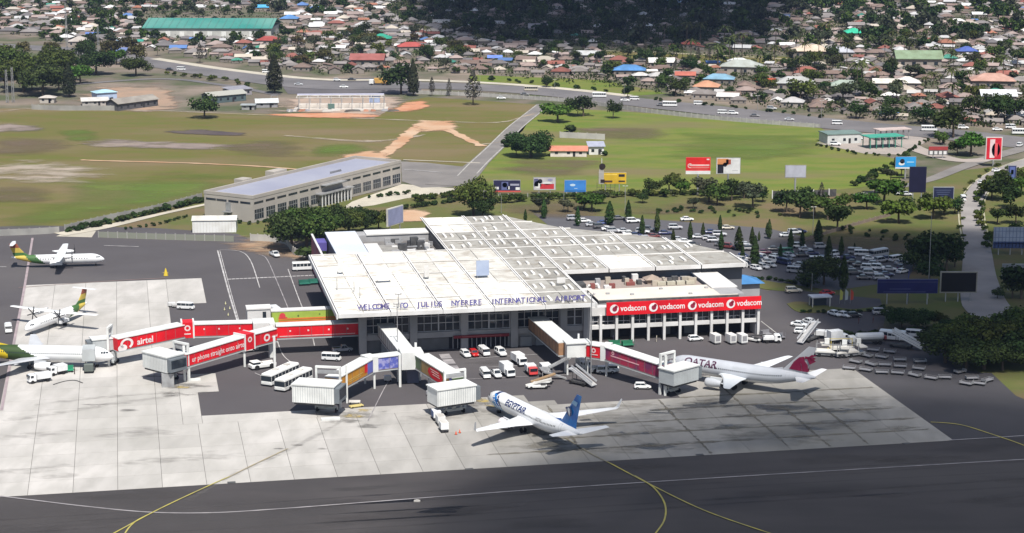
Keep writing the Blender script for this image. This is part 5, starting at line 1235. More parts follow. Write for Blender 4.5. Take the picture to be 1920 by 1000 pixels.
car(at(519, 594), D(-78), 'minibus', WH, 'white minibus passing under the green link corridor', name='minibus'); car(at(349, 580), D(-22), 'van', WH, 'white van standing at the notch of the concrete apron'); car(at(16, 622), D(-85), 'van', WH, 'white van at the left photo edge beside the turboprop')
car(at(463, 660), D(20), 'suv', WH, 'white vehicle half hidden behind the near left red bridge')
for i, (x, y, a, k, c, l) in enumerate(((1499, 612, -35, 'sedan', WH, 'white saloon in front of the equipment park, left of pair'), (1519, 607, -65, 'sedan', WH, 'white saloon parked behind the grey stairs truck'), (1503, 625, -20, 'hatch', WH, 'small white car tucked beside the grey stairs truck'), (1565, 592, -70, 'sedan', WH, 'white saloon, left one of the pair beyond the lawn island'), (1582, 594, -62, 'sedan', WH, 'white saloon, right one of the pair beyond the lawn island'), (1602, 595, 0, 'hatch', BLK, 'dark hatchback right of the white pair by the hedge'),
        (1652, 590, -10, 'suv', SIL, 'grey off road car at the edge of the dark trees'), (1488, 549, -4, 'suv', BEG, 'beige off road car on the driveway right of the blue canopy'), (1696, 634, -40, 'sedan', SIL, 'silver saloon beside the white tanker end'), (1716, 632, -30, 'van', WH, 'white van left of the dark trees'), (1731, 632, -15, 'suv', DGR, 'dark off road car at the tree edge'), (1551, 553, 15, 'sedan', RD, 'red and white car behind the small shelter'))):
    car(at(x, y), D(a), k, c, l)
car(at(1304, 639), D(5), 'hatch', WH, 'white car inside the dark undercroft of the right wing')
# green carts in front of the right wing
def cart(px, py, rz, col, label, roof=False, group=None, ln=3.0):
    t = thing('baggage_cart', label, 'cart', at(px, py), rz, group); mb = MB(); mb.b(-ln / 2, ln / 2, -.75, .75, .45, .6); mb.build('deck', flat(col), t)
    mb = MB(); [mb.b(x - .04, x + .04, y - .04, y + .04, .6, 1.7) for x in (-ln / 2 + .05, ln / 2 - .05) for y in (-.7, .7)]; mb.b(-ln / 2, ln / 2, .68, .74, .6, 1.5); mb.b(-ln / 2, -ln / 2 + .06, -.67, .67, .6, 1.5); mb.build('rail', flat(col), t)
    if roof: mb = MB(); mb.b(-ln / 2 - .1, ln / 2 + .1, -.85, .85, 1.7, 1.78); mb.build('canopy', flat((.6, .6, .6)), t)
    for x in (-ln * .36, ln * .36):
        for y in (-.62, .62): w = add('wheel', WHM, t, loc=(x, y, .24)); w.scale = (.24, 1, .24)
    mb = MB(); mb.beam((ln / 2, 0, .4), (ln / 2 + .9, 0, .25), .06, .06); mb.build('tow_bar', DARKM, t); return t
cart(1153, 650, D(0), (.03, .18, .10), 'green baggage cart, left one before the right wing'); cart(1177, 650, D(3), (.03, .18, .10), 'green baggage cart, right one before the right wing')
cart(571, 535, D(5), (.03, .16, .12), 'green cart left of pair beside the terminal roof corner', ln=3.2); cart(590, 533, D(4), (.03, .16, .12), 'green cart right of pair beside the terminal roof corner', ln=3.2); cart(500, 603, D(-85), (.03, .22, .18), 'teal cart behind the junction of the red bridges')
cart(126, 698, D(8), (.03, .26, .14), 'bright green loaded cart under the engine of the green tailed jet')
# buses
def bus(px, py, rz, label, ln=12.5):
    t = thing('apron_bus', label, 'bus', at(px, py), rz, 'airport buses side by side'); W_ = 2.9
    mb = MB(); rbox(mb, -ln / 2, ln / 2, W_, .35, 1.25, .12); rbox(mb, -ln / 2, ln / 2, W_, 2.35, 3.0, .16, w1=W_ - .2); mb.build('body', WHITE, t)
    mb = MB(); mb.b(-ln / 2 + .05, ln / 2 - .05, -W_ / 2 + .04, W_ / 2 - .04, 1.2, 2.4); mb.build('windows', GLASS, t)
    for k in range(9):
        x = -ln / 2 + .1 + k * (ln - .3) / 8; mb = MB(); mb.b(x, x + .13, -W_ / 2 - .0, -W_ / 2 + .06, 1.24, 2.36); mb.b(x, x + .13, W_ / 2 - .06, W_ / 2, 1.24, 2.36); mb.build('pillar', WHITE, t)
    mb = MB(); mb.b(ln / 2 - .02, ln / 2 + .03, -1.1, -.7, .7, .95); mb.b(ln / 2 - .02, ln / 2 + .03, .7, 1.1, .7, .95); mb.build('headlights', LAMP, t)
    mb = MB(); [mb.box(x, 0, 3.12, 1.4, 1.2, .25) for x in (-3, 2)]; mb.build('roof_unit', OFFW, t)
    for x in (-ln * .3, ln * .32):
        for y in (-1.32, 1.32): w = add('wheel', WHM, t, loc=(x, y, .46)); w.scale = (.46, 1.4, .46)
bd = at(492, 724) - at(548, 699); bang = math.atan2(bd.y, bd.x)
bus(526, 713, bang, 'white airport bus, the farther one of the pair parked side by side'); bus(551, 723, bang, 'white airport bus, nearer the camera of the pair parked side by side')
# tow tractor / long low white trucks
def tractor(px, py, rz, label, ln=6.4):
    t = thing('pushback_tractor', label, 'tractor', at(px, py), rz); mb = MB(); rbox(mb, -ln / 2, ln / 2, 2.6, .35, 1.25, .14); rbox(mb, ln * .12, ln / 2 - .3, 2.3, 1.72, 1.95, .08); mb.build('body', WHITE, t)
    mb = MB(); mb.b(ln * .14, ln / 2 - .4, -1.1, 1.1, 1.2, 1.75); mb.build('windows', GLASS, t)
    mb = MB(); mb.b(-ln / 2 + .4, ln * .02, -.7, .7, 1.25, 1.5); mb.build('engine_cover', OFFW, t)
    for x in (-ln * .3, ln * .3):
        for y in (-1.25, 1.25): w = add('wheel', WHM, t, loc=(x, y, .6)); w.scale = (.6, 1.8, .6)
tractor(492, 690, D(-160), 'white pushback tractor between the near left bridge and the buses'); tractor(1133, 698, D(-10), 'white pushback tractor with big wheels under the maroon bridge', 7)
# box trucks in the stairs row
def boxtruck(px, py, rz, label, bl=4.2, h=3.0, col=WH, name='box_truck', cabc=WH, wd=2.3):
    t = thing(name, label, 'truck', at(px, py), rz); L2 = bl / 2
    mb = MB(); mb.b(-L2 - .8, L2 - .8, -wd / 2, wd / 2, .9, h); add('cargo_box', mb.mesh('cargo_box', PLAIN), t, color=col)
    mb = MB(); rbox(mb, L2 - .7, L2 + 1.1, wd - .2, .45, 2.1, .12, x1t=L2 + .8); add('cab', mb.mesh('cab', PAINT), t, color=cabc)
    mb = MB(); mb.b(L2 + .86, L2 + 1.12, -wd / 2 + .3, wd / 2 - .3, 1.35, 1.95); mb.b(L2 + .0, L2 + .7, -wd / 2 + .06, wd / 2 - .06, 1.4, 1.95); mb.build('windows', GLASS, t)
    mb = MB(); mb.b(-L2 - .7, L2 + .6, -.5, .5, .45, .85); mb.build('chassis', DARKM, t)
    for x in (-L2 + .2, L2 + .3):
        for y in (-wd / 2 + .2, wd / 2 - .2): w = add('wheel', WHM, t, loc=(x, y, .42)); w.scale = (.42, 1.4, .42)
    return t
boxtruck(951, 704, D(-80), 'white box truck in the row beside the outside stairs', 3.6); boxtruck(973, 683, D(-78), 'white flat roofed box van behind the row', 3.6, 2.6); boxtruck(996, 702, D(-86), 'white service truck with red cab side next to the stairs', 2.6, 2.3, WH, cabc=(.55, .05, .05)); boxtruck(1024, 700, D(-86), 'white truck partly under the outside stairs', 2.6, 2.2); boxtruck(1093, 690, D(-80), 'white box truck behind the bridge leg', 3.0, 2.4)
boxtruck(75, 716, D(-158), 'white service truck with hoses by the green tailed jet', 3.6, 2.1)
boxtruck(108, 702, D(-150), 'white loader truck next to the green cart', 2.6, 2.3)
# catering lift against the left jet
t = thing('catering_lift_truck', 'grey high lift box truck raised at the door of the green tailed jet', 'truck', at(168, 694), D(88))
mb = MB(); mb.b(-2.2, 2.8, -1.5, 1.5, 2.7, 5.6); mb.build('lift_box', BRG, t); mb = MB(); mb.b(-2.0, 2.4, -1.2, 1.2, .5, .95); mb.build('chassis', DARKM, t)
mb = MB(); [mb.beam((-1.8, y, 1), (2.2, y, 2.6), .12, .14) for y in (-.9, .9)]; [mb.beam((2.2, y, 1), (-1.8, y, 2.6), .12, .14) for y in (-.9, .9)]; mb.build('scissor_lift', METAL, t)
mb = MB(); rbox(mb, -3.6, -2.3, 2.2, .5, 2.3, .1); mb.build('cab', flat((.12, .14, .13)), t)
for x in (-2.6, 1.6):
    for y in (-1.0, 1.0): w = add('wheel', WHM, t, loc=(x, y, .45)); w.scale = (.45, 1.4, .45)
t = thing('ground_hose', 'dark hose lying on the concrete from the service truck', 'hose', at(100, 722)); mb = MB(); pts = [at(100, 722), at(120, 716), at(140, 714), at(155, 719)]; pts = cat_rom(pts, 4)
for a, b_ in zip(pts, pts[1:]): mb.beam(a - t.location + Vector((0, 0, .1)), b_ - t.location + Vector((0, 0, .1)), .2, .12)
mb.build('hose', DARKM, t)
# belt loader / dollies behind the blue tailed jet stand
def belt(px, py, rz, label, ln=7, m=OFFW):
    t = thing('belt_loader', label, 'belt loader', at(px, py), rz); mb = MB(); mb.beam((-ln / 2, 0, .7), (ln / 2, 0, 2.2), 1.0, .3); mb.build('belt', m, t)
    mb = MB(); rbox(mb, -ln / 2 + .4, ln / 2 - 1.2, 2.0, .35, .9, .08); mb.build('body', WHITE, t); mb = MB(); mb.b(ln / 2 - 2.6, ln / 2 - 1.4, -1.0, -.55, .9, 1.4); mb.build('driver_seat', DARKM, t)
    for x in (-ln * .3, ln * .28):
        for y in (-.9, .9): w = add('wheel', WHM, t, loc=(x, y, .35)); w.scale = (.35, 1.2, .35)
belt(1018, 720, D(8), 'tan and white belt loader below the outside stairs', 6, flat((.35, .24, .14))); belt(1010, 728, D(-6), 'white belt loader nearest the blue tailed jet', 6)
def stairs_truck(px, py, rz, label, ln=8.5, h=4.2, m=None):
    "passenger steps: sloping flight on a small truck"
    m = m or mat('steps_grey', (.48, .49, .52), (.40, .41, .43), .4, rough=.6)
    t = thing('passenger_stairs', label, 'aircraft stairs', at(px, py), rz); mb = MB()
    mb.beam((-ln / 2, 0, .5), (ln / 2 - 1.2, 0, h), 1.7, .25); mb.b(ln / 2 - 1.2, ln / 2, -.9, .9, h - .1, h + .1); mb.build('flight', m, t)
    mb = MB(); [mb.beam((-ln / 2, y, 1.4), (ln / 2 - 1.2, y, h + .95), .06, .5) for y in (-.85, .85)]; mb.build('handrail', m, t)
    n = 16; mb = MB()
    for k in range(n): f = (k + .5) / n; mb.box(-ln / 2 + (ln - 1.2) * f, 0, .5 + (h - .5) * f + .2, .22, 1.6, .06)
    mb.build('treads', OFFW, t, kind='stuff')
    mb = MB(); mb.b(-1.6, ln / 2 - .6, -.9, .9, .45, .9); [mb.beam((x, y, .9), (x, y, .5 + (h - .5) * ((x + ln / 2) / (ln - 1.2))), .12, .12) for x in (-.5, 2.2) for y in (-.75, .75)]; mb.build('chassis', DARKM, t)
    for x in (-1.2, ln / 2 - 1.2):
        for y in (-.95, .95): w = add('wheel', WHM, t, loc=(x, y, .4)); w.scale = (.4, 1.2, .4)
    return t
stairs_truck(1091, 722, D(128), 'grey passenger stairs on the dark asphalt left of the white pushback tractor', 7.5, 3.4)
stairs_truck(1516, 640, D(42), 'wide grey passenger stairs standing at the left end of the equipment park', 9, 4.2)
stairs_truck(1697, 653, D(138), 'white passenger stairs with van body beside the tanker in the equipment park', 9, 3.6, WHITE)
car(at(1672, 638), D(150), 'minibus', WH, 'white van body behind the white passenger stairs', name='parked_van')
# tug with two dollies in front of the blue tailed jet
def container(px, py, rz, label, blue=False):
    t = thing('container_dolly', label, 'dolly', at(px, py), rz, 'covered dollies in a short train'); mb = MB(); mb.b(-1.3, 1.3, -.85, .85, .75, 2.2); mb.build('cover', WHITE, t)
    mb = MB(); mb.b(-1.3, 1.3, -.9, -.86, .8, 2.1) if blue else mb.b(-1.2, 1.2, -.7, .7, 2.2, 2.24); mb.build('side_curtain' if blue else 'roof_sheet', flat((.08, .14, .32)) if blue else OFFW, t)
    mb = MB(); mb.b(-1.4, 1.4, -.8, .8, .4, .6); mb.build('chassis', DARKM, t)
    for x in (-.9, .9):
        for y in (-.7, .7): w = add('wheel', WHM, t, loc=(x, y, .24)); w.scale = (.24, 1, .24)
dd = at(832, 806) - at(812, 780); ra = math.atan2(dd.y, dd.x)
container(818, 787, ra, 'white and blue covered dolly, rear of the short train left of the blue tailed jet', True); container(826, 797, ra, 'white covered dolly in the middle of the short train'); container(832, 809, ra, 'white covered dolly, front of the short train nearest the camera')
# white box carts before the right wing
for i, (x, l) in enumerate(((1341, 'white tall box cart, left of three before the right wing'), (1370, 'white tall box cart, middle of three before the right wing'), (1391, 'white tall box cart, right of three before the right wing'))):
    t = thing('box_cart', l, 'cart', at(x, 644), D(-78), 'tall box carts'); mb = MB(); mb.b(-1.4, 1.4, -.9, .9, .5, 2.5); mb.build('box', WHITE, t); mb = MB(); mb.b(1.41, 1.45, -.6, .6, .9, 2.2); mb.b(-1.3, 1.3, -.75, .75, .25, .48); mb.build('door_panel', flat((.3, .3, .32)), t)
    for xx in (-.9, .9):
        for y in (-.75, .75): w = add('wheel', WHM, t, loc=(xx, y, .24)); w.scale = (.24, 1, .24)
belt(1413, 640, D(-50), 'dark belt loader at the right end of the wing', 6.5, DARKM); boxtruck(1446, 642, D(-8), 'white service truck near the right end wall', 2.8, 1.6); cart(1462, 636, D(10), (.2, .2, .22), 'grey cart beside the service truck', ln=2.6); cart(1436, 630, D(14), (.25, .25, .27), 'grey cart stacked with rails by the right wing end', ln=2.8)
mbt = thing('leaning_boom', 'thin white boom leaning from the right wing end wall', 'boom', at(1424, 640)); mb = MB(); mb.beam((.3, 0, 5.2), (4.4, 1.5, 1.8), .14, .14); mb.build('boom', OFFW, mbt)
# equipment park at the right: tanker, loaders, dollies
t = thing('fuel_tanker', 'long white round tanker in the equipment park', 'tanker', at(1630, 645), D(176)); mb = MB(); mb.sm = False; mb.loft([[(x, r * math.sin(a), 2.0 + r * math.cos(a)) for a in [k * math.pi / 6 for k in range(12)]] for x, r in ((-3.6, .6), (-3.3, .95), (3.3, .95), (3.6, .6))]); mb.build('tank', WHITE, t)
mb = MB(); mb.b(-3.5, 3.6, -.5, .5, .6, 1.0); mb.build('chassis', DARKM, t); mb = MB(); rbox(mb, 3.7, 5.4, 2.2, .5, 2.2, .12); mb.build('cab', WHITE, t); mb = MB(); mb.b(-4.3, -3.7, -.6, .6, 1.2, 2.0); mb.build('end_box', flat((.35, .08, .08)), t)
for x in (-2.6, -1.4, 4.4):
    for y in (-.95, .95): w = add('wheel', WHM, t, loc=(x, y, .48)); w.scale = (.48, 1.4, .48)
def loader(px, py, rz, label, yel=False):
    t = thing('cargo_loader', label, 'cargo loader', at(px, py), rz); mb = MB(); mb.b(-4, 2, -1.4, 1.4, 1.1, 1.5); mb.b(2.2, 4.2, -1.4, 1.4, 2.2, 2.5); mb.build('platform', OFFW, t)
    mb = MB(); mb.b(2.3, 3.5, .7, 1.4, 2.5, 4.0); mb.build('cab', WHITE, t); mb = MB(); mb.b(2.28, 2.34, .8, 1.3, 3.0, 3.8); mb.b(3.48, 3.54, .8, 1.3, 3.0, 3.8); mb.build('windows', GLASS, t)
    mb = MB(); [mb.b(x, x + .15, y, y + .15, .5, 3.4) for x in (-3.9, 1.8) for y in (-1.35, 1.2)]; mb.b(-3.9, 1.9, -1.3, -1.2, 3.2, 3.35); mb.b(-3.9, 3.9, -1.1, 1.1, .4, 1.05); mb.build('frame', flat((.55, .45, .15)) if yel else METAL, t)
    for x in (-3, 0, 3):
        for y in (-1.2, 1.2): w = add('wheel', WHM, t, loc=(x, y, .4)); w.scale = (.4, 1.4, .4)
loader(1570, 662, D(170), 'white and yellow cargo loader with tall frame left of the tanker', True); loader(1560, 668, D(-24), 'white cargo loader angled towards the grey jet tail'); loader(1592, 668, D(6), 'white cargo loader with square cab at the front of the equipment park')
boxtruck(1570, 642, D(10), 'white high box truck at the back of the equipment park', 3.4, 3.2); boxtruck(1543, 634, D(-30), 'small white truck behind the wide grey stairs', 2.4, 2.0)
random.seed(21)
dol = None
def dolly(loc, rz, label):
    global dol
    if dol is None:
        t = thing('flat_dolly', label, 'dolly', loc, rz, 'flat baggage dollies in the equipment park'); mb = MB(); mb.b(-1.5, 1.5, -.75, .75, .42, .5); mb.build('deck', PLAIN, t)
        mb = MB(); [mb.b(x, x + .06, -.7, .7, .5, .95) for x in (-1.5, 1.44)]; [mb.b(-1.4, 1.4, y, y + .04, .8, .84) for y in (-.72, .68)]; mb.build('rail', METAL, t)
        mb = MB(); mb.beam((1.6, 0, .4), (2.7, 0, .2), .07, .07); mb.build('tow_bar', DARKM, t)
        for x in (-1.1, 1.1):
            for y in (-.72, .72): w = add('wheel', WHM, t, loc=(x, y, .22)); w.scale = (.22, 1, .22)
        t.children[0].color = (.25, .25, .27, 1); dol = t; return t
    return copy_tree(dol, loc, rz, label)
_o = 'first second third fourth fifth sixth seventh eighth ninth tenth eleventh twelfth thirteenth fourteenth fifteenth sixteenth seventeenth eighteenth nineteenth'.split()
_t = 'twenty thirty forty fifty sixty seventy eighty ninety'.split()
words = _o + [(t_ if k else t_[:-1] + 'ieth') if not k else t_ + ' ' + _o[k - 1] for t_ in _t for k in range(10)]
rows = [([(1575, 690), (1650, 700), (1700, 704), (1760, 712), (1800, 706)], 'front'), ([(1590, 680), (1660, 688), (1740, 694)], 'second'), ([(1610, 668), (1680, 676), (1750, 682)], 'third'), ([(1620, 657), (1690, 664)], 'rear')]
for pts, rn in rows:
    P = cat_rom(P_(pts), 6); acc = 0; k = 0; last = P[0]
    for p in P[1:]:
        if (p - last).length > 3.4:
            d = p - last; dolly((last + d * .5 + Vector((0, random.uniform(-.6, .6), 0))), math.atan2(d.y, d.x) + random.uniform(-.5, .5), '%s flat grey baggage dolly from the left in the %s row of the equipment park' % (words[k], rn)); k += 1; last = p
for i, (x, y) in enumerate(((1800, 700), (1822, 712), (1836, 722), (1851, 716), (1812, 722))):
    dolly(at(x, y), R(random.uniform(0, 180)), ['brown heaped', 'rearmost', 'nearest', 'rightmost', 'leftmost'][i] + ' of the five dark dollies scattered at the asphalt edge by the grass')
# small things on the apron
def cone(px, py, label, col=(.7, .12, .05)):
    t = thing('traffic_cone', label, 'cone', at(px, py)); mb = MB(); mb.tube((0, 0, .05), (0, 0, .8), .22, 8, .04); mb.build('cone', flat(col), t); mb = MB(); mb.b(-.28, .28, -.28, .28, 0, .05); mb.build('base', RUBBER, t)
for i, (x, y, l) in enumerate(((423, 571, 'rear'), (421, 582, 'middle'), (428, 592, 'nearest'), (431, 580, 'right hand'))): cone(x, y, l + ' pale yellow marker post beside the service road line', (.6, .58, .35))
cone(855, 815, 'orange cone right of the covered dollies'); cone(862, 812, 'farther orange cone right of the covered dollies')
for i, (x, y, l) in enumerate(((610, 690, 'left bridge'), (648, 762, 'cab'), (812, 772, 'dollies'))): pass
for (x, y, w_, h_, c_, l) in ((665, 757, 2.6, .5, (.6, .58, .55), 'low white block beside the left middle cab wheels'), (668, 764, 3.2, .35, (.6, .5, .2), 'low yellowish bar beside the left middle cab'), (809, 742, 2.2, 1.0, (.62, .62, .64), 'white ground power unit left of the right middle cab'), (322, 575, 2.0, 1.0, (.6, .6, .6), 'white cart left of the van at the apron notch'), (330, 576, 2.2, .7, (.5, .5, .5), 'pale trolley next to the van at the apron notch'), (727, 715, 1.6, 1.2, (.66, .66, .68), 'white round ended unit under the middle bridge')):
    t = thing('ground_unit', l, 'ground equipment', at(x, y), D(random.uniform(-20, 20))); mb = MB(); rbox(mb, -w_ / 2, w_ / 2, 1.2, .2, .2 + h_, .08); mb.build('housing', flat(c_), t)
    for xx in (-w_ * .35, w_ * .35):
        for y_ in (-.5, .5): w = add('wheel', WHM, t, loc=(xx, y_, .2)); w.scale = (.2, 1, .2)
for (x, y) in ((440, 903), (1130, 868), (1190, 0)):
    pass
t = thing('apron_light_box', 'small pale fitting beside the white taxiway line', 'light fitting', at(782, 940)); mb = MB(); mb.b(-.6, .6, -.4, .4, -.03, .15); mb.b(-.3, .3, -.2, .2, .151, .3); mb.build('housing', OFFW, t)
for i, (x, y, l) in enumerate(((434, 905, 'left'), (880, 880, 'middle'), (1312, 853, 'right'), (1700, 832, 'far right'))):
    t = thing('drain_cover', 'dark drain slot at the concrete edge, %s one' % l, 'drain', at(x, y)); mb = MB(); mb.box(0, 0, .0, 1.6, 1.0, .12, PSI); mb.build('grate', DARKM, t)
t = thing('yellow_marker_cone', 'yellow marker standing on the dark asphalt behind the turboprop stand', 'marker', at(311, 517)); mb = MB(); mb.tube((0, 0, 0), (0, 0, 2.2), .7, 8, .12); mb.build('cone', flat((.62, .46, .04)), t)
# people on the apron
def person(px, py, label, shirt=(.6, .5, .1), rz=0.0):
    t = thing('person', label, 'person', at(px, py), rz)
    me = bpy.data.meshes.new('body'); V = [(0, 0, .95), (0, 0, 1.2), (0, 0, 1.42), (0, 0, 1.52), (0, 0, 1.68), (0, .1, .9), (.03, .11, .5), (-.02, .12, .08), (.1, .12, .04), (0, -.1, .9), (-.03, -.11, .5), (-.1, -.12, .08), (.02, -.12, .04), (0, .2, 1.4), (.04, .26, 1.12), (.12, .25, .88), (0, -.2, 1.4), (-.02, -.26, 1.12), (.06, -.25, .88)]
    Ed = [(0, 1), (1, 2), (2, 3), (3, 4), (0, 5), (5, 6), (6, 7), (7, 8), (0, 9), (9, 10), (10, 11), (11, 12), (2, 13), (13, 14), (14, 15), (2, 16), (16, 17), (17, 18)]
    RAD = [.15, .15, .16, .06, .11, .1, .07, .05, .04, .1, .07, .05, .04, .07, .05, .035, .07, .05, .035]
    me.from_pydata(V, Ed, []); o = add('body', me, t); m = o.modifiers.new('skin', 'SKIN'); sv = me.skin_vertices[0].data if me.skin_vertices else None
    if sv is None:
        bm = bmesh.new(); bm.from_mesh(me); bm.verts.layers.skin.verify(); bm.to_mesh(me); bm.free(); sv = me.skin_vertices[0].data
    for k, r in enumerate(RAD): sv[k].radius = (r, r); sv[k].use_root = (k == 0)
    me.materials.append(flat(shirt)); o.modifiers.new('sub', 'SUBSURF').levels = 1
    mb = MB(); mb.sm = True; mb.loft([[(.0 + .1 * s_ * math.cos(a), .1 * s_ * math.sin(a), 1.66 + z) for a in [k * math.pi / 4 for k in range(8)]] for s_, z in ((.5, .0), (1.0, .05), (1.0, .1), (.5, .15))]); mb.build('hair', flat((.02, .015, .012)), t)
    return t
person(1231, 641, 'person in pale clothes standing before the dark undercroft', (.55, .5, .42)); person(1150, 640, 'person in dark clothes behind the green carts', (.06, .06, .1)); person(1610, 607, 'person in dark red clothes on the drive, left one', (.12, .04, .04)); person(1637, 606, 'person in dark red clothes on the drive, right one', (.14, .05, .04)); person(140, 702, 'person in dark clothes beside the green cart at the jet', (.08, .06, .05))

# ------------------------------------------------------------------ public car park
random.seed(33)
ROW = 'cars in the public car park'
kinds = ['sedan', 'sedan', 'hatch', 'suv', 'wagon', 'suv', 'van']
cols = [WH, WH, SIL, SIL, SIL, DGR, BLK, BLU, NVY, BEG, DGR, (.3, .32, .36)]
park = []
def row(p0, p1, n, ang, jit=1.0, cs=None, ks=None):
    for k in range(n):
        f = k / max(n - 1, 1); park.append((p0[0] + (p1[0] - p0[0]) * f + random.uniform(-jit, jit), p0[1] + (p1[1] - p0[1]) * f + random.uniform(-.4, .4), ang + random.uniform(-4, 4), random.choice(ks or kinds), random.choice(cs or cols)))
row((1395, 484), (1440, 494), 4, -10); row((1390, 492), (1480, 482), 8, -62, cs=[WH, WH, WH, SIL]); row((1398, 500), (1475, 488), 8, -62, cs=[WH, WH, SIL, DGR]); row((1418, 506), (1470, 496), 5, -62, cs=[WH, SIL, NVY]); row((1500, 500), (1490, 512), 2, -30, cs=[SIL, WH])
for x, y, a, k, c in ((1187, 418, 0, 'suv', WH), (1160, 412, 0, 'sedan', DGR), (1266, 430, -8, 'suv', SIL), (1288, 414, -4, 'sedan', WH), (1364, 430, -6, 'sedan', WH), (1334, 438, -6, 'sedan', NVY), (1349, 443, -8, 'suv', SIL), (1310, 447, -6, 'sedan', SIL), (1328, 450, -8, 'hatch', WH), (1339, 454, -8, 'suv', SIL), (1272, 452, -8, 'sedan', SIL), (1285, 456, -10, 'sedan', WH), (1262, 456, -8, 'hatch', DGR), (1366, 466, -40, 'suv', WH), (1353, 462, -30, 'sedan', DGR),
                      (1110, 424, 5, 'sedan', SIL), (1125, 428, 5, 'suv', DGR), (1140, 432, 0, 'sedan', WH), (1150, 436, 0, 'suv', SIL), (1132, 421, 0, 'sedan', BLU), (1170, 436, -4, 'sedan', SIL), (1180, 441, -5, 'sedan', WH), (1192, 444, -5, 'sedan', NVY), (1205, 438, -20, 'suv', SIL), (1215, 434, -30, 'suv', DGR), (1225, 446, 0, 'sedan', WH), (1212, 450, -5, 'hatch', SIL), (1095, 417, 4, 'sedan', WH), (1075, 413, 4, 'suv', SIL), (1300, 462, -8, 'sedan', BLK), (1247, 440, -5, 'sedan', NVY),
                      (1398, 462, -20, 'hatch', WH), (1392, 468, -10, 'van', SIL), (1408, 470, -10, 'suv', DGR), (1474, 444, -4, 'sedan', WH), (1490, 439, 4, 'suv', WH), (1500, 437, 4, 'sedan', NVY), (1497, 465, -6, 'suv', WH), (1510, 471, -6, 'sedan', SIL), (1522, 478, -8, 'sedan', NVY), (1505, 482, -10, 'sedan', BLK), (1540, 466, -4, 'suv', SIL), (1552, 468, -4, 'sedan', DGR), (1474, 476, -4, 'van', GRN), (1480, 482, -6, 'van', WH),
                      (1532, 492, -10, 'van', WH), (1546, 488, -30, 'hatch', WH), (1566, 480, 20, 'suv', WH), (1562, 486, 20, 'sedan', WH), (1590, 486, 0, 'sedan', NVY), (1604, 476, -20, 'van', WH), (1616, 480, -18, 'van', WH), (1630, 488, -20, 'sedan', WH), (1648, 482, 26, 'minibus', WH), (1652, 492, 20, 'suv', SIL), (1664, 488, 10, 'sedan', NVY), (1680, 490, 24, 'van', WH), (1690, 496, 10, 'sedan', SIL), (1688, 504, 60, 'sedan', WH), (1692, 512, 30, 'sedan', WH),
                      (1629, 506, -30, 'suv', WH), (1648, 506, -30, 'suv', WH), (1668, 508, -20, 'sedan', SIL), (1632, 516, -14, 'suv', WH), (1652, 525, -6, 'suv', WH), (1662, 518, -10, 'sedan', NVY), (1602, 515, -8, 'suv', DGR), (1612, 500, -10, 'sedan', DGR), (1640, 498, -20, 'hatch', SIL), (1600, 495, -12, 'sedan', BLK), (1676, 520, -20, 'sedan', BLU), (1620, 524, -10, 'sedan', DGR), (1586, 505, 0, 'sedan', DGR),
                      (1404, 505, -30, 'suv', SIL), (1382, 503, 0, 'sedan', WH), (1372, 500, 0, 'sedan', SIL), (1433, 476, -10, 'sedan', (.12, .02, .05)), (1420, 480, -10, 'hatch', (.1, .03, .08)), (1452, 470, -8, 'sedan', DGR)):
    park.append((x, y, a, k, c))
cp = []
for x, y, a, k, c in park:
    if c is WH and random.random() < .28: c = random.choice((SIL, SIL, DGR, NVY, BEG, (.16, .04, .04)))
    p = at(x, y)
    if any((p - q).length < 2.6 for q in cp): continue
    cp.append(p); car(p, D(a), k, c, None, ROW, near=False)
# traffic on the roads
ROAD = 'vehicles on the public roads'
for x, y, a, k, c in ((996, 171, -3, 'minibus', BEG), (1124, 183, -5, 'minibus', WH), (1190, 188, -5, 'van', WH), (1172, 190, -5, 'sedan', WH), (1256, 200, -6, 'minibus', WH), (1240, 199, -6, 'sedan', DGR), (984, 179, -3, 'sedan', DGR), (660, 151, 0, 'sedan', BLK), (632, 152, 0, 'hatch', WH), (645, 165, 0, 'sedan', WH), (318, 132, -8, 'sedan', BLK), (340, 132, -8, 'van', WH), (1355, 214, -8, 'van', WH), (1375, 215, -8, 'suv', WH), (1415, 219, -8, 'sedan', DGR), (1447, 206, -6, 'suv', SIL), (1310, 197, -5, 'van', WH), (1480, 226, -8, 'sedan', SIL), (1570, 234, -8, 'van', WH), (1742, 246, -5, 'minibus', WH), (1806, 242, -5, 'suv', WH), (1870, 245, -4, 'sedan', WH), (1895, 241, -4, 'van', WH), (1912, 252, -4, 'minibus', WH), (1806, 376, 84, 'van', WH), (1840, 345, 50, 'sedan', WH), (1868, 322, 40, 'sedan', WH), (1566, 273, -6, 'suv', WH), (1608, 262, 0, 'sedan', WH), (1690, 366, -6, 'sedan', WH), (1700, 367, -6, 'hatch', SIL), (1912, 275, 60, 'suv', WH), (500, 137, -6, 'van', WH), (940, 186, -4, 'sedan', WH), (560, 160, -3, 'sedan', SIL)):
    car(at(x, y), R(a), k, c, None, ROAD, near=False)
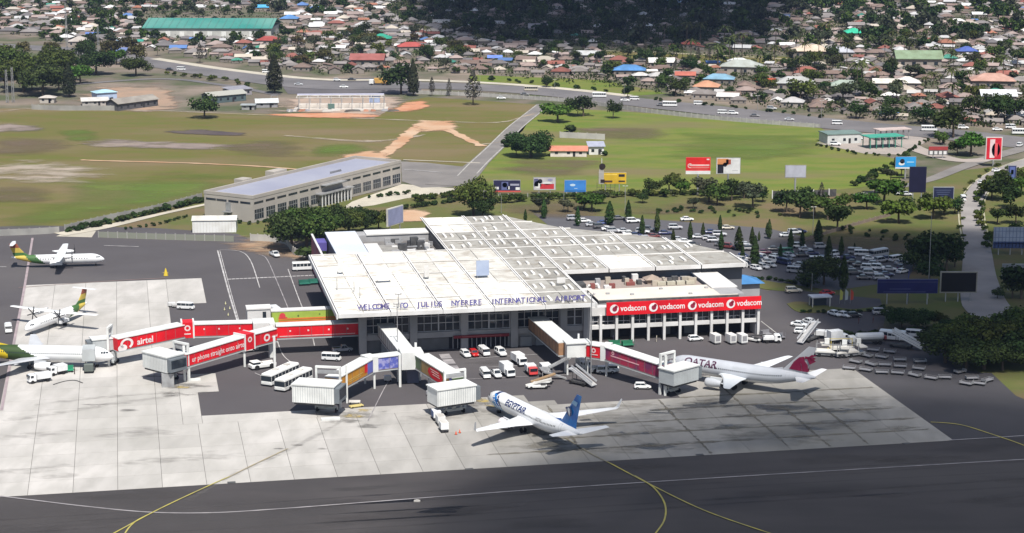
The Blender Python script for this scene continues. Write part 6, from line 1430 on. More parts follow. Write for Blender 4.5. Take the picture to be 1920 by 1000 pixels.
# yellow tipper truck on the junction
t = thing('tipper_truck', 'orange yellow lorry with white cab on the road junction', 'truck', at(722, 160), R(-4)); mb = MB(); mb.loft([[(-5, -1.3, 1.2), (3, -1.3, 1.2), (3, 1.3, 1.2), (-5, 1.3, 1.2)], [(-5.6, -1.5, 3.6), (3.2, -1.5, 3.6), (3.2, 1.5, 3.6), (-5.6, 1.5, 3.6)]]); mb.build('load_bed', flat((.62, .36, .10)), t)
mb = MB(); rbox(mb, -8.2, -5.9, 2.4, .7, 3.0, .12); mb.build('cab', WHITE, t); mb = MB(); mb.b(-8, 3, -.5, .5, .7, 1.15); mb.build('chassis', DARKM, t)
for x in (-7, -1, 1):
    for y in (-1.1, 1.1): w = add('wheel', WHM, t, loc=(x, y, .5)); w.scale = (.5, 1.5, .5)
t.rotation_euler.z = R(176) + math.pi
# ------------------------------------------------------------------ billboards
def billboard(px, py_base, px0, px1, py_top, py_bot, label, face, art=None, frame_=METAL, legs=2, rz=0.0, cat='billboard', name='billboard', border=.25, depth=.5):
    "foot at (px, py_base); the panel fills px0..px1, py_top..py_bot of the photograph"
    p = at(px, py_base); sc = FPX / ((p - Vector((0, 0, HCAM))).length)
    cz = lambda y: (py_base - y) / sc / math.cos(math.atan2(HCAM, p.y))
    z0, z1 = cz(py_bot), cz(py_top); x0, x1 = (px0 - px) / sc, (px1 - px) / sc
    if rz: x0, x1 = x0 / math.cos(rz), x1 / math.cos(rz)
    t = thing(name, label, cat, p, rz); w = x1 - x0
    mb = MB(); mb.b(x0, x1, 0, depth, z0, z1); mb.build('panel', frame_, t)
    mb = MB(); mb.b(x0 + border, x1 - border, -.06, -.005, z0 + border, z1 - border); f = mb.build('poster', face, t)
    if art:
        b_ = [0]
        def q(c, fx0, fx1, fz0, fz1, lv=1):
            m_ = MB(); m_.b(x0 + w * fx0, x0 + w * fx1, -.075 - .012 * lv, -.065, z0 + (z1 - z0) * fz0, z0 + (z1 - z0) * fz1); m_.build('print_block', flat(c), f)
        def dsc(c, fx, fz, r, sx=1, lv=1, r0=0, a0=0, a1=360):
            m_ = MB(); disc(m_, (x0 + w * fx, -.075 - .012 * lv, z0 + (z1 - z0) * fz), (1, 0, 0), (0, 0, 1), r * (z1 - z0), 18, sx=sx, r0=r0 * (z1 - z0), a0=a0, a1=a1); m_.build('print_shape', flat(c), f)
        art(q, dsc)
    mb = MB()
    if legs == 1: mb.tube(((x0 + x1) / 2, depth / 2, 0), ((x0 + x1) / 2, depth / 2, z0 - .01), .35, 10)
    else:
        for k in range(legs): x = x0 + w * (k + .5) / legs; mb.b(x - .15, x + .15, depth / 2 - .15, depth / 2 + .15, 0, z0 - .01)
    if z0 > .15: mb.build('post', METAL, t)
    return t, x0, x1, z0, z1
WP = flat((.68, .68, .68)); K = (.02, .02, .03); WW = (.72, .72, .72)
def a1(q, d): q((.12, .14, .3), .3, .55, .2, .85); d(WW, .42, .6, .2); q(WW, .05, .2, .25, .45); q((.35, .35, .45), .62, .95, .55, .7); q(WW, .82, .97, .2, .42); q((.55, .10, .08), .0, 1, .02, .14); q(WW, .5, .6, .25, .5)
billboard(950, 366, 925, 976, 338, 361, 'dark navy billboard with white figures, leftmost of the low row behind the terminal', flat((.025, .025, .07)), a1, border=.15)
def a2(q, d): q((.10, .10, .2), .03, .22, .3, .9); d(WW, .2, .45, .28); q((.50, .04, .05), .3, .92, .1, .5); d(K, .3, .7, .18); d(WW, .62, .55, .12, 3); d((.3, .3, .45), .75, .8, .1, 2)
billboard(1021, 364, 1000, 1042, 333, 357, 'pale billboard with red and black picture, second from left of the low row', flat((.50, .48, .50)), a2, border=.15)
def a3(q, d): d((.5, .65, .8), .38, .6, .1, 2.2); q((.04, .16, .42), .05, .95, .05, .2); q((.45, .6, .75), .45, .6, .3, .34)
billboard(1078, 366, 1058, 1099, 338, 361, 'bright blue billboard, third from left of the low row', flat((.05, .22, .60)), a3, border=.12)
def a4(q, d): q((.08, .04, .03), .06, .5, .12, .3); q(K, .72, .94, .62, .85); q((.05, .04, .03), .72, .95, .15, .3); q((.85, .62, .12), .1, .66, .78, .86)
t, x0, x1, z0, z1 = billboard(1146, 366, 1122, 1174, 324, 345, 'yellow billboard shaped like a bus with a figure standing out above its left end', flat((.62, .40, .03)), a4, border=.05)
mb = MB(); mb.loft([[(x0 + 1 + a, .3, z) for a in (-.9, .9)] + [(x0 + 1 + a, -.2, z) for a in (.9, -.9)] for z in (z0, z1)]); mb.loft([[(x0 + 1 + a * s_, .3, z) for a in (-1, 1)] + [(x0 + 1 + a * s_, -.1, z) for a in (1, -1)] for z, s_ in ((z1, .9), (z1 + 1.8, .7), (z1 + 2.6, .3))]); mb.build('figure', flat((.42, .40, .38)), t)
mb = MB(); disc(mb, (x0 + 1.3, -.25, z1 + 2.2), (1, 0, 0), (0, 0, 1), 1.15, 14); mb.b(x0 + .7, x0 + 2.2, -.24, 0, z0 + .4, z0 + 1.6); mb.build('figure_head', flat((.03, .02, .02)), t)
mb = MB(); mb.tube((x0 + 1.1, .1, z1 + 2.6), (x0 + 1.1, .1, z1 + 5.2), .14, 6); mb.build('mast', OFFW, t)
mb = MB()
for i in range(5): mb.beam((x0 - .5 + i * 1.6, .6, 0), (x0 - .5 + i * 1.6, .6, z0 + .5), .12, .12)
for z in (.6, 1.8, 3): mb.beam((x0 - .5, .62, z * .9), (x0 + 5.9, .62, z * .9), .1, .1)
mb.build('lattice', DARKM, t)
def a5(q, d): q(WW, 0, 1, 0, .2); q((.7, .25, .22), .2, .95, .38, .44); q((.6, .12, .10), .2, .9, .28, .33); d((.8, .55, .5), .17, .5, .14, 1, r0=.09, a0=30, a1=300); q((.8, .6, .58), .15, .95, .5, .57); q((.8, .65, .65), .84, .95, .84, .92)
billboard(1307, 366, 1285, 1331, 296, 327, 'tall red billboard with white foot band and white line lettering', flat((.68, .02, .02)), a5, legs=1, border=.15, frame_=flat((.62, .1, .08)))
def a6(q, d): q((.60, .25, .10), .04, .5, .55, .95); q(K, .05, .3, .05, .6); d(WW, .42, .3, .16); q((.4, .1, .06), .4, .6, .6, .9); d(K, .36, .58, .13); q((.45, .45, .47), .66, .9, .2, .24); q((.5, .5, .5), .66, .9, .8, .83)
billboard(1364, 366, 1342, 1387, 297, 327, 'tall billboard with orange picture half and white half beside the red one', WP, a6, legs=1, border=.15)
billboard(1490, 366, 1471, 1510, 311, 334, 'plain pale grey billboard on one post over the green field', flat((.42, .43, .50)), None, legs=1, border=.2, frame_=flat((.3, .3, .32)))
def a7(q, d): d(K, .33, .62, .2); d(WW, .3, .42, .14, 1.8); q(WW, 0, 1, 0, .12); q((.3, .55, .75), .55, .9, .5, .6)
billboard(1697, 336, 1678, 1716, 295, 317, 'sky blue billboard with a small dark bird like figure near the fuel station', flat((.03, .30, .68)), a7, legs=1, border=.1)
NV = flat((.010, .010, .035)); 
billboard(1718, 394, 1703, 1734, 315, 362, 'upright black billboard above the parking trees', NV, None, legs=2, border=.12, frame_=flat((.04, .04, .07)))
def a8(q, d):
    for k in range(4): q((.07, .09, .16), .1 + .05 * k, .85 - .06 * k, .72 - k * .17, .78 - k * .17)
billboard(1768, 392, 1749, 1787, 352, 375, 'small dark navy sign board with faint text rows right of the black billboard', flat((.015, .02, .06)), a8, border=.2, frame_=flat((.3, .32, .34)))
def a9(q, d): q((.75, .6, .62), .25, .55, .1, .9); d((.75, .1, .12), .62, .45, .3, .6); q((.6, .02, .04), .12, .25, .1, .85); q((.6, .02, .04), .72, .88, .1, .9)
billboard(1861, 312, 1847, 1877, 259, 301, 'upright red and white billboard beside the curved road', flat((.60, .02, .04)), a9, legs=1, border=.35, frame_=flat((.65, .6, .6)))
mb = MB(); 
def a10(q, d): q((.35, .05, .05), .0, 1, .55, .98); [q(WW, .06 + k * .24, .22 + k * .24, .08, .45) for k in range(4)]
billboard(1758, 297, 1741, 1776, 275, 291, 'low red and white sign on the lawn by the fuel station', flat((.12, .12, .12)), a10, border=.05, cat='sign', name='roadside_sign')
def a11(q, d): q((.10, .14, .35), .2, .8, .1, .9); q((.35, .4, .5), .35, .65, .4, .7)
billboard(1896, 350, 1889, 1904, 312, 338, 'small upright dark blue sign beyond the curved road', flat((.04, .05, .14)), a11, border=.08, cat='sign', name='roadside_sign')
def a12(q, d):
    for k in range(9): q((.20, .25, .40), .1 * k + .04, .1 * k + .06, 0, 1)
    for k in range(3): q((.22, .27, .42), 0, 1, .2 + .3 * k, .23 + .3 * k)
    q((.06, .09, .22), 0, 1, 0, .32)
billboard(1893, 478, 1862, 1926, 428, 466, 'pale blue gridded back of a large billboard at the right edge', flat((.36, .42, .55)), a12, border=.1, legs=3)
def a13(q, d): q((.13, .14, .22), .02, .98, .80, .82); q((.09, .10, .22), .2, .55, .3, .34); q((.10, .11, .24), .1, .8, .1, .13)
t = billboard(1700, 571, 1645, 1756, 525, 551, 'long navy billboard standing in the dark shade behind the parking', flat((.012, .014, .10)), a13, border=.1, legs=3, frame_=flat((.10, .11, .2)))[0]
billboard(1796, 566, 1762, 1830, 511, 550, 'wide black billboard with pale frame next to the navy one', flat((.004, .004, .006)), None, border=.35, legs=3, frame_=flat((.30, .29, .26)))
t, x0, x1, z0, z1 = billboard(1902, 545, 1878, 1930, 497, 522, 'white board roof shape at the right edge behind a dark tree', flat((.25, .27, .30)), None, legs=2, border=.1)
bb = thing('tilted_billboard', 'large billboard seen at an angle with its white edge showing behind the terminal', 'billboard', at(742, 440), R(60)); mb = MB(); mb.b(-4.6, 4.6, 0, .5, 3.2, 9.0); mb.build('panel', OFFW, bb); mb = MB(); mb.b(-4.3, 4.3, -.07, -.01, 3.5, 8.7); mb.build('poster', flat((.28, .30, .46)), bb); mb = MB(); [mb.b(x, x + .3, .1, .4, 0, 3.19) for x in (-3, 2.7)]; mb.build('post', METAL, bb)
# blue post and flags near the shelter
def pole(px, py, h, label, r=.07, m=METAL, name='lamp_post', cat='lamp post', headw=0):
    t = thing(name, label, cat, at(px, py)); mb = MB(); mb.tube((0, 0, 0), (0, 0, h), r * 1.5, 6, r); mb.build('pole', m, t)
    if headw: mb = MB(); mb.beam((-headw, 0, h), (headw, 0, h), .12, .1); mb.b(-headw - .4, -headw + .2, -.15, .15, h - .02, h + .14); mb.b(headw - .2, headw + .4, -.15, .15, h - .02, h + .14); mb.build('lamp_head', OFFW, t)
    return t
for i, (x, y, h, l) in enumerate(((1522, 545, 5, 'white topped post by the small shelter'), (1740, 560, 24, 'tall thin grey mast in front of the navy billboard'), (1524, 440, 9, 'grey lamp post at the back of the car park'), (1322, 370, 3, 'white post left of the park hedge'), (907, 408, 9, 'white lamp post beside the bushy tree behind the roof'), (940, 400, 6, 'thin post above the rear roof edge'), (1172, 398, 9, 'lamp post in front of the yellow billboard'), (1057, 395, 7, 'thin pole among the cypresses'), (1702, 565, 9, 'blue post in front of the navy billboard'))):
    pole(x, y, h, l, m=flat((.03, .05, .30)) if 'blue post' in l else METAL, headw=.5 if 'lamp' in l else 0)
for i, (x, c, l) in enumerate(((1574, (.45, .45, .10), 'yellow green'), (1584, (.45, .5, .5), 'pale'), (1594, (.5, .08, .05), 'red'))):
    t = thing('feather_flag', l + ' upright feather flag beside the shelter', 'flag', at(x, 570)); mb = MB(); mb.tube((0, 0, 0), (0, 0, 4), .04, 5); mb.build('pole', METAL, t); mb = MB(); mb.loft([[(0.06, 0, 1), (.8, .05, 1.2), (.8, .08, 1.2), (.06, .03, 1)], [(.06, 0, 3.4), (.9, .1, 3.2), (.9, .13, 3.2), (.06, .03, 3.4)], [(.06, 0, 4), (.3, .04, 4), (.3, .07, 4), (.06, .03, 4)]]); mb.build('flag_cloth', flat(c), t)
# small shelter
t = thing('small_shelter', 'small open shelter with pale flat roof on the lawn island', 'shelter', at(1537, 574), PSI); mb = MB(); mb.b(-2.9, 2.9, -1.6, 1.8, 2.6, 2.95); mb.build('roof', flat((.55, .57, .64)), t); mb = MB(); [mb.b(x, x + .2, y, y + .2, 0, 2.6) for x in (-2.6, 2.3) for y in (-1.4, 1.3)]; mb.build('leg', OFFW, t); mb = MB(); mb.b(-2.2, 2.2, .6, 1.2, 0, 1.9); mb.build('booth', flat((.05, .06, .08)), t)
t = thing('blue_gazebo', 'bright blue pyramid roofed kiosk at the right end of the terminal', 'kiosk', at(1392, 555), PSI); mb = MB(); mb.loft([[(-5, -4, 4.2), (5.2, -4, 4.2), (5.2, 4, 4.2), (-5, 4, 4.2)], [(-.3, -.2, 6.0), (.3, -.2, 6.0), (.3, .2, 6.0), (-.3, .2, 6.0)]]); mb.build('roof', flat((.06, .20, .44)), t); mb = MB(); mb.b(-4, 4, -3, 3, 0, 4.18); mb.build('wall', WALLG, t)
# lawn islands with kerbs
for pts in ([(1475, 570), (1500, 566), (1560, 575), (1600, 580), (1650, 575), (1640, 583), (1560, 585), (1500, 586)], [(1395, 528), (1430, 526), (1500, 540), (1470, 546), (1410, 538)]):
    P = cat_rom(P_(pts + [pts[0]]), 4); mb = MB(); mb.prism([(p.x, p.y) for p in P[:-1]], -.08, .06); o = mb.build('lawn_island', GRASSP, kind='structure')

# ------------------------------------------------------------------ fences and walls
def fence(name, pts, h, label, step=3.0, pm=None, mm=None, cat='fence', th=.12, postw=.3):
    P = cat_rom(P_(pts), 6); pm = pm or OFFW; mm = mm or OFFW
    t = thing(name, label, cat, (P[0].x, P[0].y, 0)); acc = [P[0]]; d = 0
    for a, b_ in zip(P, P[1:]):
        L_ = (b_ - a).length
        while d + L_ >= step:
            f = (step - d) / L_; a = a + (b_ - a) * f; acc.append(a.copy()); L_ = (b_ - a).length; d = 0
        d += L_
    pmsh = MB().b(-postw / 2, postw / 2, -postw / 2, postw / 2, -.1, h + .25).mesh('post', pm); wmsh = MB().b(postw / 2, step - postw / 2, -th / 2, th / 2, -.1, h).mesh('fence_panel', mm)
    for k, (a, b_) in enumerate(zip(acc, acc[1:])):
        q = a - P[0]; dd = b_ - a; an = math.atan2(dd.y, dd.x)
        if k < 280: add('post', pmsh, t, loc=(q.x, q.y, 0), rz=an); add('fence_panel', wmsh, t, loc=(q.x, q.y, 0), rz=an)
    return t
PALEF = mat('pale_fence', (.46, .45, .42), (.36, .35, .33), .2, rough=.9); GREYF = mat('grey_block_fence', (.34, .335, .315), (.25, .245, .235), .2, rough=.95)
fence('boundary_fence', [(780, 176), (880, 180), (1000, 187), (1100, 195), (1220, 212), (1380, 228), (1540, 240)], 1.7, 'long pale boundary fence between the green field and the main road', 3.2, PALEF, mat('fence_infill', (.30, .29, .28), (.4, .39, .37), .5, rough=.9))
fence('block_wall', [(-60, 444), (60, 440), (118, 436)], 2.0, 'grey block wall at the left edge between field and apron', 3.2, GREYF, GREYF)
fence('block_wall', [(122, 433), (200, 414), (300, 393), (386, 370)], 1.9, 'pale block wall running up to the long beige building', 3.2, GREYF, GREYF)
fence('airside_wall', [(185, 445), (300, 449), (440, 453)], 1.8, 'thin grey fence along the rear edge of the apron', 3.2, GREYF, mat('mesh_fence', (.22, .23, .19), rough=1))
fence('perimeter_wall', [(470, 452), (530, 456), (545, 470), (556, 480), (590, 484)], 2.2, 'low pale wall round the red dirt beside the terminal', 2.4, PALEF, PALEF)
fence('compound_wall', [(60, 205), (110, 207), (200, 207), (230, 208)], 2.2, 'grey compound wall at the far side of the field', 3.5, GREYF, GREYF)
fence('low_wall', [(1050, 258), (1135, 262)], 2.4, 'long pale low wall beside the red roofed hut', 4, PALEF, PALEF)
fence('park_fence', [(880, 374), (1000, 370), (1200, 366), (1400, 364)], 1.3, 'thin park fence behind the billboard row', 3.5, GREYF, mat('hedge_green', (.06, .09, .03), (.1, .11, .05), .4, rough=1), cat='fence')
fence('entrance_wall', [(1448, 372), (1490, 372), (1572, 368)], 2.6, 'white wall with dark openings beside the trees behind the parking', 3.0, CONW, DARKM)
fence('drive_wall', [(1500, 455), (1560, 436), (1600, 424), (1680, 402)], 1.0, 'low brown wall rising between the parking trees', 3.5, flat((.28, .22, .18)), flat((.24, .19, .16)))

# ------------------------------------------------------------------ outlying buildings
def house(name, label, px, py, w, d, h, rz, wallm, roofm, roof='gable', cat='building', over=.6, rise=None, roofcol=None, ribs=True, posts=False):
    t = thing(name, label, cat, at(px, py), rz); rise = rise if rise is not None else d * .22
    mb = MB()
    if posts: [mb.b(x - .15, x + .15, y - .15, y + .15, 0, h) for x in [-w / 2 + .3 + (w - .6) * k / 5 for k in range(6)] for y in (-d / 2 + .3, d / 2 - .3)]
    else: mb.b(-w / 2, w / 2, -d / 2, d / 2, -.1, h)
    mb.build('pillar' if posts else 'wall', wallm, t); mb = MB(); o = over; th = .14
    if roof == 'gable':
        mb.loft([[(x, -d / 2 - o, h - .05), (x, 0, h + rise), (x, d / 2 + o, h - .05), (x, d / 2 + o, h + th - .05), (x, 0, h + rise + th), (x, -d / 2 - o, h + th - .05)] for x in (-w / 2 - o, w / 2 + o)])
        if not posts:
            g = MB(); g.loft([[(x, -d / 2, h), (x, d / 2, h), (x, 0, h + rise - .02)] for x in (-w / 2, w / 2)]); g.build('gable_wall', wallm, t)
    elif roof == 'flat': mb.b(-w / 2 - o, w / 2 + o, -d / 2 - o, d / 2 + o, h + .01, h + .35)
    elif roof == 'mono': mb.loft([[(x, -d / 2 - o, h), (x, d / 2 + o, h + rise), (x, d / 2 + o, h + rise + .15), (x, -d / 2 - o, h + .15)] for x in (-w / 2 - o, w / 2 + o)])
    else:
        r_ = max((w - d) / 2, .2); mb.loft([[(-w / 2 - o, -d / 2 - o, h), (w / 2 + o, -d / 2 - o, h), (w / 2 + o, d / 2 + o, h), (-w / 2 - o, d / 2 + o, h)], [(-r_, -.05, h + rise), (r_, -.05, h + rise), (r_, .05, h + rise), (-r_, .05, h + rise)]])
    rf = mb.build('roof', roofm, t)
    if not posts:
        n = max(2, int(w / 4))
        for k in range(n):
            x = -w / 2 + w * (k + .5) / n; mb = MB(); mb.b(x - .6, x + .6, -d / 2 - .05, -d / 2 - .003, 1.0, min(2.2, h - .4)); mb.build('window', GLASS, t)
        mb = MB(); mb.b(w * .12, w * .12 + 1, -d / 2 - .06, -d / 2 - .055, 0, 2.1); mb.b(w * .12, w * .12 + 1, -d / 2 - .06, -d / 2 - .003, 0, 2.1); mb.build('door', DARKM, t)
    return t
IRON = mat('iron_sheet_grey', (.30, .28, .25), (.22, .2, .18), .2, rough=.7)
TEAL = mat('teal_roof', (.04, .22, .19), (.12, .29, .25), .03, 5, rough=.55)
# teal warehouse
t = thing('teal_warehouse', 'very long low warehouse with a faded teal roof among the far houses', 'warehouse', at(395, 68), R(-2)); mb = MB(); mb.b(-41, 41, -11, 30, 0, 6); mb.build('wall', flat((.5, .5, .48)), t)
mb = MB(); mb.loft([[(x, -12, 6), (x, 9, 10.5), (x, 31, 6), (x, 31, 6.3), (x, 9, 10.9), (x, -12, 6.3)] for x in (-42, 42)]); mb.build('roof', TEAL, t)
mb = MB(); [mb.b(x - .15, x + .15, -11.6, 8.2, 6.42, 6.5) for x in ()]
for k in range(17):
    x = -40 + k * 5; mb.beam((x, -11.9, 6.45), (x, 8.9, 11.0), .3, .15)
mb.build('roof_seam', flat((.1, .22, .2)), t, kind='stuff')
for x in range(-36, 36, 9): mb = MB(); mb.b(x, x + 3, -11.1, -11.01, 1, 4); mb.build('bay_door', WHITE, t)
house('grey_shed', 'dark open sided shed with grey roof at the far side of the field', 248, 202, 24, 9, 3.2, R(50), flat((.10, .10, .11)), IRON, rise=2)
house('grey_shed', 'grey roofed shed behind the lone field tree', 420, 190, 20, 8, 3.4, R(38), flat((.10, .14, .15)), mat('pale_sheet', (.34, .34, .31), rough=.7), rise=1.6)
house('blue_house', 'small house with light blue roof and blue walls in the compound', 196, 190, 10, 8, 4.6, R(30), flat((.40, .50, .68)), flat((.38, .58, .68)), 'hip', cat='house', rise=1.2)
house('white_shed_roof', 'low white roofed hut in front of the blue house', 178, 197, 12, 6, 2.2, R(14), flat((.4, .38, .36)), flat((.6, .58, .55)), 'mono', cat='hut', rise=1)
house('small_hut', 'round pale hut left of the compound', 90, 192, 7, 5, 2.4, R(0), flat((.45, .42, .38)), flat((.50, .46, .42)), 'hip', cat='hut')
house('small_hut', 'white sheet covered hut beside the construction yard', 500, 200, 10, 7, 2.2, R(10), flat((.3, .3, .32)), flat((.55, .58, .60)), 'gable', cat='hut')
house('small_hut', 'tiny grey hut at the left end of the construction yard track', 466, 205, 6, 4, 2, R(0), flat((.3, .3, .3)), flat((.35, .38, .4)), 'flat', cat='hut')
house('grey_lean_to', 'grey roofed lean to behind the second shed', 445, 178, 12, 8, 3, R(38), flat((.3, .28, .3)), flat((.28, .28, .32)), 'mono', cat='shed', rise=.8)
house('red_roof_hut', 'long white hut with a red roof beside the round tree in the field', 1066, 292, 14.5, 5, 2.3, R(-2), flat((.68, .62, .58)), flat((.55, .22, .15)), 'gable', cat='hut', rise=1.6)
house('grey_roof_kiosk', 'small white kiosk with lilac grey roof right of the red roofed hut', 1117, 288, 6, 5.5, 3.2, R(4), flat((.72, .72, .7)), flat((.36, .38, .47)), 'mono', cat='kiosk', rise=1.2)
house('station_shop', 'white fuel station shop with dark flat roof', 1575, 266, 15, 10, 3.8, R(12), flat((.55, .56, .55)), flat((.17, .24, .22)), 'flat', cat='shop', over=.3)
house('station_canopy', 'green fuel station canopy on posts', 1654, 276, 15, 7, 4.6, R(18), flat((.05, .25, .18)), flat((.06, .34, .25)), 'flat', cat='canopy', posts=True)
house('station_canopy', 'white and red striped rear canopy behind the green one', 1672, 262, 14, 5, 4.4, R(18), flat((.3, .3, .3)), flat((.55, .45, .42)), 'flat', cat='canopy', posts=True)
# construction frame with a white and blue roof
t = thing('construction_frame', 'unfinished white framed building with a bluish roof strip in the sandy yard', 'building', at(640, 205), R(2)); mb = MB(); mb.b(-22, 22, -3.5, 4, 0, .6); mb.b(-20, 21, .5, 5, .61, 2.2); mb.build('base_wall', flat((.60, .55, .50)), t)
for k in range(9): mb = MB(); [mb.b(-20 + k * 5, -19.7 + k * 5, y, y + .3, .61, 6) for y in (-3, 5)]; mb.build('column', METAL, t)
mb = MB(); mb.b(-21, 20, 5.6, 9, 6.0, 6.3); mb.build('roof', flat((.50, .50, .62)), t); mb = MB(); mb.b(-21, 20, -3.1, -2.8, 5.7, 6.0); mb.b(-21, 20, 4.9, 5.3, 5.7, 6.0); [mb.b(-21 + k * 5, -20.8 + k * 5, -3, 5, 5.75, 5.95) for k in range(9)]; mb.build('roof_beam', OFFW, t)
mb = MB(); mb.b(13, 18, 5.6, 8.6, 2.3, 5.9); mb.build('blue_box', flat((.30, .36, .52)), t); mb = MB(); mb.b(-6, -3, -3.6, -2.6, .61, 3); mb.build('site_hut', flat((.12, .2, .18)), t)
mb = MB(); [mb.b(-34 + i * 3, -33.8 + i * 3, 12, 12.2, 0, 5) for i in range(2)]; mb.b(-34, -30.8, 12, 12.2, 5, 5.2); mb.build('gantry', METAL, t)
for i in range(16):
    x, y = random.uniform(-24, 26), random.uniform(-9, -4.5); 
    t2 = thing('material_pile', ['', ''][0] + 'pile of %s %s on the sandy yard' % (['pale blocks', 'grey sheets', 'reddish bricks', 'dark timber'][i % 4], ['left of', 'in front of', 'right of', 'at the corner of'][i // 4] + ' the construction frame'), 'pile', t.location + Vector((x, y, 0)), random.random()); mb = MB(); w_ = random.uniform(1, 3); mb.loft([[(-w_, -.8, -.05), (w_, -.8, -.05), (w_, .8, -.05), (-w_, .8, -.05)], [(-w_ * .7, -.5, .9), (w_ * .8, -.5, .7), (w_ * .6, .4, .8), (-w_ * .6, .5, 1.0)]]); mb.build('heap', flat([(.5, .48, .45), (.3, .3, .32), (.42, .2, .13), (.1, .09, .08)][i % 4]), t2)
# pylons at the left
def pylon(px, py, h, label):
    t = thing('lattice_mast', label, 'mast', at(px, py)); mb = MB()
    for s_ in (-.5, .5):
        for u in (-.5, .5): mb.beam((s_, u, 0), (s_ * .6, u * .6, h), .12, .12)
    for k in range(8): z = h * k / 8; z2 = h * (k + 1) / 8; mb.beam((-.5, -.5, z), (.5, -.5, z2), .07, .07); mb.beam((.5, .5, z), (-.5, .5, z2), .07, .07)
    mb.build('lattice', METAL, t)
pylon(14, 193, 16, 'grey lattice mast at the left edge, left one of two'); pylon(25, 192, 17, 'grey lattice mast at the left edge, right one of two'); pylon(126, 92, 28, 'pale tall lattice mast among the left houses'); pylon(185, 100, 16, 'thin mast right of the pale tall mast')
for i, x in enumerate((1300, 1420, 1540, 1170, 1040, 900)): pole(x, 222 - (1540 - x) * .085, 8, '%s street lamp post along the boundary fence counted from the right' % words[[2, 1, 0, 3, 4, 5][i]], r=.06, headw=.6)
# ------------------------------------------------------------------ vegetation
def leafm(name, a, b_, isl=.6, rnd=.32): return mat(name, a, b_, .35, 2, rough=1, island=isl, rnd=rnd, spec=.1, trans=.25)
LF1 = leafm('leaves_green', (.060, .095, .022), (.09, .115, .03)); LF2 = leafm('leaves_dark', (.034, .060, .018), (.052, .078, .026)); LF3 = leafm('leaves_bright', (.060, .125, .020), (.085, .14, .03)); LF4 = leafm('leaves_grey_green', (.065, .080, .045), (.080, .085, .05)); LF5 = leafm('needles', (.035, .045, .025), (.05, .055, .03)); LFP = leafm('palm_leaves', (.065, .085, .03), (.09, .10, .04))
BARK = mat('bark', (.13, .10, .075), (.09, .07, .055), 1, rough=1)
def quad_leaf(mb, c, s_, n=None):
    n = n or Vector((random.gauss(0, 1), random.gauss(0, 1), random.gauss(.4, 1))).normalized(); a = n.orthogonal().normalized(); a.rotate(__import__('mathutils').Quaternion(n, random.random() * 6.28)); b_ = n.cross(a)
    mb.poly([c + a * s_, c + b_ * s_ * .8, c - a * s_, c - b_ * s_ * .8])
def crown_mesh(name, m, r, h, z0, n, ls, lobes=6, seed=0, flatb=.35, gap=0.0):
    random.seed(seed); mb = MB(); L_ = []
    for k in range(lobes):
        a = random.uniform(0, 6.28); q = random.uniform(.3, .85); L_.append((Vector((math.cos(a) * r * q, math.sin(a) * r * q, z0 + h * random.uniform(.3, .78))), r * random.uniform(.26, .52)))
    L_.append((Vector((0, 0, z0 + h * .55)), r * .5))
    tot = sum(q[1] ** 2 for q in L_)
    for c, rr in L_:
        for _ in range(int(n * rr * rr / tot)):
            v = Vector((random.gauss(0, 1), random.gauss(0, 1), random.gauss(0, 1))).normalized(); q = random.uniform(.62, 1.08) if random.random() < .8 else random.uniform(.2, .8)
            p = c + Vector((v.x * rr, v.y * rr, v.z * rr * h / r * .62)) * q
            if p.z < z0 + random.uniform(0, h * .12): continue
            nn = (v + Vector((random.gauss(0, .6), random.gauss(0, .6), random.gauss(.2, .6)))).normalized(); quad_leaf(mb, p, ls * random.uniform(.6, 1.25), nn)
    return mb.mesh(name, m)
def trunk_mesh(name, h, r, spread, nb=4, seed=0, top=.75):
    random.seed(seed); mb = MB(); mid = Vector((random.uniform(-.2, .2), random.uniform(-.2, .2), h * .4)); mb.tube((0, 0, -.1), mid, r, 7, r * .75)
    for k in range(nb):
        a = 6.28 * k / nb + random.uniform(-.4, .4); e = Vector((math.cos(a) * spread * .5, math.sin(a) * spread * .5, h * top * random.uniform(.8, 1.1))); mb.tube(mid, e, r * .55, 5, r * .15)
    return mb.mesh(name, BARK)
TREES = {}
def treekind(key, name, crown, trunk): TREES[key] = (name, crown, trunk)
for i, (m, r, h, z0) in enumerate(((LF1, 4.2, 5.5, 2.0), (LF2, 4.6, 6.0, 2.2), (LF3, 3.8, 4.8, 1.6), (LF4, 4.0, 5.2, 2.4), (LF1, 5.0, 5.0, 2.2), (LF2, 3.6, 5.6, 1.5), (leafm('leaves_olive_brown', (.085, .080, .032), (.10, .085, .04)), 4.4, 5.2, 2.0))):
    treekind('b%d' % i, 'broadleaf_tree', crown_mesh('crown', m, r, h, z0, 900, .44, 9 + i % 4, 100 + i), trunk_mesh('trunk', z0 + h, .28, r * 1.2, 4, 200 + i))
for i, m in enumerate((LF1, LF2)):          # larger nearby trees with finer leaves
    treekind('B%d' % i, 'broadleaf_tree', crown_mesh('crown', m, 5.2, 6.4, 1.6, 4400, .30, 16, 120 + i), trunk_mesh('trunk', 8, .35, 6, 5, 220 + i))
def narrow(name, m, h, r, n, ls, seed, z0=.5, base=.5):
    random.seed(seed); mb = MB()
    for _ in range(n):
        f = random.random(); z = z0 + f * (h - z0); rr = r * (base + (1 - base) * min(1, f * 4)) * (1 - f ** 2.2) * random.uniform(.55, 1.1) + .08; a = random.uniform(0, 6.28)
        quad_leaf(mb, Vector((math.cos(a) * rr, math.sin(a) * rr, z)), ls * random.uniform(.6, 1.2), Vector((math.cos(a), math.sin(a), random.uniform(-.2, .8))).normalized())
    return mb.mesh(name, m)
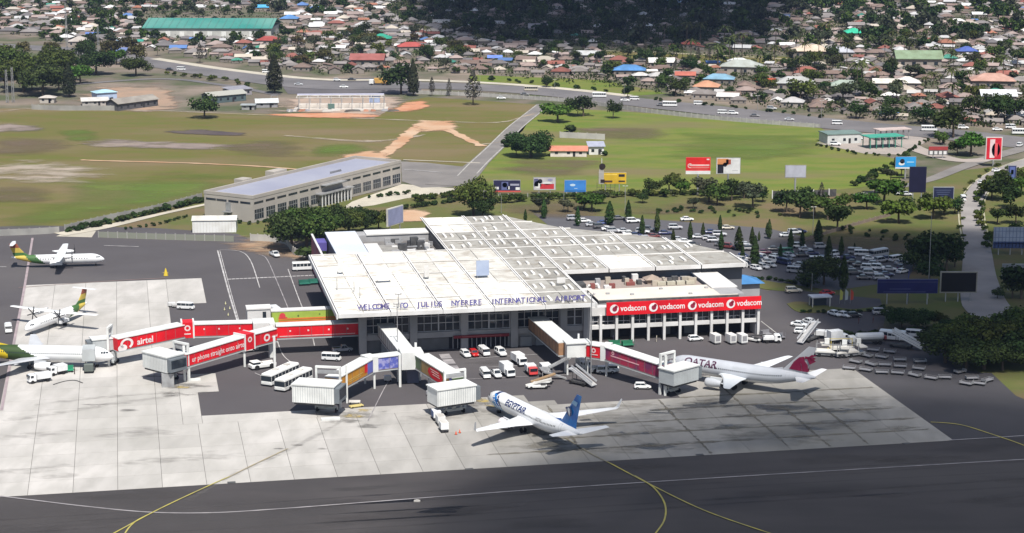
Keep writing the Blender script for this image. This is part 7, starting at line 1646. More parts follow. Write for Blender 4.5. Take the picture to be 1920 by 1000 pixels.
tk = lambda h, r: (lambda mb: (mb.tube((0, 0, -.1), (0, 0, h), r, 6, r * .3), mb.mesh('trunk', BARK))[1])(MB())
treekind('cy', 'cypress_tree', narrow('crown', leafm('cypress_leaves', (.035, .065, .02), (.05, .085, .025)), 6, 1.0, 750, .24, 5), tk(3, .12))
treekind('cyd', 'cypress_tree', narrow('crown', LF2, 6, .9, 750, .24, 6), tk(3, .12))
treekind('ca', 'casuarina_tree', narrow('crown', LF5, 15, 2.6, 1600, .42, 7, 1.5, .75), tk(12, .3))
treekind('cb', 'casuarina_tree', narrow('crown', leafm('thin_needles', (.075, .07, .06), (.09, .085, .07)), 13, 2.4, 520, .34, 8, 3, .6), tk(11, .2))
def palm(seed, h):
    random.seed(seed); mb = MB(); top = Vector((random.uniform(-.6, .6), 0, h))
    for k in range(15):
        a = k * 2.4; e = random.uniform(-.4, .7); p = top.copy(); d = Vector((math.cos(a) * math.cos(e), math.sin(a) * math.cos(e), math.sin(e)))
        for j in range(4):
            q = p + d * .95; sd = d.cross(Vector((0, 0, 1))).normalized() * (.5 - .1 * j); u = Vector((0, 0, -.14))
            mb.poly([p, q, q + sd + u, p + sd + u]); mb.poly([p, q, q - sd + u, p - sd + u]); p = q; d = (d + Vector((0, 0, -.34))).normalized()
    t_ = MB(); t_.tube((0, 0, -.1), (top.x * .5, 0, h * .5), .2, 6, .16); t_.tube((top.x * .5, 0, h * .5), top, .16, 6, .13); return mb.mesh('fronds', LFP), t_.mesh('trunk', BARK)
for i, h in enumerate((8, 10, 6.5)):
    c, t_ = palm(300 + i, h); treekind('p%d' % i, 'coconut_palm', c, t_)
treekind('bu', 'bush', crown_mesh('foliage', LF1, 1.3, 1.7, -.1, 380, .24, 4, 400), None)
treekind('bd', 'bush', crown_mesh('foliage', LF2, 1.3, 1.6, -.1, 380, .24, 4, 401), None)
treekind('ro', 'round_tree', crown_mesh('crown', LF2, 6.2, 8, .4, 6500, .32, 16, 402), trunk_mesh('trunk', 6, .4, 6, 4, 403))
TPOS = []
TH = {'cy': 6, 'cyd': 6, 'ca': 15, 'cb': 13, 'bu': 1.6, 'bd': 1.6, 'ro': 8, 'p0': 9.5, 'p1': 11.5, 'p2': 8}
for k in TREES:
    if k[0] in 'bB' and k not in TH: TH[k] = {'b0': 7.5, 'b1': 8.2, 'b2': 6.4, 'b3': 7.6, 'b4': 7.2, 'b5': 7.1, 'b6': 7.2, 'B0': 8, 'B1': 8}[k]
def tree(p, key, h, label, group=None, wide=1.0):
    nm, cr, tr = TREES[key]; s_ = h / TH[key]; rz = random.uniform(0, 6.28)
    if tr is None:
        o = add(nm, cr, None, loc=(p.x, p.y, 0), rz=rz); o.scale = (s_ * wide, s_ * wide, s_); tag(o, label, 'bush', group); TPOS.append((p, o)); return o
    t = thing(nm, label, 'palm tree' if key[0] == 'p' else 'tree', (p.x, p.y, 0), rz, group); t.scale = (s_ * wide, s_ * wide, s_)
    add('fronds' if key[0] == 'p' else 'crown', cr, t); add('trunk', tr, t); TPOS.append((p, t)); return t
def hpx(px, py, hp): return hp / (FPX / (at(px, py) - Vector((0, 0, HCAM))).length) / .985
def T(px, py, hp, key, label, group=None, wide=1.0): return tree(at(px, py), key, hpx(px, py, hp), label, group, wide)
random.seed(50)
T(383, 221, 42, 'b1', 'lone dark spreading tree at the far edge of the left field', wide=1.25)
T(515, 175, 70, 'ca', 'tall dense dark casuarina by the road left of the construction yard', wide=1.3); T(775, 180, 66, 'ca', 'tall dark casuarina at the right end of the road junction', wide=1.0); T(752, 176, 58, 'b1', 'wide dark tree joined to the casuarina at the junction', wide=1.1)
T(887, 197, 62, 'cb', 'thin bare branched tree behind the fence line', wide=1.5); T(810, 180, 35, 'cb', 'small wispy tree right of the tall casuarina'); T(842, 180, 32, 'cb', 'second wispy tree right of the tall casuarina')
T(1046, 229, 38, 'b2', 'bright green round tree beside the access road', wide=1.35); T(1067, 215, 30, 'b1', 'dark tree just behind the bright green one'); T(1094, 218, 38, 'b1', 'dark spiky clump right of the bright green tree', wide=1.3); T(1083, 217, 32, 'p2', 'palm like dark tree in the clump by the access road'); T(1150, 222, 33, 'b1', 'small dark tree standing alone in the field by the fence', wide=.9)
T(996, 294, 46, 'ro', 'big round dark green tree beside the red roofed hut', wide=1.25); T(1066, 247, 14, 'bd', 'low dark bush above the low wall', wide=1.3); T(968, 290, 22, 'b2', 'green bushy tree at the roadside left of the round tree'); T(950, 275, 14, 'bd', 'dark bush at the access road edge'); T(1132, 292, 10, 'bd', 'bush beside the grey kiosk'); T(1032, 283, 10, 'bd', 'bush between round tree and red roofed hut')
T(888, 404, 70, 'B0', 'tall bushy tree at the rear left corner of the terminal roof', wide=.85); T(905, 408, 40, 'B1', 'lower dark bush tree beside the tall bushy one')
for i, (x, y, h, k, w) in enumerate(((548, 470, 74, 'B1', 1.0), (575, 470, 80, 'B0', 1.0), (600, 455, 60, 'B0', 1.1), (628, 446, 58, 'B1', .9), (655, 440, 48, 'B0', 1.0), (685, 436, 44, 'B1', .9), (710, 432, 38, 'B0', .9), (560, 445, 60, 'B1', 1.0), (668, 424, 38, 'b1', 1.2), (640, 424, 40, 'B1', 1.0), (612, 480, 28, 'bd', 1.5), (585, 486, 26, 'bd', 1.5), (700, 415, 20, 'bd', 1.4))):
    T(x, y, h, k, '%s tree from the left in the leafy clump behind the left terminal corner' % words[i], wide=w)
cyl = [(985, 415, 22), (1020, 410, 38), (1083, 424, 36), (1143, 422, 44), (1178, 416, 40), (1232, 437, 40), (1204, 440, 36), (1262, 464, 34), (1294, 450, 34), (1318, 446, 28), (1350, 434, 30), (1352, 470, 36), (1385, 470, 44), (1415, 503, 60), (1410, 462, 36), (1423, 452, 18), (1442, 448, 36), (1463, 488, 30), (1482, 472, 42), (1504, 466, 34), (1534, 458, 44), (1553, 494, 50), (1577, 480, 36), (1581, 545, 64), (1380, 520, 22), (1392, 490, 30), (1602, 474, 18), (1438, 440, 22)]
for i, (x, y, h) in enumerate(sorted(cyl)): T(x, y, h, 'cyd' if x > 1200 else 'cy', '%s narrow cypress from the left around the public car park' % words[i], 'cypresses around the car park', wide=1.0 + (.3 if x in (1385, 1534, 1082, 1143) else 0))
for i, (x, y, h, k) in enumerate(((1222, 366, 30, 'b1'), (1255, 362, 36, 'b4'), (1275, 364, 26, 'b2'), (1330, 378, 44, 'b3'), (1345, 384, 40, 'b0'), (1372, 376, 40, 'b1'), (1412, 390, 46, 'b3'), (1395, 372, 32, 'b0'), (1430, 378, 24, 'b1'), (1475, 398, 42, 'b1'), (1500, 408, 46, 'b5'), (1528, 404, 44, 'b1'), (1552, 412, 44, 'b4'), (1510, 380, 30, 'b1'), (1570, 432, 46, 'b5'), (1585, 392, 30, 'b0'), (1540, 372, 30, 'cb'), (1625, 392, 34, 'b2'), (1657, 382, 50, 'b2'), (1640, 362, 30, 'b3'), (1685, 418, 46, 'b2'), (1670, 340, 24, 'b3'), (1690, 330, 24, 'b3'), (1700, 400, 30, 'b1'), (1750, 410, 44, 'b2'), (1770, 402, 34, 'b0'), (1740, 388, 26, 'b1'), (1790, 400, 30, 'b1'), (1110, 396, 38, 'b2'), (1095, 392, 30, 'b0'), (1125, 382, 26, 'b3'), (1012, 398, 30, 'b3'), (1065, 398, 24, 'b3'), (1205, 380, 20, 'b1'), (1300, 392, 20, 'b3'))):
    T(x, y, h, k, '%s leafy park tree from the left behind the car park' % words[i % 30] if i < 30 else 'leafy park tree %s the yellow billboard row' % ['behind', 'below', 'left of', 'right of', 'beyond'][i - 30], wide=1.15)
for i, (x, y, h, k) in enumerate(((1787, 258, 58, 'b1'), (1820, 292, 44, 'b2'), (1762, 270, 24, 'b0'), (1795, 290, 26, 'b1'), (1880, 375, 46, 'b1'), (1895, 392, 40, 'b5'), (1860, 372, 34, 'b0'), (1905, 420, 36, 'b1'), (1880, 352, 30, 'b1'), (1915, 365, 36, 'b2'), (1918, 345, 30, 'b0'), (1870, 420, 28, 'b5'), (1905, 445, 26, 'b1'), (1898, 558, 40, 'b1'), (1915, 560, 60, 'b5'), (1870, 560, 20, 'b1'))):
    T(x, y, h, k, '%s tree from the road bend in the right hand group' % words[i], wide=1.2)
for i, (x, y, h, k, w) in enumerate(((1690, 615, 36, 'B1', 1.2), (1722, 620, 40, 'B1', 1.1), (1760, 615, 30, 'B0', 1.0), (1772, 680, 62, 'B1', 1.2), (1800, 668, 72, 'B0', 1.2), (1830, 660, 66, 'B0', 1.2), (1860, 672, 74, 'B0', 1.2), (1888, 676, 70, 'B1', 1.3), (1915, 672, 72, 'B0', 1.2), (1845, 692, 54, 'B1', 1.4), (1880, 694, 50, 'B1', 1.2), (1785, 650, 48, 'B1', 1.2), (1910, 640, 60, 'B0', 1.2), (1935, 690, 60, 'B1', 1.2), (1812, 694, 48, 'B1', 1.3), (1545, 534, 52, 'B1', 1.1), (1520, 540, 34, 'b1', 1.4), (1730, 498, 60, 'b1', 1.2), (1752, 505, 62, 'b5', 1.3), (1712, 508, 40, 'b1', 1.4), (1775, 512, 56, 'b1', 1.1), (1790, 500, 50, 'b1', .8), (1664, 600, 24, 'b1', 1.3), (1742, 528, 40, 'b1', 1.3))):
    T(x, y, h, k, '%s in the dense dark tree group around equipment park and black billboard' % (words[i] + ' tree'), wide=w)
# hedges and shrubs
def shrubs(pts, n, h, key, label, cat='bush', jit=0.6, wide=1.0, group=None):
    P = cat_rom(P_(pts), 8); L_ = [0]
    for a, b_ in zip(P, P[1:]): L_.append(L_[-1] + (b_ - a).length)
    for k in range(n):
        s_ = L_[-1] * (k + .5) / n; i = max(j for j in range(len(L_)) if L_[j] <= s_); i = min(i, len(P) - 2); f = (s_ - L_[i]) / max(L_[i + 1] - L_[i], 1e-3)
        p = P[i] + (P[i + 1] - P[i]) * f + Vector((random.uniform(-jit, jit), random.uniform(-jit, jit), 0)); tree(p, key, h * random.uniform(.75, 1.2), words[k] + ' from the left, ' + label, group, wide * random.uniform(.8, 1.2))
def rowlab(w_): return 'one of the %s' % w_
shrubs([(128, 436), (220, 416), (300, 397), (384, 376)], 30, 1.9, 'bd', 'dark shrub in the row against the pale block wall', group='shrubs along the block wall', wide=1.1)
shrubs([(230, 432), (300, 420), (355, 405)], 12, 1.0, 'bd', 'low dark shrub in the row beside the pale footpath', group='shrubs beside the footpath')
shrubs([(440, 412), (470, 421), (560, 403), (640, 385)], 18, 1.1, 'bd', 'small clipped shrub at the foot of the long beige building', group='shrubs at the foot of the beige building')
shrubs([(760, 392), (820, 384), (868, 376)], 12, 1.8, 'bd', 'round dark shrub along the curved park hedge', group='shrubs along the park hedge'); shrubs([(775, 378), (830, 370), (860, 368)], 14, 2.0, 'bu', 'green shrub in the flower bed behind the forecourt', group='shrubs in the flower bed', jit=2); shrubs([(690, 372), (740, 366), (770, 362)], 8, 1.4, 'bd', 'dark shrub on the forecourt lawn edge', group='shrubs on the forecourt lawn')
shrubs([(930, 380), (1080, 372), (1200, 368), (1400, 366)], 30, 2.4, 'bu', 'green shrub in the hedge line behind the low billboards', group='hedge line shrubs behind the billboards', jit=1.2)
shrubs([(1220, 398), (1300, 396), (1400, 402), (1440, 408)], 26, 1.2, 'bd', 'tiny dark shrub on the dry slope behind the car park', group='dotted shrubs behind the car park', jit=5)
shrubs([(1600, 432), (1660, 446), (1760, 450)], 20, 1.2, 'bd', 'tiny dark shrub on the brown slope right of the car park', group='dotted shrubs right of the car park', jit=5)
shrubs([(1385, 528), (1430, 524), (1500, 534), (1520, 540)], 14, 1.1, 'bd', 'dark hedge shrub by the driveway behind the blue kiosk', group='driveway hedge shrubs', jit=.3, wide=1.3)
shrubs([(1500, 586), (1560, 586), (1640, 584), (1660, 576)], 14, .9, 'bd', 'low hedge shrub edging the lawn island by the shelter', group='lawn island hedge shrubs', jit=.3, wide=1.3)
shrubs([(1560, 626), (1620, 632), (1700, 626), (1760, 622)], 16, 1.4, 'bd', 'dark hedge shrub along the back of the equipment park', group='equipment park hedge shrubs', jit=.4, wide=1.4)
shrubs([(1600, 350), (1650, 326), (1690, 304), (1700, 290)], 16, 2.2, 'bd', 'rough bush in the ditch line crossing the green field', group='ditch line bushes', jit=1.5)
shrubs([(1530, 272), (1600, 288), (1690, 294)], 14, 1.2, 'bd', 'small bush at the edge of the fuel station forecourt', group='forecourt edge bushes', jit=1)
shrubs([(1700, 290), (1740, 264), (1790, 272)], 12, 1.3, 'bd', 'clipped hedge bush round the station lawn', group='station lawn hedge bushes', jit=.6)
shrubs([(1900, 318), (1852, 348), (1838, 378), (1842, 420), (1850, 470)], 18, 2.0, 'bu', 'roadside shrub on the right kerb of the curved road', group='shrubs right of the curved road', jit=1.2); shrubs([(1880, 308), (1830, 335), (1806, 370), (1802, 420), (1806, 470)], 12, 1.4, 'bu', 'roadside shrub on the left kerb of the curved road', group='shrubs left of the curved road', jit=.8)
shrubs([(1210, 186), (1400, 205), (1540, 222)], 16, 1.6, 'bd', 'dusty bush on the far verge of the main road', group='verge bushes on the main road', jit=3); shrubs([(300, 138), (420, 152), (480, 165)], 12, 2.2, 'bu', 'dusty bush on the left road verge', group='verge bushes left of the junction', jit=4); shrubs([(900, 150), (1000, 158), (1130, 172)], 14, 2.0, 'bd', 'bush on the green verge behind the main road', group='bushes on the green verge', jit=4)
# ------------------------------------------------------------------ the town
random.seed(77)
def inpoly(x, y, P):
    c = False; j = len(P) - 1
    for i in range(len(P)):
        if (P[i][1] > y) != (P[j][1] > y) and x < (P[j][0] - P[i][0]) * (y - P[i][1]) / (P[j][1] - P[i][1]) + P[i][0]: c = not c
        j = i
    return c
HW = mat('house_render', (.32, .28, .25), (.20, .18, .16), .1, rough=.95, rnd=.3, objcol=False); HR = mat('iron_roof', (1, 1, 1), (.72, .68, .64), .25, 5, rough=.7, objcol=True, rnd=.12, lo=.3, hi=.7)
HV = []
for i, (w, d, h, kind) in enumerate(((9, 7, 2.7, 'hip'), (11, 8, 2.8, 'hip'), (10, 6.5, 2.7, 'gable'), (13, 8, 2.9, 'gable'), (7, 6, 2.5, 'mono'), (12, 10, 3.0, 'hip'), (8, 5, 2.4, 'gable'), (15, 9, 3.1, 'hip'))):
    rise = d * .26; wb = MB(); wb.b(-w / 2, w / 2, -d / 2, d / 2, -.1, h); o = .55; rb = MB()
    if kind == 'hip':
        r_ = max((w - d) / 2, .4); b4 = [(-w / 2 - o, -d / 2 - o), (w / 2 + o, -d / 2 - o), (w / 2 + o, d / 2 + o), (-w / 2 - o, d / 2 + o)]
        rb.loft([[(x, y, h - .12) for x, y in b4], [(x, y, h + .02) for x, y in b4], [(-r_, -.05, h + rise), (r_, -.05, h + rise), (r_, .05, h + rise), (-r_, .05, h + rise)]])
    elif kind == 'gable':
        rb.loft([[(x, -d / 2 - o, h - .1), (x, 0, h + rise - .1), (x, d / 2 + o, h - .1), (x, d / 2 + o, h + .05), (x, 0, h + rise + .05), (x, -d / 2 - o, h + .05)] for x in (-w / 2 - o, w / 2 + o)]); wb.loft([[(x, -d / 2, h), (x, d / 2, h), (x, 0, h + rise - .12)] for x in (-w / 2, w / 2)])
    else: rb.loft([[(x, -d / 2 - o, h), (x, d / 2 + o, h + 1.1), (x, d / 2 + o, h + 1.22), (x, -d / 2 - o, h + .12)] for x in (-w / 2 - o, w / 2 + o)]); wb.b(-w / 2, w / 2, 0, d / 2, h, h + .5)
    win = MB(); n = int(w // 3.2); [win.b(-w / 2 + w * (k + .5) / n - .55, -w / 2 + w * (k + .5) / n + .55, -d / 2 - .05, -d / 2 - .003, 1.0, 2.0) for k in range(n)]
    HV.append((w, d, wb.mesh('wall', HW), rb.mesh('roof', HR), win.mesh('window_row', GLASS)))
ROOFC = [('rusty brown', (.21, .155, .135), 6), ('dusty grey', (.25, .23, .225), 8), ('pale pink brown', (.34, .27, .25), 5), ('bright grey iron', (.50, .50, .51), 3), ('white', (.72, .72, .72), 2.2), ('dark grey', (.16, .15, .155), 3), ('cream', (.48, .43, .37), 2), ('dull red', (.27, .105, .085), 1.0), ('blue', (.10, .19, .42), .35), ('green', (.06, .24, .18), .25), ('orange red', (.34, .15, .10), .4)]
def pick():
    t = random.uniform(0, sum(c[2] for c in ROOFC))
    for c in ROOFC:
        t -= c[2]
        if t <= 0: return c
    return ROOFC[0]
GOOD = [[(-60, -60), (1980, -60), (1980, 245), (1800, 236), (1640, 224), (1500, 208), (1330, 188), (1180, 170), (1040, 152), (900, 140), (760, 135), (600, 140), (430, 118), (290, 95), (100, 75), (-60, 55)]]
BAD = [[(258, 20), (540, 20), (540, 78), (258, 78)], [(1120, 88), (1560, 102), (1560, 124), (1300, 120), (1120, 108)], [(880, 136), (1130, 146), (1260, 172), (1160, 184), (880, 164)]]
WOODY = [[(840, -60), (1440, -60), (1430, 60), (1300, 85), (1080, 88), (900, 80)], [(700, -60), (900, -60), (880, 60), (740, 50)]]
LESS = [[(1400, -60), (1980, -60), (1980, 55), (1700, 90), (1420, 80)], [(-60, -60), (700, -60), (700, 20), (-60, 20)]]
HOUSES = []; SP = []
def hobj(p, rz, v, col, special=None, scale=1.0):
    w, d, wm, rm, wn_ = HV[v]; t = thing('house', special, 'house', (p.x, p.y, 0), rz, None if special else 'houses of the town'); t.scale = (scale,) * 3
    add('wall', wm, t); add('roof', rm, t, color=col[1])
    if pix(p)[1] > 60: add('window_row', wn_, t, kind='stuff')
    t['_c'] = col[0]; HOUSES.append((p, t, special)); SP.append((p, max(w, d) * .62 * scale))
    return t
# houses one can point at in the photograph
C_ = dict((c[0], c) for c in ROOFC); BLUE = ('blue', (.08, .22, .48)); 
for x, y, a, v, col, sc, lab in ((1180, 142, -6, 7, BLUE, 1.25, 'blue roofed house with pale blue walls behind the green verge'), (543, 42, -3, 5, ('blue', (.12, .28, .60)), 1.1, 'small blue hip roofed house right of the teal warehouse'), (490, 20, 0, 3, ('blue', (.1, .45, .8)), 1.0, 'bright sky blue roofed house above the teal warehouse'), (505, 84, -4, 7, ('red', (.36, .08, .07)), 1.1, 'dark red roofed house below the right end of the teal warehouse'), (715, 80, -3, 5, ('green', (.03, .32, .22)), 1.15, 'deep green roofed house left of the dark wood'), (690, 76, 0, 2, ('red', (.42, .13, .12)), 1.0, 'red roofed house touching the deep green roof'), (770, 96, 8, 7, ('red', (.45, .10, .09)), 1.3, 'large dark red pyramid roofed house at the wood edge'), (690, 124, -3, 3, ('red', (.30, .11, .10)), 1.8, 'long dull red roofed building behind the road junction'), (928, 115, 0, 2, ('blue', (.15, .25, .65)), .9, 'small blue roofed hut near the road left of the verge'),
        (1348, 158, -10, 7, ('blue', (.22, .40, .55)), 1.3, 'blue grey roofed building behind the orange walled house'), (1325, 172, -12, 5, ('rusty', (.52, .28, .18)), 1.15, 'orange walled house with rusty roof by the main road'), (1285, 150, -6, 2, ('red', (.5, .16, .12)), 1.3, 'red roofed house left of the blue grey roof'), (1390, 138, -12, 7, ('grey', (.42, .46, .44)), 1.8, 'large pale grey roofed hall right of the blue roofed house'), (1435, 162, -8, 2, ('orange', (.55, .12, .07)), 1.1, 'orange red roofed house beside the round tree'), (1295, 90, 0, 5, ('red', (.45, .12, .10)), 1.0, 'red roofed house beyond the long green strip'), (1600, 70, -4, 5, ('green', (.04, .48, .30)), 1.2, 'vivid green roofed house among the right hand trees'), (1812, 104, -5, 5, ('blue', (.08, .13, .42)), 1.1, 'dark blue roofed house at the right of the town'),
        (1720, 126, -3, 3, ('green', (.22, .30, .20)), 2.4, 'long dull green roofed building in the right of the town'), (1520, 108, -4, 7, ('cream', (.62, .52, .42)), 1.8, 'wide cream roofed hall in the right part of town'), (1570, 108, -4, 7, ('grey', (.42, .44, .50)), 1.5, 'pale blue grey roofed hall joined to the cream hall'), (1490, 168, -6, 7, ('grey', (.46, .48, .48)), 1.6, 'pale grey hip roofed hall above the road with a tree in front'), (1700, 165, -6, 5, ('white', (.75, .73, .70)), 1.2, 'bright white roofed house in the dense right part'), (1660, 165, -6, 3, ('white', (.72, .70, .66)), 1.1, 'long white roofed house left of the bright white one'), (1870, 192, -4, 3, ('white', (.66, .70, .76)), 1.6, 'long white sheet roof near the right road'), (1585, 172, -6, 7, ('green', (.30, .36, .32)), 1.4, 'grey green roofed hall in the dense right part'), (1860, 165, -8, 7, ('rust', (.48, .30, .25)), 1.8, 'broad rusty roof at the right edge of the town'),
        (175, 72, 0, 2, ('blue', (.12, .22, .60)), 1.0, 'small blue roofed house left of the teal warehouse'), (235, 88, 0, 2, ('blue', (.30, .45, .60)), 1.1, 'pale blue roofed house below the left end of the teal warehouse'), (258, 84, 0, 6, ('green', (.05, .35, .28)), 1.0, 'small green roofed hut at the left end of the teal warehouse'), (222, 104, -4, 2, ('blue', (.16, .22, .45)), 1.2, 'violet blue roofed house above the left tree group'), (150, 86, 0, 5, ('grey', (.45, .42, .40)), 1.2, 'grey roofed house behind the tall pale mast'), (1240, 126, 0, 3, ('white', (.72, .72, .72)), 1.2, 'white roofed house right of the green verge road'), (1100, 112, -3, 3, ('grey', (.55, .58, .60)), 1.2, 'pale grey roofed long house above the green verge'), (1270, 14, 0, 7, ('blue', (.30, .42, .58)), 1.8, 'pale blue roofed hall deep in the dark wood'), (830, 50, 0, 3, ('grey', (.45, .45, .45)), 1.1, 'grey roofed house inside the dark wood, left side'), (1015, 62, 0, 3, ('grey', (.35, .33, .36)), 1.6, 'long low grey roofs inside the dark wood'), (930, 52, 0, 2, ('grey', (.4, .4, .42)), 1.2, 'pale roofed house in the middle of the dark wood')):
    hobj(at(x, y), R(a), v, col, lab, sc * (.78 if sc > 1.25 else .88))
cand = []
gy = 640.0; gy = 800.0
y = 830.0
while y < 1800:
    x = -620.0
    while x < 620:
        p = Vector((x + random.uniform(-3.5, 3.5), y + random.uniform(-3.5, 3.5), 0)); cand.append(p); x += 8.6
    y += 9.4
random.shuffle(cand)
place = []
for p in cand:
    X, Y = pix(p)
    if not (-50 < X < 1970 and -30 < Y < 250): continue
    if not inpoly(X, Y, GOOD[0]) or any(inpoly(X, Y, b_) for b_ in BAD): continue
    wd = any(inpoly(X, Y, w) for w in WOODY); ls = any(inpoly(X, Y, w) for w in LESS)
    if random.random() > (.16 if wd else .48 if ls else .80): continue
    v = random.randrange(8); rr = max(HV[v][0], HV[v][1]) * .36
    if any(abs(p.x - q.x) < rr + r_ and abs(p.y - q.y) < (rr + r_) * .9 and (p - q).length < (rr + r_) for q, r_ in SP): continue
    SP.append((p, rr)); place.append((p, v))
place.sort(key=lambda q: q[0].length)
lim = 296 - len(HOUSES); restw, restr = MB(), MB()
for i, (p, v) in enumerate(place):
    rz = random.choice((0, R(90), 0)) + R(random.uniform(-14, 14)) + (R(-8) if p.x > 100 else 0); col = pick()
    if i < lim:
        k = random.uniform(.85, 1.1); SPn = len(SP); hobj(p, rz, v, (col[0], tuple(min(.8, c * k) for c in col[1])), None, random.uniform(.55, .85)); SP.pop()
    else:
        w, d, wm, rm, wn_ = HV[v]; M = Matrix.Translation((p.x, p.y, 0)) @ Matrix.Rotation(rz, 4, 'Z') @ Matrix.Scale(random.uniform(.55, .85), 4)
        for src, dst, mi in ((wm, restw, 0), (rm, restr, 0)):
            o = len(dst.v); dst.v += [tuple(M @ q.co) for q in src.vertices]
            for f in src.polygons: dst.f.append(tuple(j + o for j in f.vertices)); dst.m.append(ROOFC.index(next(c for c in ROOFC if c[0] == col[0])) if dst is restr else 0); dst.s.append(False)
rm_ = [mat('far_roof_%d' % i, c[1], tuple(q * .75 for q in c[1]), .08, rough=.7) for i, c in enumerate(ROOFC)]
far = thing('far_houses', None, None); far['kind'] = 'stuff'
if restr.v: o = restr.build('roof', rm_, far); o['kind'] = 'stuff'; o = restw.build('wall', HW, far); o['kind'] = 'stuff'
# compound walls, shacks
# ---- labels of houses: colour, landmark, rank
LMK = [('teal warehouse', at(395, 60)), ('deep green roofed house', at(715, 80)), ('blue roofed house on the verge', at(1180, 142)), ('road junction', at(650, 150)), ('cream roofed hall', at(1520, 108)), ('long green roofed building', at(1720, 126)), ('broad rusty roof', at(1860, 165)), ('left tree group', at(110, 140)), ('dark wood', at(1060, 50)), ('orange walled house', at(1325, 172)), ('tall pale mast', at(126, 92)), ('long green strip', at(1330, 110)), ('vivid green roof', at(1600, 70)), ('pale blue hall in the wood', at(1270, 14)), ('bright sky blue roof', at(490, 20))]
def relate(p):
    n, q = min(LMK, key=lambda l: (l[1] - p).length); d = p - q
    return n, ('right of' if d.x > 0 else 'left of') if abs(d.x) > abs(d.y) else ('beyond' if d.y > 0 else 'in front of'), d.length
def autolabel(items, fmt):
    G_ = {}
    for p, o, adj in items:
        n, r_, dist = relate(p); G_.setdefault((adj, n, r_), []).append((dist, o))
    for (adj, n, r_), l in G_.items():
        l.sort(key=lambda q: q[0]); n = n.replace('beige off road car on the driveway', 'beige driveway car').replace('white vans at the back of the car park', 'rear white vans').replace('rear right roof edge of the terminal', 'rear roof edge')
        for i, (dd, o) in enumerate(l): o['label'] = fmt % (('nearest' if i == 0 else (words[i] + ' nearest')), adj) + ' %s the %s' % (r_, n)
        if len(l) > 30: print('long label group', adj, n, r_, len(l))
autolabel([(p, t, t['_c']) for p, t, s_ in HOUSES if s_ is None], '%s %s roofed house')
for p, t, s_ in HOUSES: del t['_c']
# ---- trees of the town
def clear(p, r_=4.5): return all((p - q).length > r_ + rr * .55 for q, rr in SP)
spots = []; FARP = []; NB = [0]
def scatter(n, poly, keys, hs, r_=3.0, tries=40, cl=True):
    got = 0; bb = (min(q[0] for q in poly), max(q[0] for q in poly), min(q[1] for q in poly), max(q[1] for q in poly))
    ps = [at(q[0], q[1]) for q in poly]; wx = (min(q.x for q in ps), max(q.x for q in ps), min(q.y for q in ps), max(q.y for q in ps))
    for _ in range(n * tries):
        if got >= n: break
        p = Vector((random.uniform(wx[0], wx[1]), random.uniform(wx[2], wx[3]), 0)); X, Y = pix(p)
        if not inpoly(X, Y, poly): continue
        if cl and not clear(p, 1.0): continue
        if any((p - q).length < r_ for q in spots): continue
        spots.append(p); k = random.choice(keys)
        if Y < 62 and (X < 800 or X > 1150 or NB[0] > 150) or NB[0] > 185 or (X < 0 or X > 1920): FARP.append((p, random.uniform(*hs) * (1.25 if cl is None else 1), k)); got += 1; continue
        NB[0] += 1; tree(p, k, random.uniform(*hs) * (1.0 if k[0] != 'p' else 1.15), None, 'trees of the town', random.uniform(.85, 1.2)); got += 1
TB0 = len(TPOS)
scatter(44, [(900, 85), (1300, 95), (1460, 120), (1480, 200), (1250, 170), (1000, 140)], ['b1', 'b0', 'p2', 'cb', 'b5'], (4, 8), 7); scatter(70, [(1440, 90), (1960, 60), (1960, 235), (1700, 225), (1480, 190)], ['b1', 'b0', 'b5', 'p0', 'b3', 'p2'], (5, 10), 6)
scatter(22, [(0, 85), (200, 95), (275, 105), (240, 145), (120, 175), (0, 182)], ['b1', 'b6', 'b2', 'b6'], (8, 12.5), 6, cl=False); scatter(56, [(480, 75), (900, 50), (920, 130), (760, 135), (500, 145)], ['b1', 'b0', 'p2', 'b6', 'b3'], (5, 9.5), 7)
scatter(40, [(120, 30), (260, 25), (290, 100), (120, 88)], ['b1', 'b0', 'p0', 'p2', 'b3'], (5, 9), 6); scatter(14, [(0, 30), (120, 25), (120, 85), (0, 75)], ['b1', 'p2'], (4, 6), 8)
scatter(170, WOODY[0], ['b1', 'b5', 'b1', 'ca', 'b0', 'p1'], (10, 17), 4, cl=None or True); scatter(60, WOODY[1], ['b1', 'b0', 'b5'], (8, 14), 5)
scatter(200, [(1420, -30), (1960, -30), (1960, 60), (1700, 100), (1430, 85)], ['b1', 'b0', 'b3', 'p0', 'b4'], (7, 13), 4.5); scatter(90, [(-20, -30), (860, -30), (800, 35), (250, 30), (-20, 30)], ['b1', 'b0', 'b5'], (6, 11), 6)
NB[0] = 0; scatter(34, [(1180, 70), (1900, 80), (1900, 190), (1300, 150)], ['p1', 'p0'], (10, 14), 7); NB[0] = 999; scatter(700, GOOD[0], ['b1'], (3.5, 7.5), 3.5, 8)
near_ = TPOS[TB0:]
KN = {'coconut_palm': 'coconut palm', 'broadleaf_tree': 'leafy tree', 'casuarina_tree': 'feathery tree'}
def size(o): s_ = o.scale[2] * 7.5; return ''
byk = {}
for p, o in near_: byk.setdefault(o.name.split('.')[0], []).append((p, o))
items = []
for k, l in byk.items():
    for p, o in l:
        h_ = o.scale[2]; adj = ('low ' if h_ < .8 else 'tall ' if h_ > 1.25 else 'mid sized ') + KN.get(k, 'tree'); items.append((p, o, adj))
autolabel(items, '%s %s')
for p, t, gr in ((at(1267, 178), 'b1', 34), (at(1165, 160), 'b1', 26), (at(1178, 180), 'bd', 20), (at(1025, 160), 'b1', 20)): pass
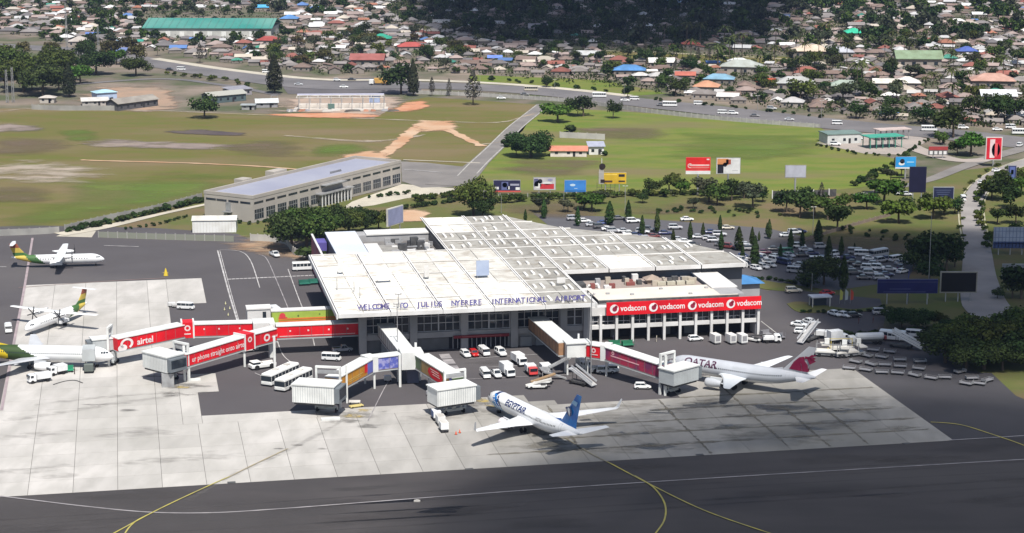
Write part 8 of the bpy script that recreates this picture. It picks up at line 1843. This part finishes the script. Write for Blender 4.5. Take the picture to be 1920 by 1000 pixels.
T(1267, 180, 34, 'b1', 'round dark tree beside the main road left of the orange walled house', wide=1.2); T(1177, 184, 22, 'b5', 'small dark tree on the verge before the main road'); T(1025, 164, 22, 'b1', 'small dark tree on the green verge near the buses'); T(1500, 190, 42, 'b0', 'wide grey green tree in front of the pale grey hall', wide=1.3); T(1580, 195, 40, 'b3', 'grey green tree right of the pale grey hall', wide=1.2); T(1605, 222, 30, 'b1', 'dark tree by the main road near the fuel station', wide=1.3); T(1660, 225, 28, 'b1', 'dark low tree behind the fuel station', wide=1.4); T(1730, 232, 36, 'b1', 'dark round tree behind the station lawn', wide=1.3); T(1870, 232, 46, 'b5', 'big tree right of the tall dark tree by the road', wide=1.2)
T(130, 182, 62, 'ca', 'tall dark casuarina at the left beside the compound', wide=1.2); T(80, 180, 58, 'B1', 'large dark tree left of the casuarina', wide=1.1); T(45, 172, 60, 'B0', 'large green tree near the left masts', wide=1.1); T(20, 150, 62, 'B0', 'wide green tree at the left photo edge', wide=1.2); T(100, 150, 60, 'B0', 'broad green tree behind the casuarina', wide=1.1); T(255, 142, 34, 'B0', 'rounded green tree at the right end of the left group', wide=1.2); T(180, 140, 44, 'B1', 'dark green tree in the middle of the left group', wide=1.2); T(375, 118, 36, 'cb', 'thin grey tree beside the road left of the junction', wide=1.3); T(295, 105, 22, 'p2', 'small palm by the road left of the junction')
# undergrowth of the wood and the yards: one mass of leaf clumps nobody could count
random.seed(9); mb = MB(); n_ = 0
for _ in range(60000):
    X, Y = random.uniform(-20, 1940), -30 + 270 * random.random() ** 1.0; p = None
    if not inpoly(X, Y, GOOD[0]): continue
    wd = any(inpoly(X, Y, w) for w in WOODY); ls = any(inpoly(X, Y, w) for w in LESS)
    if random.random() > (.95 if wd else .5 if ls else .3): continue
    p = at(X, Y)
    if not clear(p, 1.2): continue
    hh = random.uniform(.8, 5.5 if wd else 3.2)
    for _k in range(10 if wd else 7): quad_leaf(mb, p + Vector((random.gauss(0, 1.3), random.gauss(0, 1.3), random.uniform(.1, hh))), random.uniform(.4, .85))
    n_ += 1
    if n_ > 13000: break
mb.build('undergrowth', leafm('undergrowth_leaves', (.045, .065, .022), (.065, .08, .03), .5, 0), kind='stuff')
FC = [crown_mesh('far_crown', LF1, 4.2, 5.8, .6, 230, .75, 6, 500 + i) for i in range(3)]; fc = MB(); fc.mi = 0
for i, (p, h, k) in enumerate(FARP):
    src = FC[i % 3]; M = Matrix.Translation((p.x, p.y, 0)) @ Matrix.Rotation(random.random() * 6.28, 4, 'Z') @ Matrix.Scale(h / 7, 4); o = len(fc.v)
    fc.v += [tuple(M @ q.co) for q in src.vertices]; fc.f += [tuple(j + o for j in f.vertices) for f in src.polygons]; nn = len(src.polygons); fc.m += [i % 3] * nn; fc.s += [False] * nn
if fc.v: fc.build('distant_trees', [LF1, LF2, LF4], kind='stuff')
for m_ in FC: bpy.data.meshes.remove(m_)
# ---- labels of the cars in the car park and on the roads
CN = {WH: 'white', SIL: 'silver', BLK: 'black', DGR: 'dark grey', BLU: 'blue', NVY: 'navy', BEG: 'beige', GRN: 'green'}
LMK = [('beige off road car on the driveway', at(1488, 549)), ('dark tree in the car park', at(1545, 534)), ('white vans at the back of the car park', at(1610, 478)), ('navy billboard', at(1700, 540)), ('rear right roof edge of the terminal', at(1300, 462)), ('yellow billboard', at(1146, 410)), ('tall cypress by the roof corner', at(1415, 503)), ('grey lamp post', at(1524, 440)), ('fuel station', at(1610, 268)), ('access road mouth', at(1010, 190)), ('road junction', at(650, 158)), ('round tree beside the main road', at(1267, 180)), ('black upright billboard', at(1718, 394)), ('upright red and white billboard', at(1861, 312)), ('left bend of the main road', at(320, 130))]
autolabel([(o.location, o, CN.get(tuple(round(x, 3) for x in o.color[:3]), 'coloured') + ' ' + {'parked_car': 'car', 'parked_van': 'van', 'minibus': 'minibus', 'pickup_truck': 'pickup'}.get(o.name.split('.')[0], 'car')) for o in ALLCARS if 'label' not in o], '%s %s')
# ------------------------------------------------------------------ clouds (they stand outside the frame; their shade falls on the place)
def cloudmat(op):
    m = bpy.data.materials.new('cloud_vapour'); m.use_nodes = True; nt = m.node_tree; N = nt.nodes; Lk = nt.links; N.clear()
    out = N.new('ShaderNodeOutputMaterial'); d = N.new('ShaderNodeBsdfDiffuse'); d.inputs[0].default_value = (.8, .8, .82, 1); tr = N.new('ShaderNodeBsdfTranslucent'); tr.inputs[0].default_value = (.5, .5, .55, 1)
    a = N.new('ShaderNodeMixShader'); a.inputs[0].default_value = .5; Lk.new(d.outputs[0], a.inputs[1]); Lk.new(tr.outputs[0], a.inputs[2])
    g = N.new('ShaderNodeAttribute'); g.attribute_name = 'fade'; ge = N.new('ShaderNodeNewGeometry'); n = N.new('ShaderNodeTexNoise'); n.inputs['Scale'].default_value = .012; n.inputs['Detail'].default_value = 3; Lk.new(ge.outputs['Position'], n.inputs['Vector'])
    s_ = N.new('ShaderNodeMath'); s_.operation = 'MULTIPLY_ADD'; Lk.new(n.outputs[0], s_.inputs[0]); s_.inputs[1].default_value = .6; Lk.new(g.outputs['Fac'], s_.inputs[2])
    r = N.new('ShaderNodeMapRange'); r.inputs[1].default_value = .35; r.inputs[2].default_value = 1.15; r.inputs[4].default_value = op; Lk.new(s_.outputs[0], r.inputs[0])
    t = N.new('ShaderNodeBsdfTransparent'); b_ = N.new('ShaderNodeMixShader'); Lk.new(r.outputs[0], b_.inputs[0]); Lk.new(t.outputs[0], b_.inputs[1]); Lk.new(a.outputs[0], b_.inputs[2]); Lk.new(b_.outputs[0], out.inputs[0]); return m
ZC = 620.0
def cloud(name, shade, soft, op):
    CLM = cloudmat(op)
    "shade: outline on the ground (pixels) that the cloud darkens"
    P = cat_rom([q.copy() for q in P_(shade)] + [P_(shade[:1])[0]], 6)[:-1]; off = SUNV * (ZC / SUNV.z); c = sum(P, Vector()) / len(P); mb = MB(); fv = []; n = len(P); rings = []
    prof = ((soft, 0.0, 0), (1.05, .45, 8), (.85, 1.0, 24), (.5, 1.0, 44), (.2, 1, 52))
    for q, f, dz in prof:
        rings.append([mb.pt(c + (p - c) * q + off + Vector((0, 0, dz + (random.uniform(-6, 6) if dz else 0)))) for p in P]); fv += [f] * n
    mb.sm = True
    for a, b_ in zip(rings, rings[1:]):
        for k in range(n): mb.face((a[k], a[(k + 1) % n], b_[(k + 1) % n], b_[k]))
    mb.face(rings[-1])
    low = []
    for q, f, dz in ((1.05, .45, -4), (.8, 1.0, -10), (.4, 1, -12)): low.append([mb.pt(c + (p - c) * q + off + Vector((0, 0, dz + random.uniform(-2, 2)))) for p in P]); fv += [f] * n
    for a, b_ in zip([rings[0]] + low, low):
        for k in range(n): mb.face((a[k], a[(k + 1) % n], b_[(k + 1) % n], b_[k]))
    mb.face(low[-1]); me = mb.mesh(name, CLM); at_ = me.attributes.new('fade', 'FLOAT', 'POINT'); at_.data.foreach_set('value', [float(x) for x in fv]); return add(name, me, kind='structure')
random.seed(3)
cloud('cloud', [(860, -50), (1100, -70), (1430, -50), (1430, 60), (1300, 82), (1130, 86), (980, 88), (860, 78), (800, 20)], 1.18, .97)
cloud('cloud', [(1500, 450), (1700, 440), (1960, 455), (2150, 560), (2100, 660), (1830, 690), (1660, 680), (1580, 630), (1500, 570), (1450, 500)], 1.22, .86)
cloud('cloud', [(1130, 830), (1300, 780), (1600, 760), (1900, 775), (2300, 850), (2100, 1300), (1300, 1500), (760, 1400), (800, 1000)], 1.32, .55)

# ------------------------------------------------------------------ air
hz = MB(); hz.b(-1500, 1500, -60, 2600, -1.4, 150); hm = bpy.data.materials.new('haze'); hm.use_nodes = True; hn = hm.node_tree; hn.nodes.clear()
ho = hn.nodes.new('ShaderNodeOutputMaterial'); hv = hn.nodes.new('ShaderNodeVolumePrincipled'); hv.inputs['Color'].default_value = (.45, .60, 1.0, 1); hv.inputs['Density'].default_value = .00004; hv.inputs['Anisotropy'].default_value = .0
hn.links.new(hv.outputs[0], ho.inputs['Volume']); o = hz.build('haze', hm); o['kind'] = 'stuff'
